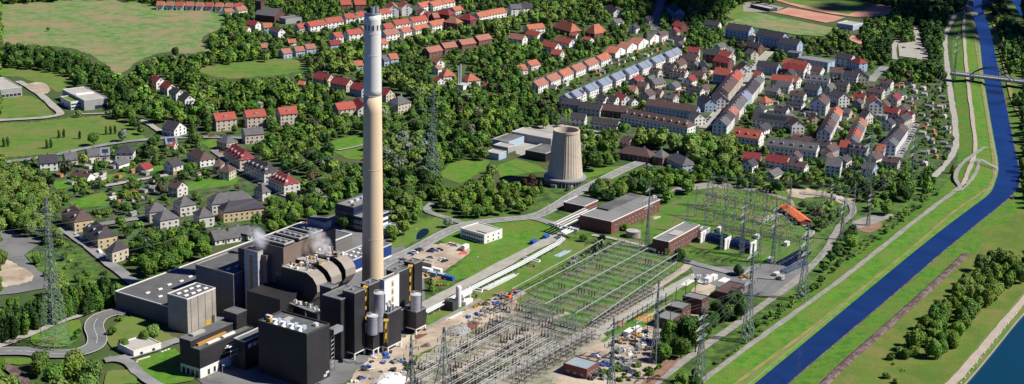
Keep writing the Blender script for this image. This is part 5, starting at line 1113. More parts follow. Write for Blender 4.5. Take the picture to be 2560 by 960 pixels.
for key, a in dict(
    A=(138, 868, 492, 54, 'tallest pylon, standing in the lawn loop of the ring road'),
    B=(1081, 462, 217, 33, 'tall pylon in the wood between the chimney and the cooling tower'),
    C=(2006, 752, 560, 24, 'pylon beside the blue cable drums at the service road bend'),
    D=(1867, 855, 610, 25, 'pylon on the dike foot right of the orange ended shed'),
    E=(1748, 962, 770, 27, 'pylon beside the gravel service road at the lower picture edge'),
    F_=(1636, 908, 700, 18, 'pylon between the scrap yard and the dark brick blocks'),
    G=(1526, 1000, 795, 20, 'pylon at the lower picture edge right of the pale blue roof'),
    H_=(1108, 990, 818, 40, 'broad based pylon at the lower picture edge in the switchyard'),
    I=(1027, 985, 838, 24, 'slim pylon left of the broad based one at the lower edge'),
    J=(2167, 476, 325, 18, 'pylon standing among houses right of the grey roofed blocks'),
    K=(1617, 622, 455, 9, 'slim pylon behind the round water tank'),
    L=(2170, 565, 478, 8, 'slim pylon on the red ground right of the substation'),
    M_=(2103, 602, 485, 10, 'pylon beside the bend of the gravel service road'),
    N=(2077, 522, 455, 7, 'thin pylon behind the orange roofed shed'),
    O=(2384, 205, 80, 6, 'distant pylon on the dike near the arch bridge'),
    P=(2275, 480, 330, 6, 'thin pylon at the lower end of the allotments'),
    Q=(1855, 640, 500, 8, 'slim pylon among the transformer cells'),
    R=(1931, 660, 505, 9, 'slim pylon right of the transformer cells')).items():
    PY[key] = pylon(*a, th=.42 if a[3] > 15 else .34, dg=.2 if a[3] > 15 else .16, yaw={'A': 2.6, 'B': 2.6, 'H_': .9, 'J': .7}.get(key, 1.0), m='zinc')
def wires(k1, k2, idx, lab, sag=.03, far=None):
    a = PY[k1]; c = PY[k2] if k2 else None
    for i in idx:
        p = Vector(a[min(i, len(a)-1)]); q = Vector(c[min(i, len(c)-1)]) if c else p + Vector(far)
        t = thing('power_cable', lab, 'cable', tuple(p), 'overhead power cables'); n = 14; L_ = (q - p).length; b = MB(); pr = p
        for j in range(1, n + 1):
            f = j / n; w = p.lerp(q, f); w.z -= 4 * sag * L_ * f * (1 - f); b.bar(pr, w, .11, 'cable', 3); pr = w
        o = b.build('wire', t)
wires('A', None, (0, 2, 4, 6, 8, 12), 'sagging power cable leaving the tallest pylon at its left', far=(-260, -60, 4))
wires('A', 'B', (0, 3, 4, 7, 8, 11, 12), 'sagging power cable between the tallest pylon and the wood pylon')
wires('B', 'K', (0, 3, 4, 7, 12), 'sagging power cable from the wood pylon to the brick hall')
wires('H_', 'F_', (0, 3, 4, 7, 12), 'sagging power cable above the lower switchyard')
wires('F_', 'D', (0, 3, 4, 7, 12), 'sagging power cable from the scrap yard pylon to the dike')
wires('D', 'C', (0, 3, 4, 7, 12), 'sagging power cable along the dike foot')
wires('E', 'D', (1, 2, 5, 6), 'sagging power cable over the service road trees')
wires('C', 'J', (0, 3, 4, 7, 12), 'sagging power cable from the drum yard to the houses')
wires('J', 'O', (0, 3, 4, 7), 'sagging power cable over the allotments')
wires('M_', 'P', (0, 3, 4, 7), 'sagging power cable over the scrub')
wires('K', 'Q', (0, 3, 4, 7, 12), 'sagging power cable above the brick halls')
wires('Q', 'R', (0, 3, 4, 7, 12), 'sagging power cable above the transformer cells')
wires('R', 'M_', (0, 3, 4, 7, 12), 'sagging power cable past the orange roofed shed')
wires('R', 'N', (0, 3, 4, 7), 'sagging power cable behind the orange roofed shed')
# ---------------------------------------------------------------- switchyard
Av = np.array([math.cos(YAW), math.sin(YAW)]); Bv = np.array([math.sin(YAW), -math.cos(YAW)])
def gantry(p0, p1, z, lab, n, w=.34, m='galv', group='beam rows of the grassy switchyard', pm='zinc', pw=.3, rails=1):
    a, c = np.array(at2(*p0, z)), np.array(at2(*p1, z)); mid = (a + c) / 2; t = thing('busbar_row', lab, 'busbar row', (mid[0], mid[1], 0), group)
    for r in range(rails):
        o = Bv * r * 1.1; MB().bar((*(a + o), z), (*(c + o), z), w / (1 if rails == 1 else 1.8), m).build('beam', t)
    for i in range(n + 1):
        q = a + (c - a) * i / n; b = MB(); b.bar((q[0], q[1], 0), (q[0], q[1], z), pw, pm); b.build('post', t)
for i, (p0, p1, l) in enumerate([((1280, 722), (1507, 598), 'leftmost long beam row over the grassy switchyard, along the brown track'), ((1280, 742), (1553, 601), 'second long beam row from the left over the grassy switchyard'),
    ((1362, 760), (1620, 620), 'middle long beam row over the grassy switchyard'), ((1438, 783), (1694, 633), 'fourth long beam row from the left over the grassy switchyard'), ((1480, 802), (1692, 654), 'rightmost long beam row beside the sandy switchyard track')]):
    gantry(p0, p1, 7.2, l, 14)
for i, (p0, p1, z, n, l) in enumerate([((1590, 808), (1678, 757), 15, 3, 'tall beam row right of the sandy track, lower one'), ((1640, 745), (1740, 690), 15, 4, 'tall beam row right of the sandy track, upper one'), ((1545, 800), (1665, 730), 6, 10, 'low dense beam row right of the sandy track')]):
    gantry(p0, p1, z, l, n, w=.4, group='tall beam rows right of the sandy track', pm='darksteel', pw=.4)
# equipment prototypes (single meshes: each is only a few pixels tall)
def proto(nm, fn):
    b = MB(); fn(b); me = bpy.data.meshes.new(nm); me.from_pydata(b.v, [], b.f); [me.materials.append(M[z]) for z in b.mats]; me.polygons.foreach_set('material_index', b.m); return me
def disc(b):        # disconnector: two posts, beam, three insulator pairs, blades
    for u in (-1.8, 1.8): b.bar((0, u, 0), (0, u, 2.3), .22, 'zinc')
    b.bar((0, -2.6, 2.3), (0, 2.6, 2.3), .25, 'zinc')
    for u in (-2.3, 0, 2.3): b.bar((-.5, u, 2.3), (-.5, u, 3.6), .24, 'porcelain', 5); b.bar((.5, u, 2.3), (.5, u, 3.6), .24, 'porcelain', 5); b.bar((-.8, u, 3.65), (.8, u, 3.65), .12, 'alu')
def postins(b): b.bar((0, 0, 0), (0, 0, 2.4), .22, 'zinc'); b.bar((0, 0, 2.4), (0, 0, 4.1), .32, 'porcelain', 6); b.lathe((0, 0, 4.1), [(.28, 0), (.28, .12)], 'alu', 6)
def breaker(b):
    b.box((0, 0, 0), (1.6, 4.8, .5), 0, 'concrete')
    for u in (-1.8, 0, 1.8): b.box((0, u, .5), (.8, .7, 1.3), 0, 'darksteel'); b.bar((0, u, 1.8), (.5, u, 3.9), .34, 'porcelain', 6); b.bar((0, u, 1.8), (-.5, u, 3.9), .34, 'porcelain', 6)
def tallins(b):
    b.bar((0, 0, 0), (0, 0, 3.5), .3, 'zinc'); b.bar((0, 0, 3.5), (0, 0, 6.4), .42, 'ochre', 6); b.lathe((0, 0, 6.4), [(.4, 0), (.4, .2)], 'alu', 8)
PD, PP, PB, PT = proto('disconnector', disc), proto('post_insulator', postins), proto('circuit_breaker', breaker), proto('tall_insulator', tallins)
NEQ = dict(disconnector=0, post_insulator=0, circuit_breaker=0, tall_insulator=0)
EXTRA = []
def equip(me, x, y, rz, where, cat):
    nm = me.name.split('.')[0]; NEQ[nm] += 1
    if NEQ[nm] > 290: EXTRA.append((me, x, y, rz)); return
    o = bpy.data.objects.new(nm, me); o.location = (x, y, 0); o.rotation_euler = (0, 0, rz); COL.objects.link(o); tag(o, where, cat, where)
def grid(corners, da, db, fn, jit=.0, seed=0, drop=0.):
    rs = random.Random(seed); R = Rect(0, corners); u = da / 2
    while u < R.la:
        v = db / 2
        while v < R.lb:
            if rs.random() >= drop:
                q = R.p(R.a0 + u + rs.uniform(-jit, jit), R.b0 + v + rs.uniform(-jit, jit)); pq = proj(*q, 0)
                if inpoly(corners, np.array([pq[0]]), np.array([pq[1]]))[0]: fn(q[0], q[1], rs, u, v)
            v += db
        u += da
GY_ = [(1300, 755), (1395, 697), (1558, 600), (1608, 612), (1700, 662), (1540, 765), (1440, 820), (1335, 790)]
def f1(x, y, rs, u, v):
    k = rs.random()
    if k < .55: equip(PD, x, y, YAW + (math.pi/2 if rs.random() < .3 else 0), 'small disconnector standing in the grassy switchyard', 'switchgear')
    elif k < .75: equip(PB, x, y, YAW, 'low circuit breaker standing in the grassy switchyard', 'switchgear')
    else: equip(PP, x, y, 0, 'single post insulator standing in the grassy switchyard', 'insulator')
grid(GY_, 8.2, 6.4, f1, .6, 1, .12)
def spans(corners, da, db, z, lab, group, w=.12, along='B', m='alu', n3=3, seg=1.2, seed=3, drop=.1, off=0):
    rs = random.Random(seed); R = Rect(z, corners); u = da / 2; k = 0
    while u < (R.la if along == 'B' else R.lb):
        run = []; 
        L_ = R.lb if along == 'B' else R.la; s = 0; st = None
        while s <= L_:
            q = R.p(R.a0 + u, R.b0 + s) if along == 'B' else R.p(R.a0 + s, R.b0 + u); pq = proj(*q, z); inn = inpoly(corners, np.array([pq[0]]), np.array([pq[1]]))[0]
            if inn and st is None: st = s
            if (not inn or s + 1 > L_) and st is not None:
                run.append((st, s)); st = None
            s += 1
        for s0, s1 in run:
            if s1 - s0 < 6: continue
            g = (lambda s, o: R.p(R.a0 + u + o, R.b0 + s)) if along == 'B' else (lambda s, o: R.p(R.a0 + s, R.b0 + u + o))
            c = g((s0 + s1) / 2, 0); t = thing('busbar', lab, 'busbar', (*c, 0), group); 
            for j in range(n3):
                b = MB(); b.bar((*g(s0, j*seg), z), (*g(s1, j*seg), z), w, m, 4); b.build('tube', t)
            nn = max(2, int((s1 - s0) / db)); b = None
            for j in range(nn + 1):
                sj = s0 + (s1 - s0) * j / nn; b = MB(); q0, q1 = g(sj, 0), g(sj, (n3-1)*seg); b.bar((*q0, 0), (*q0, z), .22, 'zinc'); b.bar((*q1, 0), (*q1, z), .22, 'zinc'); b.bar((*q0, z - .5), (*q1, z - .5), .2, 'zinc'); b.build('support', t)
        u += da
spans(GY_, 8.2, 12, 4.6, 'thin triple busbar crossing the grassy switchyard', 'cross busbars of the grassy switchyard', off=0)
# lower yard: long light tube bundles, pebbly ground
LY1 = [(1010, 985), (1055, 905), (1190, 838), (1262, 800), (1300, 815), (1090, 925), (1040, 985)]
LY2 = [(1080, 1000), (1120, 930), (1310, 828), (1400, 855), (1340, 895), (1180, 985), (1150, 1000)]
LY3 = [(1180, 820), (1310, 752), (1430, 800), (1480, 835), (1400, 860), (1300, 818)]
for i, LY in enumerate((LY1, LY2)):
    spans(LY, 5.5 if i else 5., 7, 5, 'light tube busbar in the pebbly lower switchyard, ' + ('right of' if i else 'left of') + ' the pale service path', 'tube busbars of the lower switchyard', w=.2, along='A', m='alu', n3=2, seg=1.6)
    grid(LY, 5., 4., lambda x, y, rs, u, v: equip(rs.choice([PD, PP, PP, PB]), x, y, YAW, 'switchgear piece in the pebbly lower switchyard', 'switchgear'), .5, 5 + i, .15)
spans(LY3, 7, 9, 5, 'thin busbar over the brown middle part of the switchyard', 'busbars of the brown middle yard', w=.18, along='B', m='galv', n3=3, seg=1.5)
grid(LY3, 6.5, 4.5, lambda x, y, rs, u, v: equip(rs.choice([PD, PP, PD, PB]), x, y, YAW, 'switchgear piece on the brown middle yard', 'switchgear'), .5, 9, .1)
# dense insulator rows beside the tracks
for (p0, p1, n, wh) in [((1475, 818), (1630, 728), 44, 'in the dense row right of the sandy track'), ((1480, 826), (1640, 733), 44, 'in the dense row right of the sandy track'), ((1300, 935), (1478, 838), 40, 'in the dense row right of the pale service path'), ((1290, 960), (1490, 848), 40, 'in the dense row right of the pale service path'), ((1270, 985), (1440, 885), 30, 'in the dense row right of the pale service path'), ((1180, 815), (1270, 762), 22, 'in the row beside the dirt yard')]:
    for i in range(n):
        f = i / (n - 1); x, y = at2(p0[0] + (p1[0]-p0[0])*f, p0[1] + (p1[1]-p0[1])*f); equip(PP if i % 3 else PD, x, y, YAW, ('post insulator ' if i % 3 else 'disconnector ') + wh, 'insulator' if i % 3 else 'switchgear')
gantry((1290, 925), (1480, 822), 6.5, 'low beam row right of the pale service path', 14, w=.35, group='beam rows of the lower switchyard', pm='darksteel', rails=2)
# upper substation with high lattice portals
UY = [(1745, 520), (1800, 478), (1900, 482), (1960, 500), (2000, 560), (1990, 600), (1920, 615), (1850, 600), (1770, 570)]
def f2(x, y, rs, u, v):
    k = rs.random()
    if k < .3: equip(PD, x, y, YAW, 'disconnector in the upper substation', 'switchgear')
    elif k < .72: equip(PT, x, y, 0, 'tall ochre insulator in the upper substation', 'insulator')
    else: equip(PP, x, y, 0, 'post insulator in the upper substation', 'insulator')
grid(UY, 6.5, 5., f2, .8, 2, .1)
def portal(p0, p1, z, lab, n, m='zinc'):
    a, c = at2(*p0, z), at2(*p1, z); t = thing('lattice_portal', lab, 'gantry', ((a[0]+c[0])/2, (a[1]+c[1])/2, 0), 'lattice portals of the upper substation'); a, c = np.array(a), np.array(c); yaw = math.atan2(*(c-a)[::-1])
    for i in range(n + 1):
        q = a + (c - a) * i / n; b = MB(); lattice(b, (q[0], q[1], 0), z + 3.5, 1.6, .8, m, 8, yaw, diag=.16); b.build('post', t)
    b = MB(); L_ = np.hypot(*(c-a)); k = int(L_ / 2); d = (c - a) / L_; nn = np.array([-d[1], d[0]])
    for s in (-.6, .6):
        for zz in (z, z + 1.1): b.bar((*(a + nn*s), zz), (*(c + nn*s), zz), .16, m, 3)
    for i in range(k):
        q, r = a + d * L_ * i / k, a + d * L_ * (i + 1) / k
        b.bar((*(q - nn*.6), z), (*(r - nn*.6), z + 1.1), .12, m, 3); b.bar((*(q + nn*.6), z), (*(r + nn*.6), z + 1.1), .12, m, 3); b.bar((*(q - nn*.6), z), (*(r + nn*.6), z), .12, m, 3)
    b.build('beam', t)
    for i in range(n * 3):
        q = a + (c - a) * (i + .5) / (n * 3); MB().bar((q[0], q[1], z), (q[0], q[1], z - 2.2), .3, 'porcelain', 5).build('insulator', t)
    return a, c
PR = []
for p0, p1, z, n, l in [((1771, 455), (1969, 504), 17, 4, 'rearmost lattice portal of the upper substation along the curved path'), ((1742, 480), (1937, 530), 17, 4, 'second lattice portal from behind in the upper substation'), ((1720, 515), (1905, 560), 17, 4, 'third lattice portal from behind in the upper substation'),
    ((1806, 568), (2001, 606), 15, 4, 'nearest lattice portal of the upper substation above the transformers'), ((1785, 443), (1978, 458), 20, 2, 'high lattice portal left of the bare ground'), ((1978, 458), (2138, 478), 20, 2, 'high lattice portal across the bare ground')]: PR.append((*portal(p0, p1, z, l, n), z))
def linewire(p, q, lab, sag=.02, w=.11, m='cable', nm='power_cable', g='conductors of the upper substation'):
    p, q = Vector(p), Vector(q); t = thing(nm, lab, 'cable', tuple(p), g); n = 10; b = MB(); pr = p; L_ = (q-p).length
    for j in range(1, n + 1): f = j / n; w_ = p.lerp(q, f); w_.z -= 4 * sag * L_ * f * (1-f); b.bar(pr, w_, w, m, 3); pr = w_
    b.build('wire', t)
for k in range(3):
    (a0, c0, z0), (a1, c1, z1) = PR[k], PR[k+1]
    for i in range(12): f = (i + .5) / 12; linewire((*(a0 + (c0-a0)*f), z0 - 2), (*(a1 + (c1-a1)*f), z1 - 2), 'thin sagging conductor between lattice portals ' + ('at the rear', 'in the middle', 'at the front')[k])
# fences of light posts on the far edge, transformer cells
def cell(px, py, ln, lab, tr='cobalt'):
    x, y = at2(px, py); t = thing('transformer', lab, 'transformer', (x, y, 0)); o = np.array([x, y])
    MB().box((x, y, 0), (9, 5, .6), YAW - math.pi/2, 'concrete').build('plinth', t); MB().box((x, y, .6), (8, 3.6, 4.4), YAW - math.pi/2, tr).build('tank', t)
    for i in range(7): q = o + Bv * (-3.6 + 1.2 * i) - Av * 2.3; MB().box((q[0], q[1], .9), (.5, 1.1, 3.6), YAW - math.pi/2, tr).build('radiator', t)
    for i in range(3): q = o + Bv * (-2.4 + 2.4 * i); MB().bar((q[0], q[1], 5), (q[0], q[1], 7.2), .5, 'porcelain', 6).build('bushing', t)
    q = o + Bv * 1.; MB().bar((*(q - Bv*1.6 + Av*1.2), 6), (*(q + Bv*1.6 + Av*1.2), 6), 1., tr, 8).build('conservator', t); foot(x, y, YAW, 6, 6)
cell(1785, 605, 1, 'dark blue transformer in the left cell between white fire walls'); cell(1806, 611, 1, 'second dark blue transformer in the left cell'); cell(1838, 618, 1, 'dark blue transformer in the right cell'); cell(1860, 625, 1, 'rightmost dark blue transformer beside the bare fire wall')
for px, py, l in [(1758, 605, 'white fire wall left of all transformers'), (1818, 622, 'white fire wall between the two transformer cells'), (1882, 632, 'white fire wall right of all transformers')]:
    x, y = at2(px, py); t = thing('fire_wall', l, 'wall', (x, y, 0)); MB().box((x, y, 0), (9, .7, 7.2), YAW, 'white').build('wall', t); MB().box((x, y, 0), (1.2, 1.6, 6.4), YAW, 'white').build('buttress', t)
for px, py, l, c in [(1799, 578, 'white instrument cabin left in the upper substation', 'white'), (1893, 597, 'white instrument cabin in the middle of the upper substation', 'white'), (1966, 615, 'white instrument cabin on the right path of the upper substation', 'white'), (1925, 655, 'flat white kiosk by the drum yard', 'white'), (1940, 692, 'white van sized box among the drums', 'offwhite'), (1952, 700, 'pale flat shelter by the drum yard', 'paleroof')]: container(px, py, c, l, 4.2, YAW, 2.6, 2.8, 'cabin')
x, y = at2(1739, 590); t = thing('gas_tank', 'lying grey tank between the brick hall and transformers', 'tank', (x, y, 0)); MB().bar((x - 2.5*Av[0], y - 2.5*Av[1], 2.2), (x + 2.5*Av[0], y + 2.5*Av[1], 2.2), 3, 'silosteel', 14).build('vessel', t); MB().box((x, y, 0), (3, 1.6, .9), YAW, 'concrete').build('cradle', t)
# cable drums
def drum(x, y, m, lab, rz, g):
    t = thing('cable_drum', lab, 'cable drum', (x, y, 0), g); c, s = math.cos(rz), math.sin(rz)
    for u in (-.7, .7): b = MB(); b.bar((x + c*(u-.07), y + s*(u-.07), 1.2), (x + c*(u+.07), y + s*(u+.07), 1.2), 2.1, m, 14); b.build('flange', t)
    MB().bar((x - c*.65, y - s*.65, 1.2), (x + c*.65, y + s*.65, 1.2), 1.3, 'darksteel', 10).build('core', t)
rs = random.Random(5)
for (p0, p1, nr, nc, m, g) in [((1945, 662), (2000, 632), 12, 3, 'cobalt', 'blue cable drums behind the kiosk'), ((1955, 682), (2005, 660), 10, 2, 'bluewall', 'pale cable drums in the drum yard'), ((1808, 775), (1838, 760), 6, 2, 'cobalt', 'blue cable drums beside the orange ended shed'), ((1685, 648), (1712, 656), 5, 2, 'steel', 'steel drums left of the service yard')]:
    for i in range(nr):
        for j in range(nc):
            x, y = at2(p0[0] + (p1[0]-p0[0])*i/(nr-1), p0[1] + (p1[1]-p0[1])*i/(nr-1)); x += Bv[0]*j*2.8; y += Bv[1]*j*2.8; drum(x, y, m, 'one of the ' + g, YAW + rs.uniform(-.1, .1), g)
# pipe stacks (bundles of tubes lying on grass)
def tubes(px, py, ln, n, lab, m='alu', yaw=YAW):
    x, y = at2(px, py); t = thing('tube_stack', lab, 'tube stack', (x, y, 0)); c, s = math.cos(yaw), math.sin(yaw); rr = random.Random(px)
    for i in range(n):
        v = (i % 5 - 2) * .9 + rr.uniform(-.1, .1); z = .35 + .5 * (i // 5); l = ln / 2 * rr.uniform(.75, 1); MB().bar((x - c*l - s*v, y - s*l + c*v, z), (x + c*l - s*v, y + s*l + c*v, z), .45, m, 6).build('tube', t)
tubes(1240, 712, 26, 12, 'long stack of silver tubes on the grass strip by the dirt yard'); tubes(1262, 700, 24, 8, 'second stack of silver tubes on the grass strip behind the first'); tubes(1405, 636, 16, 7, 'stack of silver tubes in the grass near the pipeline', 'bluewall'); tubes(1718, 708, 12, 5, 'stack of white tubes on grass right of the switchyard', 'white'); tubes(1135, 790, 14, 6, 'silver tubes lying on the dirt by the retaining wall')
tubes(1810, 703, 8, 10, 'stack of white pipes right of the white crates', 'white')
for i, (px, py, l) in enumerate([(1770, 706, 'big white crate, left one at the service yard edge'), (1783, 700, 'big white crate, right one at the service yard edge'), (1572, 838, 'white box trailer on the lower dirt yard'), (1590, 832, 'white box body beside the box trailer')]): container(px, py, 'white', l, 7 if i > 1 else 5, YAW, 3, 3, 'crate')
# heaps
def heap(px, py, r, h, m, lab, seed=0, sx=1.6):
    x, y = at2(px, py); rr = np.random.default_rng(seed); n, k = 22, 7; vs = []
    for j in range(k + 1):
        f = j / k
        for i in range(n):
            a_ = 2*math.pi*i/n; R_ = r * (1 - f) * (1 + .22*math.sin(a_*3+seed) + .2 * rr.random()); u, v = R_*math.cos(a_)*sx, R_*math.sin(a_)
            vs.append((x + u*Av[0] - v*Av[1], y + u*Av[1] + v*Av[0], h * (1-(1-f)**1.6) * (1 + .25*rr.random()) if j else 0))
    b = MB(); b.add(vs, [(j*n+i, j*n+(i+1)%n, (j+1)*n+(i+1)%n, (j+1)*n+i) for j in range(k) for i in range(n)], m)
    for q in range(40 if m == 'rubble' else 0):
        a_, d_ = rr.random()*6.28, rr.random()**.5 * r; u, v = math.cos(a_)*d_*sx, math.sin(a_)*d_; b.box((x + u*Av[0]-v*Av[1], y + u*Av[1]+v*Av[0], h*(1-d_/r)**.6*.7), tuple(rr.uniform(.4, 1.1, 3)), rr.random()*3, rr.choice(['rubble', 'concrete', 'darksteel']))
    tag(b.build('rubble_heap', None, (x, y, 0)), lab, 'heap')
heap(1150, 826, 5.5, 2.4, 'rubble', 'grey rubble heap on the dirt yard', 1, 2.); heap(1175, 818, 4, 2., 'brick', 'brownish debris heap beside the grey rubble', 2); heap(1050, 842, 3.5, .5, 'brick', 'flat patch of red rusty scrap beside the right black box', 3, 2.2); heap(1250, 775, 4, 1.6, 'rubble', 'small rubble heap near the orange excavator', 4); heap(970, 955, 7, 2, 'tarp', 'white bulky bags piled at the lower picture edge', 5, 1.8); heap(1065, 865, 3, .6, 'ballast', 'dark scrap heap on the dirt by the switchyard', 6); heap(1545, 812, 3.2, 1.6, 'redground', 'brown earth mound right of the sandy track', 7); heap(1615, 795, 4.5, .9, 'ochre', 'ochre sand heap before the dark brick blocks', 8, 2.)
heap(1330, 668, 3, .5, 'redground', 'rusty brown bush pile on the grass strip', 9); heap(1640, 545, 3, 1., 'dirt', 'sand heap beside the long brick hall', 10)
# excavator
x, y = at2(1272, 748); t = thing('excavator', 'orange tracked excavator on the dirt yard by the tube stacks', 'excavator', (x, y, 0))
for s in (-1.1, 1.1): MB().box((x - s*Av[1], y + s*Av[0], 0), (4, .7, .9), YAW, 'rubber').build('track', t)
MB().box((x, y, .9), (3, 2.6, 1.5), YAW, 'orange').build('body', t); MB().box((x + .6*Av[0], y + .6*Av[1], 2.4), (1.3, 1.1, 1.2), YAW, 'glass').build('cab', t)
p = (x + 1.5*Av[0], y + 1.5*Av[1], 2); q = (x + 4.5*Av[0], y + 4.5*Av[1], 5.2); r = (x + 7*Av[0], y + 7*Av[1], 2.4); MB().bar(p, q, .6, 'orange').bar(q, r, .5, 'orange').build('boom', t); MB().box((r[0], r[1], 1.2), (1.3, 1.2, 1.1), YAW, 'darksteel').build('bucket', t)
# scrap and small clutter on the dirt yards
CL = []
for k in range(6):
    b = MB(); rr = random.Random(k); m = ['darksteel', 'white', 'steel', 'ochre', 'bluepaint', 'rubble'][k]
    for i in range(4): b.box((rr.uniform(-1, 1), rr.uniform(-1, 1), 0), (rr.uniform(.8, 2.6), rr.uniform(.5, 1.4), rr.uniform(.4, 1.5)), rr.uniform(0, 3), m)
    b.bar((-1.5, 0, .3), (1.6, .5, 1.4), .2, 'steel'); me = bpy.data.meshes.new('scrap_pile'); me.from_pydata(b.v, [], b.f); [me.materials.append(M[z]) for z in b.mats]; me.polygons.foreach_set('material_index', b.m); CL.append(me)
CLN = ['dark steel', 'white', 'grey steel', 'ochre', 'blue', 'grey rubble']
def clutter(poly, n, where, seed, names=(0, 1, 2, 2, 3, 4, 5)):
    rs = random.Random(seed); xs = [p[0] for p in poly]; ys = [p[1] for p in poly]; k = 0
    while k < n:
        px, py = rs.uniform(min(xs), max(xs)), rs.uniform(min(ys), max(ys))
        if not inpoly(poly, np.array([px]), np.array([py]))[0]: continue
        j = rs.choice(names); o = bpy.data.objects.new('scrap_pile', CL[j]); x, y = at2(px, py); o.location = (x, y, 0); o.rotation_euler = (0, 0, rs.uniform(0, 6)); s = rs.uniform(.6, 1.3); o.scale = (s, s, s); COL.objects.link(o); tag(o, '%s scrap parts %s' % (CLN[j], where), 'scrap', CLN[j] + ' scrap ' + where); k += 1
clutter([(880, 960), (940, 880), (1010, 880), (1040, 920), (960, 960)], 34, 'on dirt beside the flue towers', 1, (0, 0, 2, 1, 4)); clutter([(1290, 745), (1250, 770), (1180, 800), (1150, 790), (1240, 740), (1300, 725)], 30, 'on the dirt strip', 2)
clutter([(1530, 850), (1620, 830), (1640, 870), (1580, 910), (1520, 920)], 60, 'in the lower scrap yard', 3, (0, 0, 2, 2, 1, 3, 5)); clutter([(1480, 910), (1560, 905), (1600, 930), (1500, 955), (1470, 950)], 40, 'right of the pale blue roof', 4, (0, 0, 2, 4)); clutter([(1720, 690), (1790, 690), (1780, 720), (1740, 715)], 12, 'beside the white crates', 5, (1, 1, 2)); clutter([(1060, 690), (1140, 700), (1110, 720), (1070, 718)], 14, 'beside the container row', 6, (3, 5, 0)); clutter([(1850, 690), (1890, 695), (1880, 710), (1850, 705)], 8, 'in the service yard', 7, (1, 4, 3))
clutter([(990, 640), (1040, 655), (1000, 668)], 12, 'left of the dirt car park', 8, (3, 0, 2)); clutter([(1450, 690), (1500, 640), (1540, 610), (1500, 610), (1420, 660), (1390, 690)], 30, 'along the left beam rows', 9, (2, 0, 2, 5))
if EXTRA:
    b = MB(); V = []; 
    for me, x, y, rz in EXTRA:
        c, s = math.cos(rz), math.sin(rz); o = len(b.v); b.v += [(v.co.x*c - v.co.y*s + x, v.co.x*s + v.co.y*c + y, v.co.z) for v in me.vertices]; mi = [b.mi(m.name if m.name in M else m.name) for m in me.materials]
        for p in me.polygons: b.f.append(tuple(i + o for i in p.vertices)); b.m.append(mi[p.material_index])
    tag(b.build('switchgear_field'), 'remaining small switchgear pieces crowded together in the lower switchyard', 'switchgear', kind='stuff')
# ---------------------------------------------------------------- cars
def carproto(col, van=False):
    L_, w = (4.4, 1.8) if not van else (5.4, 2.0); parts = []
    b = MB(); hb = .75 if not van else 1.1; b.prism([(-L_/2, -w/2), (L_/2 - .25, -w/2), (L_/2, -w/2 + .3), (L_/2, w/2 - .3), (L_/2 - .25, w/2), (-L_/2, w/2)], .32, .32 + hb, col)
    t0, t1 = (-.36 * L_, .20 * L_) if not van else (-.49 * L_, .30 * L_); hr = .55 if not van else .75; z = .32 + hb
    b.add([(t0 + .25, -w/2 + .2, z + hr), (t1 - .5, -w/2 + .2, z + hr), (t1 - .5, w/2 - .2, z + hr), (t0 + .25, w/2 - .2, z + hr)], [(0, 1, 2, 3)], col); parts.append(('body', b))
    g = MB(); g.add([(t0, -w/2 + .08, z), (t1, -w/2 + .08, z), (t1, w/2 - .08, z), (t0, w/2 - .08, z), (t0 + .25, -w/2 + .2, z + hr - .01), (t1 - .5, -w/2 + .2, z + hr - .01), (t1 - .5, w/2 - .2, z + hr - .01), (t0 + .25, w/2 - .2, z + hr - .01)], [(0, 1, 5, 4), (1, 2, 6, 5), (2, 3, 7, 6), (3, 0, 4, 7)], 'glass' if not van else col); parts.append(('cabin', g))
    wl = MB(); wl.bar((0, -.11, 0), (0, .11, 0), .64, 'rubber', 12)
    ms = []
    for nm, q in parts + [('wheel', wl)]:
        me = bpy.data.meshes.new(nm); me.from_pydata(q.v, [], q.f); [me.materials.append(M[z_]) for z_ in q.mats]; me.polygons.foreach_set('material_index', q.m); ms.append((nm, me))
    return ms, L_, w
CARS = {c: carproto(c) for c in ('car_white', 'car_silver', 'car_black', 'car_red', 'car_blue', 'car_grey')}; CARS['van'] = carproto('car_white', True)
def car(px, py, rz, col, lab, g=None, parts=True, z=0, zz=None):
    ms, L_, w = CARS[col]; x, y = at2(px, py); nm = 'parked_van' if col == 'van' else 'parked_car'; t = thing(nm, lab, 'van' if col == 'van' else 'car', (x, y, z + .05), g, rz)
    inst('body', ms[0][1], t, (0, 0, 0)); inst('cabin', ms[1][1], t, (0, 0, 0))
    for u in (-.31, .31):
        for v in (-w/2 + .1, w/2 - .1): inst('wheel', ms[2][1], t, (u * L_, v, .32))
CN = dict(car_white='white', car_silver='silver', car_black='black', car_red='red', car_blue='blue', car_grey='grey', van='white')
Y2 = YAW - math.pi/2
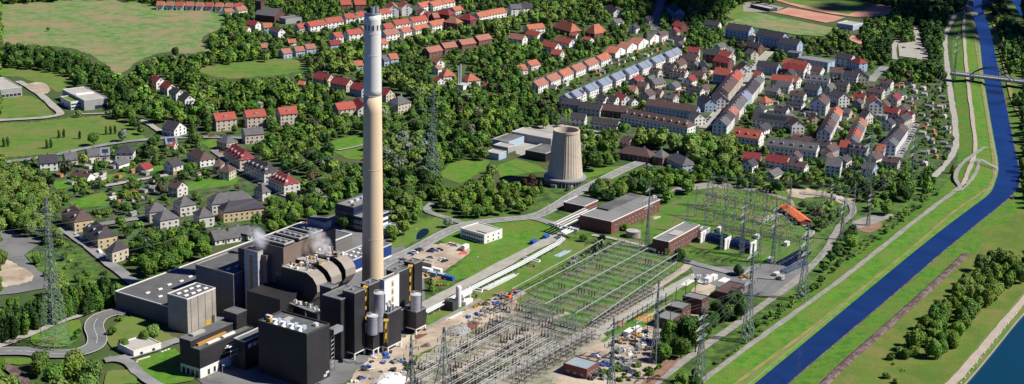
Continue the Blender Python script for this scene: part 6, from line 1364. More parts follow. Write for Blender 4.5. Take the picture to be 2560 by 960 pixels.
for px, py, c, a_, w_ in [(1027, 638, 'car_blue', 0, 'leftmost car of the dirt car park row'), (1037, 633, 'car_white', 0, 'second from the left along the dirt car park edge'), (1043, 629, 'car_black', 0, 'third from the left along the dirt car park edge'), (1051, 626, 'car_grey', 0, 'fourth from the left along the car park edge'),
    (1076, 631, 'car_blue', 1, 'left of the middle group in the dirt car park'), (1083, 627, 'car_black', 1, 'in the middle group of the dirt car park'), (1091, 629, 'car_silver', 1, 'front one of the middle group in the dirt car park'), (1099, 627, 'car_black', 1, 'right of the middle group in the dirt car park'),
    (1077, 646, 'car_silver', 1, 'alone in the centre of the dirt car park'), (1105, 651, 'car_white', 2, 'left of a pair near the lower dirt car park edge'), (1112, 655, 'car_black', 2, 'right of a pair near the lower dirt car park edge'), (1127, 613, 'car_white', 1, 'beside the orange pile at the top of the dirt car park'), (1137, 616, 'car_silver', 1, 'second beside the orange pile at the dirt car park'),
    (1060, 656, 'car_black', 1, 'left of the white container by the car park'), (1070, 658, 'car_grey', 1, 'behind the white container by the car park'), (1152, 628, 'car_grey', 1, 'beside the white box trailer')]: car(px, py, Y2 + (.25 if a_ == 1 else (1.3 if a_ == 2 else .1)), c, '%s car %s' % (CN[c], w_))
heap(1125, 610, 2.2, 1.2, 'orange', 'bright orange pile at the top of the dirt car park', 11); heap(1158, 634, 2.2, 1.3, 'redpaint', 'red machine parts beside the white box trailer', 12)
for px, py, c, w_ in [(118, 805, 'car_red', 'by the hedge fence below the tallest pylon'), (143, 799, 'car_silver', 'on the pale road below the poplars, left of another'), (172, 790, 'car_white', 'on the pale road below the poplars near the blue car'), (210, 777, 'car_blue', 'at the upper end of the pale road'), (230, 622, 'car_red', 'on the street beside the diagonal houses'), (206, 600, 'van', 'on the street beside the diagonal houses, upper one'), (250, 634, 'van', 'on the street beside the diagonal houses, lower one'), (190, 590, 'car_white', 'at the street corner by the plane trees'), (262, 646, 'car_black', 'below the vans on the diagonal street'), (290, 458, 'car_black', 'before the garden wall in the left suburb')]: car(px, py, yaw_of((160, 570), (250, 640)) if py < 700 else YAW * .55, c, '%s %s %s' % (CN[c], 'van' if c == 'van' else 'car', w_))
car(1490, 895, Y2, 'van', 'white van beside the pale blue roofed relay house'); car(1568, 915, .2, 'car_white', 'white car on the lower dirt yard right of the scrap'); car(1556, 912, .3, 'car_black', 'black car left of the white one in the scrap yard'); car(1418, 478, YAW, 'car_black', 'dark car before the cooling tower'); car(2097, 500, .2, 'van', 'white van on the bare ground beyond the substation'); car(1640, 496, .4, 'van', 'white van at the end of the long brick hall')
k = 0; cols = ['car_silver', 'car_black', 'car_white', 'car_blue', 'car_grey', 'car_red']
def carline(p0, p1, n, off, where, rz=None, seed=0, gap=.25):
    rs = random.Random(seed); a = yaw_of(p0, p1)
    for i in range(n):
        if rs.random() < gap: continue
        f = i / (n - 1); px, py = p0[0] + (p1[0]-p0[0])*f, p0[1] + (p1[1]-p0[1])*f; x, y = at2(px, py); x -= math.sin(a) * off; y += math.cos(a) * off; q = proj(x, y, 0); c = rs.choice(cols)
        car(q[0], q[1], a if rz is None else a + rz, c, '%s car %s' % (CN[c], where), '%s cars %s' % (CN[c], where))
carline((1765, 318), (1850, 217), 20, 2.6, 'parked on the left kerb of the town street', seed=1); carline((1765, 318), (1850, 217), 20, -2.6, 'parked on the right kerb of the town street', seed=2); carline((1855, 210), (1893, 160), 10, 2.6, 'parked on the upper town street', seed=3)
carline((2242, 385), (2283, 308), 14, -3, 'parked across in the street by the allotments', rz=1.57, seed=4, gap=.1); carline((545, 384), (700, 486), 16, 2, 'parked along the diagonal dormered row', seed=5); carline((470, 346), (570, 345), 8, 1.5, 'parked on the left crossing street', seed=6)
carline((1320, 335), (1500, 335), 18, 0, 'parked behind the cooling tower', rz=.8, seed=7); carline((2250, 120), (2315, 125), 8, 0, 'on the bright parking ground at the top', rz=.8, seed=8); carline((950, 120), (1040, 92), 9, 0, 'parked before the white terraces', seed=9); carline((1500, 240), (1690, 150), 18, 0, 'parked before the slate terrace', seed=10)
car(930, 885, .5, 'car_blue', 'blue car half under the black box legs'); 
# street lamps
def lamp(px, py, h=8, lab=''):
    x, y = at2(px, py); t = thing('street_lamp', lab, 'street lamp', (x, y, 0), 'street lamps'); MB().bar((x, y, 0), (x, y, h), .2, 'alu').build('post', t); MB().box((x + .4, y, h), (1.1, .4, .18), 0, 'white').build('lamp_head', t)
for px, py, l in [(1040, 608, 'lamp on the lawn left of the plant road bend'), (1100, 575, 'lamp beside the plant road by the pond'), (978, 555, 'lamp left of the canopy by the pond'), (732, 560, 'lamp behind the boiler house roof, left one'), (775, 552, 'lamp behind the boiler house roof, right one'), (1192, 680, 'lamp on the bright lawn by the pipe track'), (1368, 545, 'lamp at the road junction'), (1448, 440, 'lamp right of the cooling tower'), (238, 745, 'lamp at the upper end of the ring road'), (557, 958, 'lamp before the control building'), (1490, 430, 'lamp on the plant road near the long hip roof')]: lamp(px, py, 9, 'thin silver ' + l)
# white concrete barriers at the ring road
for i, (a_, c_, n) in enumerate([((297, 905), (348, 888), 9), ((333, 925), (345, 903), 6), ((345, 903), (372, 895), 5), ((406, 882), (422, 876), 3)]):
    for j in range(n):
        f = j / (n - 1); x, y = at2(a_[0] + (c_[0]-a_[0])*f, a_[1] + (c_[1]-a_[1])*f); b = MB(); b.box((x, y, 0), (1.5, .6, .85), yaw_of(a_, c_), 'white'); b.build('road_barrier', None, (x, y, 0)); o = bpy.context.scene.objects[-1] if False else None
for o in list(COL.objects):
    if o.name.startswith('road_barrier'): tag(o, 'short white concrete barrier lining the curved road by the lawn', 'barrier', 'white concrete barriers at the ring road')
# white dots (bollards) along the quay
for i in range(16):
    f = i / 15; x, y = at2(2402 + (2550 - 2402) * f, 958 - (958 - 772) * f, 1.75); b = MB(); b.lathe((x, y, 1.7), [(.4, 0), (.4, .5), (.2, .7)], 'white', 8); tag(b.build('bollard', None, (x, y, 1.7)), '%s white bollard from below along the canal quay' % ordn(i), 'bollard', 'white quay bollards')
# railway rails lower left
for j in range(2):
    P = [at(-40, 893 + j * 7), at(40, 925 + j * 6), at(70, 965 + j * 6)]; b = MB()
    for i in range(2): b.bar((P[i][0], P[i][1], .2), (P[i+1][0], P[i+1][1], .2), .5, 'steel')
    tag(b.build('rail'), ('upper' if j == 0 else 'lower') + ' rail of the track in the lower left corner', 'rail', 'rails at lower left')
road('rail_bed', [(-60, 890), (40, 928), (80, 985)], 5, 'ballast')
# fences
def fence(pts, lab, h=1.6, m='steel', n=30):
    q = interp(pts, n); t = thing('fence', lab, 'fence', at(*q[n // 2])); b = MB()
    for i in range(n - 1):
        a_, c_ = at2(*q[i]), at2(*q[i+1]); 
        for z in (h, h * .5): b.bar((*a_, z), (*c_, z), .1, m, 3)
    b.build('wire', t)
    for x, y in q: p = at2(x, y); MB().bar((*p, 0), (*p, h), .14, m, 3).build('post', t)
fence([(50, 843), (110, 815), (180, 790), (240, 765)], 'thin wire fence along the poplar row', n=26); fence([(2030, 665), (2045, 655), (2055, 640), (2062, 630)], 'teal netting fence at the bend of the service road', 2.2, 'tealnet', 14); fence([(455, 930), (500, 952), (520, 948)], 'low pink fence at the control building corner', 1, 'brick', 12)
fence([(390, 240), (365, 235), (330, 285)], 'hidden', 1, 'steel', 3) if False else None
# smoke
def smokemat(nm, dens, col):
    m = bpy.data.materials.new(nm); m.use_nodes = True; N = m.node_tree.nodes; L = m.node_tree.links; N.remove(N['Principled BSDF']); v = N.new('ShaderNodeVolumePrincipled'); v.inputs['Color'].default_value = (*col, 1); v.inputs['Anisotropy'].default_value = .2
    tc = N.new('ShaderNodeTexCoord'); gr = N.new('ShaderNodeVectorMath'); gr.operation = 'LENGTH'; L.new(tc.outputs['Object'], gr.inputs[0])
    r = N.new('ShaderNodeMapRange'); r.inputs[1].default_value = 1.; r.inputs[2].default_value = .2; r.inputs[3].default_value = 0; r.inputs[4].default_value = 1; L.new(gr.outputs['Value'], r.inputs[0])
    g = N.new('ShaderNodeNewGeometry'); n = N.new('ShaderNodeTexNoise'); n.inputs['Scale'].default_value = .22; n.inputs['Detail'].default_value = 3; L.new(g.outputs['Position'], n.inputs['Vector']); r2 = N.new('ShaderNodeMapRange'); r2.inputs[1].default_value = .42; r2.inputs[2].default_value = .62; L.new(n.outputs['Fac'], r2.inputs[0])
    mu = N.new('ShaderNodeMath'); mu.operation = 'MULTIPLY'; L.new(r.outputs[0], mu.inputs[0]); L.new(r2.outputs[0], mu.inputs[1]); m2 = N.new('ShaderNodeMath'); m2.operation = 'MULTIPLY'; L.new(mu.outputs[0], m2.inputs[0]); m2.inputs[1].default_value = dens; L.new(m2.outputs[0], v.inputs['Density']); L.new(v.outputs[0], N['Material Output'].inputs['Volume']); M[nm] = m
smokemat('steam', .62, (.995, .995, 1.)); smokemat('thinsteam', .05, (.95, .96, 1.))
def plume(px, py, z, sx, sy, sz, m, lab, tilt=0):
    x, y = at2(px, py, z); b = MB(); n, k = 16, 10; vs = [(math.sin(math.pi*j/k)*math.cos(2*math.pi*i/n), math.sin(math.pi*j/k)*math.sin(2*math.pi*i/n), -math.cos(math.pi*j/k)) for j in range(k+1) for i in range(n)]
    b.add(vs, [(j*n+i, j*n+(i+1)%n, (j+1)*n+(i+1)%n, (j+1)*n+i) for j in range(k) for i in range(n)], m); o = b.build('steam_plume'); o.location = (x, y, z); o.scale = (sx, sy, sz); o.rotation_euler = (0, tilt, 0); tag(o, lab, 'steam', kind='stuff')
plume(647, 596, 43, 5, 5, 9, 'steam', 'white steam puff above the concrete stair tower', -.5)
plume(800, 607, 39, 6, 6, 9.5, 'steam', 'white steam puff above the filter casings', -.6)
plume(1405, 300, 46, 6, 6, 7, 'thinsteam', 'thin steam veil above the cooling tower mouth', -.4)
# ---------------------------------------------------------------- vegetation
def mkcrown(seed, kind, nq, size):
    r = np.random.default_rng(seed); V = []; Fq = []; Tn = []
    if kind == 'broad': nl = 8; cs = r.normal(size=(nl, 3)); cs /= np.linalg.norm(cs, axis=1)[:, None]; cs *= r.uniform(.35, .58, (nl, 1)); cs[:, 2] *= .8; rad = r.uniform(.38, .56, nl); cs[0] = 0; rad[0] = .62; cs[:, 2] += 1.15
    elif kind == 'poplar': nl = 10; z = np.linspace(.7, 6.3, nl); cs = np.stack([r.uniform(-.25, .25, nl), r.uniform(-.25, .25, nl), z], 1); rad = .95 * np.sin(np.clip((z + .6) / 7.6, 0, 1) * math.pi) ** .6 * r.uniform(.85, 1.1, nl)
    elif kind == 'conifer': nl = 9; z = np.linspace(.5, 3.6, nl); cs = np.stack([r.uniform(-.08, .08, nl), r.uniform(-.08, .08, nl), z], 1); rad = .95 * (1 - (z - .4) / 3.9) ** .85 + .05
    else: nl = 5; cs = r.normal(size=(nl, 3)) * .4; cs[:, 2] = r.uniform(.25, .6, nl); rad = r.uniform(.4, .6, nl)
    # core: low octahedral bodies so that the crown is not see-through
    off = 0
    oct_ = np.array([(1,0,0),(0,1,0),(-1,0,0),(0,-1,0),(0,0,1),(0,0,-1)], float)
    ico = [(0,1,4),(1,2,4),(2,3,4),(3,0,4),(1,0,5),(2,1,5),(3,2,5),(0,3,5)]
    tris = []
    for c, q in zip(cs, rad):
        # subdivided octahedron
        P = oct_.copy(); T_ = ico; P2 = [tuple(p) for p in P]; T2 = []
        for a, b_, c_ in T_:
            ab, bc, ca = (P[a]+P[b_]), (P[b_]+P[c_]), (P[c_]+P[a]); k = len(P2); P2 += [tuple(ab/np.linalg.norm(ab)), tuple(bc/np.linalg.norm(bc)), tuple(ca/np.linalg.norm(ca))]; T2 += [(a,k,k+2),(b_,k+1,k),(c_,k+2,k+1),(k,k+1,k+2)]
        P2 = np.array(P2) * r.uniform(.68, .92, (len(P2), 1)) * q * (1 if kind != 'conifer' else .8) + c
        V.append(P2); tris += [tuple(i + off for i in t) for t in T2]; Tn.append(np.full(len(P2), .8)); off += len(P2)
    n = 0; pos = []; nor = []
    w = rad ** 2 / (rad ** 2).sum()
    while n < nq:
        k = r.choice(nl, p=w); d = r.normal(size=3); d /= np.linalg.norm(d)
        if d[2] < -.5 and r.random() < .6: continue
        p = cs[k] + d * rad[k] * r.uniform(.86, 1.13)
        if kind == 'poplar': p[2] = cs[k][2] + d[2] * rad[k] * 1.1
        dist = np.linalg.norm(cs - p, axis=1) - rad * .82; dist[k] = 1
        if dist.min() < 0: continue
        if p[2] < .12: p[2] = .12
        pos.append(p); nor.append(d); n += 1
    pos = np.array(pos); nor = np.array(nor) + r.normal(size=(nq, 3)) * .33; nor[:, 2] += .2; nor /= np.linalg.norm(nor, axis=1)[:, None]
    a = np.cross(nor, r.normal(size=(nq, 3))); a /= np.linalg.norm(a, axis=1)[:, None]; b_ = np.cross(nor, a); s = r.uniform(.6, 1.25, (nq, 1)) * size
    Q = np.stack([pos - a*s - b_*s*.7, pos + a*s*.8 - b_*s*.9, pos + a*s + b_*s*.8, pos - a*s*.8 + b_*s], 1).reshape(-1, 3)
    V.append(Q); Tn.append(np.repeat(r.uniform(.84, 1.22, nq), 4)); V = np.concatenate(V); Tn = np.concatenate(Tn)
    T3 = np.array(tris, np.int64); Q4 = off + np.arange(nq * 4).reshape(nq, 4)
    return V, T3, Q4, Tn
def meshnp(name, V, T3, Q4, Tint, m='leaf'):
    me = bpy.data.meshes.new(name); nl = len(T3) * 3 + len(Q4) * 4; me.vertices.add(len(V)); me.vertices.foreach_set('co', V.astype(np.float32).ravel()); me.loops.add(nl); me.loops.foreach_set('vertex_index', np.concatenate([T3.ravel(), Q4.ravel()]).astype(np.int32))
    npoly = len(T3) + len(Q4); me.polygons.add(npoly); st = np.concatenate([np.arange(len(T3)) * 3, len(T3) * 3 + np.arange(len(Q4)) * 4]).astype(np.int32); me.polygons.foreach_set('loop_start', st)
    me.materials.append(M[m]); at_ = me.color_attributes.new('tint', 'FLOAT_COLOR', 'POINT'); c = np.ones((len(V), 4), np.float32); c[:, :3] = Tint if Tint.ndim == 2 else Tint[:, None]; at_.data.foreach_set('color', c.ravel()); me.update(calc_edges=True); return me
TONES = dict(dark=(.030, .074, .011), mid=(.064, .138, .017), fresh=(.105, .195, .023), bright=(.120, .190, .034), silver=(.150, .19, .115), red=(.062, .030, .018), brownish=(.065, .070, .030))
MIX = dict(wood=[('dark', 3), ('mid', 5), ('fresh', 4.5), ('bright', .8), ('brownish', .5), ('silver', .25)], town=[('dark', 3), ('mid', 5), ('fresh', 3), ('bright', 1.2), ('brownish', .5)], plane=[('bright', 6), ('fresh', 1)], darkwood=[('dark', 6), ('mid', 3), ('fresh', .5)], silver=[('silver', 4), ('bright', 2), ('mid', 2)], red=[('red', 4), ('mid', 1)], fresh=[('fresh', 4), ('bright', 2), ('mid', 1)], scrub=[('mid', 3), ('fresh', 3), ('dark', 1)])
HI = {k: [mkcrown(10 + i, k, n, s) for i in range(c)] for k, n, s, c in (('broad', 900, .072, 7), ('poplar', 520, .17, 3), ('conifer', 320, .15, 3), ('bush', 110, .14, 3))}
LO = {k: [mkcrown(40 + i, k, n, s) for i in range(c)] for k, n, s, c in (('broad', 230, .138, 9), ('poplar', 150, .3, 2), ('conifer', 90, .25, 3), ('bush', 34, .24, 4))}
LO2 = [mkcrown(70 + i, 'broad', 115, .195) for i in range(9)]
HIM = {k: [meshnp('crown', *c) for c in v] for k, v in HI.items()}
def trunkmesh(h, r0):
    b = MB(); b.lathe((0, 0, 0), [(r0 * 1.3, 0), (r0, h * .3), (r0 * .5, h)], 'bark', 7)
    for i in range(3): a_ = i * 2.1; b.bar((0, 0, h * .6), (math.cos(a_) * h * .45, math.sin(a_) * h * .45, h * 1.05), r0 * .8, 'bark', 5)
    me = bpy.data.meshes.new('trunk'); me.from_pydata(b.v, [], b.f); me.materials.append(M['bark']); return me
TRK = dict(broad=trunkmesh(.95, .07), poplar=trunkmesh(1., .12), conifer=trunkmesh(.9, .08), bush=trunkmesh(.35, .05))
# region map
REG = np.zeros((KY, KX), np.int16); RG = []
def region(poly, name, where, sp, rmin, rmax, mix, kinds=(('broad', 1),), hf=(.95, 1.25), keep=1.):
    RG.append(dict(name=name, where=where, sp=sp, r=(rmin, rmax), mix=mix, kinds=kinds, hf=hf, keep=keep)); REG[inpoly(poly) if poly else np.ones(REG.shape, bool)] = len(RG) - 1
region(None, 'wood', 'in the broad wood', 6.6, 2.6, 5.8, 'wood', (('broad', 14), ('conifer', 1)))
region([(560,0),(640,0),(640,260),(560,260),(280,240),(290,180),(400,120),(520,40)], 'wood', 'in the wood beside the top meadow', 6.8, 3.4, 5.6, 'wood')
region([(0,118),(150,125),(285,180),(300,230),(220,200),(150,175),(0,158)], 'wood', 'in the tree belt below the top meadow', 6, 3, 4.6, 'darkwood')
TOWN = [(560,0),(1330,0),(1600,60),(1800,40),(1900,50),(2170,130),(2240,180),(2380,200),(2385,380),(2330,450),(2100,460),(1880,440),(1640,420),(1400,300),(1000,260),(930,120),(640,110)]
region(TOWN, 'town', 'among the town houses', 6.1, 2., 4.6, 'town', (('broad', 10), ('conifer', 1), ('bush', 2)), keep=.97)
region([(1250,130),(1400,100),(1420,130),(1330,160),(1300,330),(1180,300),(1000,260),(1080,200),(1240,190)], 'town', 'in the wood around the twin stacks', 7, 3.2, 5.2, 'wood')
region([(2150,200),(2378,205),(2375,400),(2290,440),(2260,330),(2180,260)], 'allotment', 'in the allotments near the river', 6.2, 1.2, 2.8, 'town', (('broad', 3), ('bush', 5)), keep=.8)
region([(1410,230),(1550,150),(1690,90),(1700,115),(1560,180),(1430,245),(1380,215),(1530,135),(1640,85),(1660,100)], 'garden', 'in the gardens before the slate terrace', 6.5, 1.2, 2.6, 'town', (('broad', 2), ('bush', 4)), keep=.6)
region([(0,380),(130,365),(400,350),(560,330),(640,400),(740,480),(700,560),(500,600),(380,600),(300,690),(160,560),(80,470)], 'suburb', 'in the gardens of the left suburb', 5.8, 1.8, 4.8, 'town', (('broad', 9), ('conifer', 1), ('bush', 3)), keep=.95)
region([(0,300),(300,290),(340,340),(100,380),(0,380)], 'field', 'scattered over the lower field', 9, 1.5, 3.2, 'wood', (('broad', 2), ('poplar', 1), ('bush', 2)), keep=.4)
region([(330,180),(640,150),(760,230),(900,300),(905,520),(760,545),(700,470),(600,330),(480,340),(330,260)], 'wood', 'in the wood left of the chimney', 6.4, 2.6, 5.8, 'wood', (('broad', 14), ('conifer', 1)))
region([(960,230),(1230,260),(1380,300),(1370,440),(1300,500),(1180,560),(1000,560),(960,480)], 'wood', 'in the wood between the chimney and the cooling tower', 6.2, 2.6, 5.8, 'wood', hf=(.9, 1.4))
region([(940,360),(1010,330),(1065,350),(1060,430),(980,440),(950,420)], 'wood', 'in the silvery clump right of the chimney', 6.5, 3.4, 5, 'silver')
region([(1300,425),(1365,425),(1372,465),(1310,475)], 'redtree', 'in the copper clump left of the cooling tower', 5.5, 2.6, 4, 'red')
region([(960,520),(1120,480),(1300,500),(1350,490),(1340,540),(1180,545),(1060,570),(960,580)], 'park', 'in the park strip before the plant road', 7, 3., 4.6, 'fresh')
region([(1140,430),(1280,430),(1330,500),(1180,520)], 'park', 'in the bright copse left of the copper clump', 6.6, 3.6, 5.4, 'fresh')
region([(1550,335),(1610,296),(1700,300),(1800,322),(1850,352),(1846,395),(1800,425),(1730,400),(1650,372),(1560,352)], 'plane', 'in the long plane tree belt behind the cooling tower', 7.4, 5.4, 7.8, 'plane', hf=(1., 1.2))
region([(0,380),(60,430),(140,500),(182,545),(170,592),(100,600),(0,575)], 'plane', 'in the big yellow-green clump at the left edge', 6.6, 4., 6., 'plane', hf=(1., 1.2))
region([(50,900),(170,855),(262,880),(285,965),(280,1100),(-200,1100),(-200,960),(0,930)], 'plane', 'in the yellow-green clump at the lower left corner', 7.4, 4.4, 6.2, 'plane')
region([(1000,95),(1110,65),(1200,80),(1290,40),(1430,5),(1440,30),(1290,95),(1210,100),(1110,95),(1000,125)], 'plane', 'in the pale avenue right of the chimney top', 8, 4.6, 6.2, 'plane')
region([(955,180),(1080,232),(1075,285),(958,222)], 'plane', 'in the pale avenue at the chimney shaft', 8, 4.6, 6.2, 'plane')
region([(800,112),(915,150),(915,205),(815,178)], 'plane', 'in the pale avenue left of the chimney', 8, 4.6, 6.2, 'plane')
region([(480,235),(540,230),(545,290),(490,300)], 'plane', 'in the round clump left of the three red roofs', 8, 5, 6.2, 'plane')
region([(300,610),(420,590),(520,590),(560,600),(650,570),(700,590),(640,600),(520,640),(400,690),(320,740),(300,700)], 'wood', 'in the tree belt behind the long low hall', 6, 3.4, 5.4, 'wood', (('broad', 8), ('poplar', .6)))
region([(560,520),(760,470),(900,500),(860,540),(720,570),(600,570)], 'wood', 'in the copse behind the boiler house', 6.2, 3.4, 5.2, 'wood')
region([(1480,455),(1560,430),(1640,420),(1760,400),(1900,440),(2000,440),(2100,450),(2090,480),(1900,480),(1760,460),(1640,490),(1560,500),(1490,490)], 'wood', 'in the tree belt behind the upper substation', 6.6, 3., 5., 'wood')
region([(2000,570),(2060,530),(2110,540),(2105,590),(2060,640),(2020,650)], 'wood', 'in the dark copse right of the upper substation', 6, 3, 4.6, 'darkwood')
region([(1500,960),(1640,790),(1700,770),(1840,770),(1850,850),(1700,920),(1640,960)], 'wood', 'in the dark wood before the dark brick blocks', 6.2, 3.6, 5.4, 'darkwood')
region([(640,150),(760,130),(780,170),(760,215),(640,190)], 'wood', 'in the wood below the church villas', 7, 2., 4., 'wood', keep=.6)
region([(1960,0),(2400,0),(2372,80),(2365,200),(2250,190),(2160,110),(2250,60),(2240,20)], 'wood', 'in the dark wood beyond the sports ground', 6.6, 3.6, 5.4, 'darkwood')
region([(2470,0),(2535,0),(2560,60),(2560,180),(2530,120),(2490,40)], 'wood', 'on the far river bank at the top right corner', 6.4, 3.4, 5., 'darkwood')
region([(60,640),(175,600),(240,660),(300,700),(290,770),(240,775),(160,720)], 'scrub', 'in the scrub left of the long hall', 4.0, 1.3, 2.6, 'scrub', (('bush', 5), ('broad', 1)), keep=.85)
region([(1700,960),(1850,850),(1925,770),(2010,710),(2095,640),(2200,560),(2340,450),(2350,470),(2200,585),(2010,735),(1920,805),(1720,970)], 'hedge', 'in the hedge along the dike foot', 3.8, 1.2, 2.2, 'scrub', (('bush', 4), ('broad', 1)), keep=.85)
region([(560,1000),(2000,1000),(2420,640),(2600,480),(2600,1000)], 'none', '', 99, 1, 1, 'wood', keep=0.)
region([(1700,960),(1850,850),(1925,770),(2010,710),(2095,640),(2200,560),(2340,450),(2350,470),(2200,585),(2010,735),(1920,805),(1720,970)], 'hedge', 'in the hedge along the dike foot', 3.8, 1.2, 2.2, 'scrub', (('bush', 4), ('broad', 1)), keep=.85)
region([(1640,955),(1650,880),(1700,800),(1790,790),(1850,800),(1850,850),(1760,900)], 'wood', 'in the dark wood before the dark brick blocks', 6.2, 3.6, 5.6, 'darkwood')
region([(2215,885),(2290,790),(2330,740),(2420,675),(2480,640),(2600,600),(2600,670),(2500,735),(2440,790),(2385,860),(2340,900),(2290,885),(2240,900)], 'wood', 'in the dark wood on the bank beyond the river', 4.8, 2.2, 4.8, 'fresh', hf=(1., 1.6))
region([(2180,960),(2250,880),(2290,910),(2260,970)], 'scrub', 'in the low scrub below the bank wood', 6, 1.4, 2.6, 'scrub', (('bush', 1), ('broad', 1)), keep=.5)
region([(2470,620),(2600,560),(2600,610),(2500,660)], 'scrub', 'in the light thicket above the bank wood', 4.5, 1.4, 2.8, 'scrub', (('bush', 1), ('broad', 1)), keep=.7)
cand = []
sp0 = 3.4; rr = np.random.default_rng(5); ys = np.arange(600, 2050, sp0)
FT = np.array(FOOT)
cells = {}
def okspot(x, y, d):
    i, j = int(x // 8), int(y // 8)
    for a in (-1, 0, 1):
        for b_ in (-1, 0, 1):
            for (u, v, e) in cells.get((i + a, j + b_), ()):
                if (u - x) ** 2 + (v - y) ** 2 < ((d + e) * .5) ** 2: return False
    return True
TREES = []
pts = []
for y in ys:
    w = y * .345 + 70; xs = np.arange(-w, w, sp0); pts.append(np.stack([xs + rr.uniform(-1.6, 1.6, len(xs)), np.full(len(xs), y) + rr.uniform(-1.6, 1.6, len(xs))], 1))
pts = np.concatenate(pts); rr.shuffle(pts)
# distance to roads and the dike/river corridor (raster in world space, 2 m)
occ = np.zeros((760, 900), bool)      # y 580..2100, x -900..900
def wr(x, y): return int((y - 580) / 2), int((x + 900) / 2)
for c, w in ROADS:
    for i in range(len(c) - 1):
        L_ = np.hypot(*(c[i+1] - c[i])); n = max(1, int(L_ / 1.5))
        for k in range(n):
            q = c[i] + (c[i+1] - c[i]) * k / n; m_ = int((w / 2 + 1) / 2) + 1; a, b_ = wr(*q)
            if 5 < a < 755 and 5 < b_ < 895: occ[a-m_:a+m_+1, b_-m_:b_+m_+1] = True
for (cx_, cy_, ca, sa, hl, hw) in FOOT:
    n1, n2 = int(hl) + 1, int(hw) + 1
    for i in range(-n1, n1 + 1):
        for j in range(-n2, n2 + 1):
            u, v = hl * i / n1, hw * j / n2; a, b_ = wr(cx_ + u*ca - v*sa, cy_ + u*sa + v*ca)
            if 0 <= a < 760 and 0 <= b_ < 900: occ[a, b_] = True
def wpick(r, L_): 
    t = sum(w for _, w in L_) * r
    for k, w in L_:
        t -= w
        if t <= 0: return k
    return L_[-1][0]
def clearat(px, py):
    i, j = int(py // 4), int(px // 4)
    if i < 0: i = 0
    if i >= KY or j < 0 or j >= KX: return None
    return CLEAR[i, j]
rnd = random.Random(21)
for x, y in pts:
    x, y = float(x), float(y); px, py = proj(x, y, 4.)
    pi, pj = min(KY - 1, max(0, int(py // 4))), min(KX - 1, max(0, int(px // 4)))
    g = RG[REG[pi, pj]]
    if g['keep'] <= 0: continue
    a, b_ = wr(x, y)
    if not (0 <= a < 760 and 0 <= b_ < 900) or occ[a, b_]: continue
    r = rnd.uniform(*g['r']); kind = wpick(rnd.random(), g['kinds']); hf = rnd.uniform(*g['hf'])
    if kind == 'bush': r *= .85
    if kind == 'poplar': r *= .45
    if kind == 'conifer': r *= .6
    if not okspot(x, y, g['sp'] * (r / (sum(g['r']) / 2)) ** .7): continue
    top = r * hf * dict(broad=2.15, poplar=7., conifer=4.2, bush=1.1)[kind]
    bad = 0
    for f in ((.1, .5, .9) if g['name'] != 'hedge' else ()):
        q = proj(x, y, top * f); c = clearat(*q)
        if c is None: continue
        if rnd.random() < c: bad = 1; break
        for s in (-.7, .7):
            c2 = clearat(q[0] + s * r / mpp(q[0], q[1]) , q[1])
            if c2 is not None and rnd.random() < c2 * .75: bad = 1; break
        if bad: break
    if bad: continue
    cells.setdefault((int(x // 8), int(y // 8)), []).append((x, y, g['sp'] * (r / (sum(g['r']) / 2)) ** .7))
    if rnd.random() > g['keep']: continue
    TREES.append((x, y, r, hf, kind, wpick(rnd.random(), MIX[g['mix']]), g['where'], 0.))
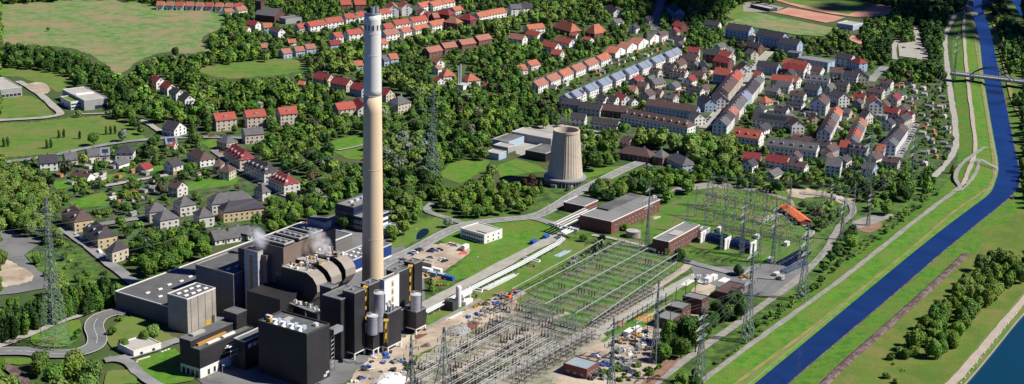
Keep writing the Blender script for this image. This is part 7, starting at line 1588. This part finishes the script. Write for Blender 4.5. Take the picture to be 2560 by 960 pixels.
# explicit trees: poplar row, single trees
for i in range(34):
    f = i / 33; px, py = -30 + 310 * f, 868 - 105 * f + rnd.uniform(-5, 5); x, y = at2(px, py); TREES.append((x, y, 1.75 + rnd.uniform(-.3, .3), rnd.uniform(.95, 1.25), 'poplar', rnd.choice(['dark', 'mid', 'mid']), 'in the dense poplar row at the left edge', 0.))
for i in range(30):
    f = i / 29; px, py = -20 + 290 * f, 842 - 100 * f + rnd.uniform(-6, 6); x, y = at2(px, py); TREES.append((x, y, 1.7, rnd.uniform(.9, 1.2), 'poplar', rnd.choice(['dark', 'mid']), 'in the dense poplar row at the left edge', 0.))
for px, py, r, kd, tn, w in [(1048, 240, 2.2, 'poplar', 'dark', 'in the dark poplar clump right of the chimney'), (1062, 236, 2.4, 'poplar', 'dark', 'in the dark poplar clump right of the chimney'), (1075, 232, 2.2, 'poplar', 'dark', 'in the dark poplar clump right of the chimney'), (1010, 200, 1.7, 'poplar', 'dark', 'alone before the dark poplar clump'), (815, 225, 1.7, 'poplar', 'dark', 'beside the dark red roofs'),
    (365, 665, 2.2, 'poplar', 'dark', 'in the tall poplar group behind the long hall'), (380, 660, 2.4, 'poplar', 'dark', 'in the tall poplar group behind the long hall'), (395, 658, 2.3, 'poplar', 'mid', 'in the tall poplar group behind the long hall'), (410, 652, 2.4, 'poplar', 'dark', 'in the tall poplar group behind the long hall'), (425, 640, 2.2, 'poplar', 'mid', 'in the tall poplar group behind the long hall'),
    (118, 372, 1.1, 'poplar', 'mid', 'in the young poplar line over the street'), (128, 370, 1.1, 'poplar', 'dark', 'in the young poplar line over the street'), (148, 346, 1., 'poplar', 'mid', 'in the young poplar line over the field'), (160, 344, 1., 'poplar', 'dark', 'in the young poplar line over the field'), (200, 348, 1., 'poplar', 'dark', 'in the young poplar line over the field'), (266, 337, 1., 'poplar', 'mid', 'in the young poplar line over the field'), (277, 336, 1., 'poplar', 'dark', 'in the young poplar line over the field'), (288, 335, 1., 'poplar', 'dark', 'in the young poplar line over the field'), (10, 368, 1.1, 'poplar', 'mid', 'in the young poplar line at the left edge'), (20, 366, 1.1, 'poplar', 'dark', 'in the young poplar line at the left edge'),
    (1943, 255, 2., 'conifer', 'dark', 'behind the small hipped orange roof'), (1622, 242, 1.8, 'conifer', 'dark', 'left of the reddish terrace end'), (1635, 240, 1.8, 'conifer', 'dark', 'left of the reddish terrace end'), (570, 602, 2.2, 'conifer', 'dark', 'before the low grey roofed row'), (482, 345, 3.2, 'conifer', 'mid', 'on the left street crossing'), (1612, 112, 2., 'poplar', 'dark', 'at the end of the rusty-roofed row'),
    (20, 122, 3.6, 'broad', 'mid', 'alone left on the top meadow edge'), (48, 124, 3.4, 'broad', 'mid', 'second alone on the top meadow edge'), (120, 78, 2., 'broad', 'dark', 'alone in the middle of the top meadow'), (438, 143, 5, 'broad', 'dark', 'in the meadow edge before the wood'), (307, 355, 5, 'broad', 'silver', 'on the street bend left'), (235, 365, 5, 'broad', 'mid', 'above the beige street houses'), (505, 150, 4, 'broad', 'fresh', 'at the meadow corner'),
    (1665, 640, 2.6, 'broad', 'mid', 'before the red brick hall end wall'), (1695, 655, 4.2, 'broad', 'dark', 'at the near corner of the red brick hall'), (1845, 690, 3.6, 'broad', 'dark', 'in the service yard corner'), (1565, 578, 2.6, 'broad', 'fresh', 'left of the round water tank'), (1552, 576, 2.2, 'broad', 'mid', 'against the long brick hall'), (360, 860, 3.8, 'broad', 'fresh', 'beside the white site hut'), (385, 852, 4.4, 'broad', 'bright', 'right of the white site hut'), (310, 875, 3., 'broad', 'mid', 'in front of the white site hut'), (268, 745, 3.8, 'broad', 'fresh', 'at the upper end of the ring road'), (280, 840, 2.6, 'broad', 'mid', 'on the lawn inside the ring road'), (300, 800, 2.2, 'bush', 'mid', 'on the lawn inside the ring road'), (185, 850, 2.4, 'bush', 'dark', 'on the pylon lawn'), (195, 835, 2.4, 'bush', 'mid', 'on the pylon lawn'),
    (980, 595, 4.6, 'broad', 'fresh', 'at the pond right of the chimney'), (1010, 590, 5, 'broad', 'bright', 'hanging over the pond right of the chimney'), (1120, 570, 3.6, 'broad', 'silver', 'at the plant road bend'), (985, 605, 2.6, 'broad', 'mid', 'on the verge before the pond'), (880, 570, 4, 'conifer', 'dark', 'before the dark blue office block'), (860, 575, 4, 'broad', 'dark', 'before the dark blue office block'), (905, 572, 4, 'broad', 'dark', 'before the dark blue office block'),
    (1845, 795, 3.6, 'broad', 'dark', 'beside the dike foot pylon'), (1822, 800, 4.4, 'broad', 'fresh', 'beside the dike foot pylon'), (2032, 185, 3, 'broad', 'fresh', 'among the flat roofed blocks'), (2090, 205, 3, 'broad', 'bright', 'among the flat roofed blocks')]:
    x, y = at2(px, py); TREES.append((x, y, r, 1., kd, tn, w, 9.))
for i, (px, py) in enumerate([(1500,478),(1520,470),(1540,482),(1562,466),(1578,480),(1592,468),(1612,480),(1628,464),(1648,474),(1672,458),(1700,452),(1512,494),(1552,496),(1488,488)]):
    x, y = at2(px, py + 8); TREES.append((x, y, rnd.uniform(3.6, 5.4), rnd.uniform(.95, 1.3), 'broad', rnd.choice(['mid', 'fresh', 'dark', 'silver', 'mid']), 'between the plant road and the long brick hall', 8.))
for i, (px, py) in enumerate([(1664,893),(1684,880),(1702,898),(1716,868),(1738,884),(1690,855),(1727,846),(1752,858),(1822,792),(1852,803),(1836,778),(1655,905),(1672,866)]):
    x, y = at2(px, py); TREES.append((x, y, rnd.uniform(4., 5.6), rnd.uniform(1.1, 1.5), 'broad', rnd.choice(['mid', 'dark', 'dark', 'fresh']), 'before the dark brick blocks', 8.))
for i in range(34):
    px = 385 + i * 6.6 + rnd.uniform(-3, 3); x, y = at2(px, 15 + i * .2 + rnd.uniform(-2, 3)); TREES.append((x, y, rnd.uniform(1.6, 3.), 1.1, 'broad', rnd.choice(['mid', 'dark', 'fresh']), 'along the top row of orange roofs', 1.))
for i in range(26):
    x, y = at2(1500 + rnd.uniform(0, 150), 935 + rnd.uniform(-20, 20)); TREES.append((x, y, rnd.uniform(1., 2.2), 1.1, 'bush', rnd.choice(['mid', 'dark', 'fresh']), 'on rough ground at the lower edge', 3.))
SZN = dict(dark='dark green', mid='green', fresh='fresh green', bright='yellow-green', silver='silvery green', red='copper red', brownish='brownish green')
KN = dict(broad='tree', poplar='poplar', conifer='conifer', bush='shrub')
LIM = dict(broad=290, poplar=110, conifer=60, bush=110)
def inview(x, y): px, py = proj(x, y, 3); return -10 < px < 2570 and -10 < py < 985
cnt = dict(broad=0, poplar=0, conifer=0, bush=0); order = sorted(TREES, key=lambda t: (-t[7], -(t[2] ** 1.0) / t[1] ** 1.6 if inview(t[0], t[1]) else 0))
mV, mT, mQ, mC = [], [], [], []; o3 = 0
bV, bT, bQ, bC = [], [], [], []; ob = 0
for (x, y, r, hf, kind, tone, where, pri) in order:
    col = np.array(TONES[tone]) * rnd.uniform(.7, 1.4) * np.array([rnd.uniform(.85, 1.2), 1, rnd.uniform(.8, 1.2)]); rot = rnd.uniform(0, 6.28)
    if cnt[kind] < LIM[kind] and inview(x, y):
        cnt[kind] += 1; big = 'big ' if r > 5 else ('small ' if r < 2.2 else ''); lab = '%s%s %s %s' % (big, SZN[tone], KN[kind], where)
        t = thing(KN[kind], lab, 'tree' if kind != 'bush' else 'shrub', (x, y, 0), '%s %ss %s' % (SZN[tone], KN[kind], where), rot); t.scale = (r, r, r * hf)
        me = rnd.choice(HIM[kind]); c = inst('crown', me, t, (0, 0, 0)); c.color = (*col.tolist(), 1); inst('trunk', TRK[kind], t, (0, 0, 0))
    else:
        V, T3, Q4, Tn = rnd.choice(LO2 if kind == 'broad' and y > 1230 else LO[kind]); ca, sa = math.cos(rot), math.sin(rot); W = np.empty_like(V); W[:, 0] = (V[:, 0]*ca - V[:, 1]*sa)*r + x; W[:, 1] = (V[:, 0]*sa + V[:, 1]*ca)*r + y; W[:, 2] = V[:, 2]*r*hf
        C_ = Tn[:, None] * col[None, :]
        if kind == 'bush': bV.append(W); bT.append(T3 + ob); bQ.append(Q4 + ob); bC.append(C_); ob += len(W)
        else: mV.append(W); mT.append(T3 + o3); mQ.append(Q4 + o3); mC.append(C_); o3 += len(W)
print('TREES', len(TREES), cnt, 'merged', len(mV), len(bV), 'verts', o3)
o = bpy.data.objects.new('distant_trees', meshnp('distant_trees', np.concatenate(mV), np.concatenate(mT), np.concatenate(mQ), np.concatenate(mC))); COL.objects.link(o); tag(o, 'all the smaller and farther trees filling woods, gardens and avenues', 'trees', kind='stuff')
o = bpy.data.objects.new('undergrowth', meshnp('undergrowth', np.concatenate(bV), np.concatenate(bT), np.concatenate(bQ), np.concatenate(bC))); COL.objects.link(o); tag(o, 'low bushes and undergrowth along hedges, gardens and the dike foot', 'bushes', kind='stuff')
# ---------------------------------------------------------------- light and camera
# two fair-weather clouds high beyond the top of the view; their shadows darken the far right corner of the land
def cloud(poly, alt, seed, lab):
    e, a = math.radians(46), math.radians(-10); d = (math.cos(e) * math.cos(a) / math.sin(e), math.cos(e) * math.sin(a) / math.sin(e)); w = [at2(x, y) for x, y in poly]; rr = random.Random(seed)
    xs = [p[0] for p in w]; ys = [p[1] for p in w]; b = MB(); k = 0; P = np.array(w)
    while k < 260:
        x, y = rr.uniform(min(xs), max(xs)), rr.uniform(min(ys), max(ys))
        if not inpoly(w, np.array([x]), np.array([y]))[0]: continue
        r = rr.uniform(9, 20); n = 9; c = (x + d[0] * alt, y + d[1] * alt, alt + rr.uniform(-10, 12)); b.lathe(c, [(r * math.sin(math.pi * (j + .2) / 6.4), -r * .7 * math.cos(math.pi * (j + .2) / 6.4)) for j in range(7)], 'cloudwhite', n); k += 1
    o = b.build('cloud', None, (w[0][0] + d[0] * alt, w[0][1], alt), smooth=True); tag(o, lab, 'cloud', kind='stuff')
mat('cloudwhite', (.85, .85, .87), 1., spec=0)
cloud([(1990,-40),(1985,4),(2070,26),(2140,54),(2250,62),(2340,70),(2400,98),(2470,112),(2560,128),(2700,140),(2800,60),(2700,-40)], 1500, 3, 'white fair-weather cloud over the sports ground and upper river')
cloud([(1500,-40),(1540,0),(1580,22),(1640,62),(1700,66),(1750,40),(1800,8),(1810,-40)], 1500, 4, 'small white cloud over the main road at the top')
EL = math.radians(46); AZ = math.radians(-10)      # sun from the right, slightly towards the viewer
w = bpy.data.worlds.new('World'); sc.world = w; w.use_nodes = True; N = w.node_tree.nodes; L = w.node_tree.links
sky = N.new('ShaderNodeTexSky'); sky.sky_type = 'NISHITA'; sky.sun_disc = False; sky.sun_elevation = EL; sky.sun_rotation = math.pi / 2 - AZ; sky.air_density = .4; sky.dust_density = .1; sky.ozone_density = 4.
tn = N.new('ShaderNodeMix'); tn.data_type = 'RGBA'; tn.blend_type = 'MULTIPLY'; tn.inputs[0].default_value = 1; tn.inputs[7].default_value = (.58, .88, 1.75, 1); L.new(sky.outputs[0], tn.inputs[6]); L.new(tn.outputs[2], N['Background'].inputs[0]); N['Background'].inputs[1].default_value = .05
s = bpy.data.lights.new('sun', 'SUN'); s.energy = 5.; s.angle = math.radians(.5); s.color = (1., .95, .86)
so = bpy.data.objects.new('sun', s); d = Vector((math.cos(EL) * math.cos(AZ), math.cos(EL) * math.sin(AZ), math.sin(EL))); so.rotation_euler = d.to_track_quat('Z', 'Y').to_euler(); so.location = (300, 600, 500); COL.objects.link(so)
cam = bpy.data.cameras.new('camera'); cam.sensor_width = 36; cam.lens = 36 * F / 2560; cam.clip_start = 1; cam.clip_end = 20000
co = bpy.data.objects.new('camera', cam); co.matrix_world = Matrix(((RT[0], UP[0], -FW[0], 0), (RT[1], UP[1], -FW[1], 0), (RT[2], UP[2], -FW[2], H), (0, 0, 0, 1))); COL.objects.link(co); sc.camera = co
sc.view_settings.view_transform = 'Standard'; sc.view_settings.look = 'None'; sc.view_settings.gamma = 1; sc.view_settings.exposure = .45
sc.cycles.max_bounces = 5; sc.cycles.diffuse_bounces = 1; sc.cycles.glossy_bounces = 2; sc.cycles.volume_bounces = 4; sc.cycles.use_denoising = False if False else True
sc.render.film_transparent = False
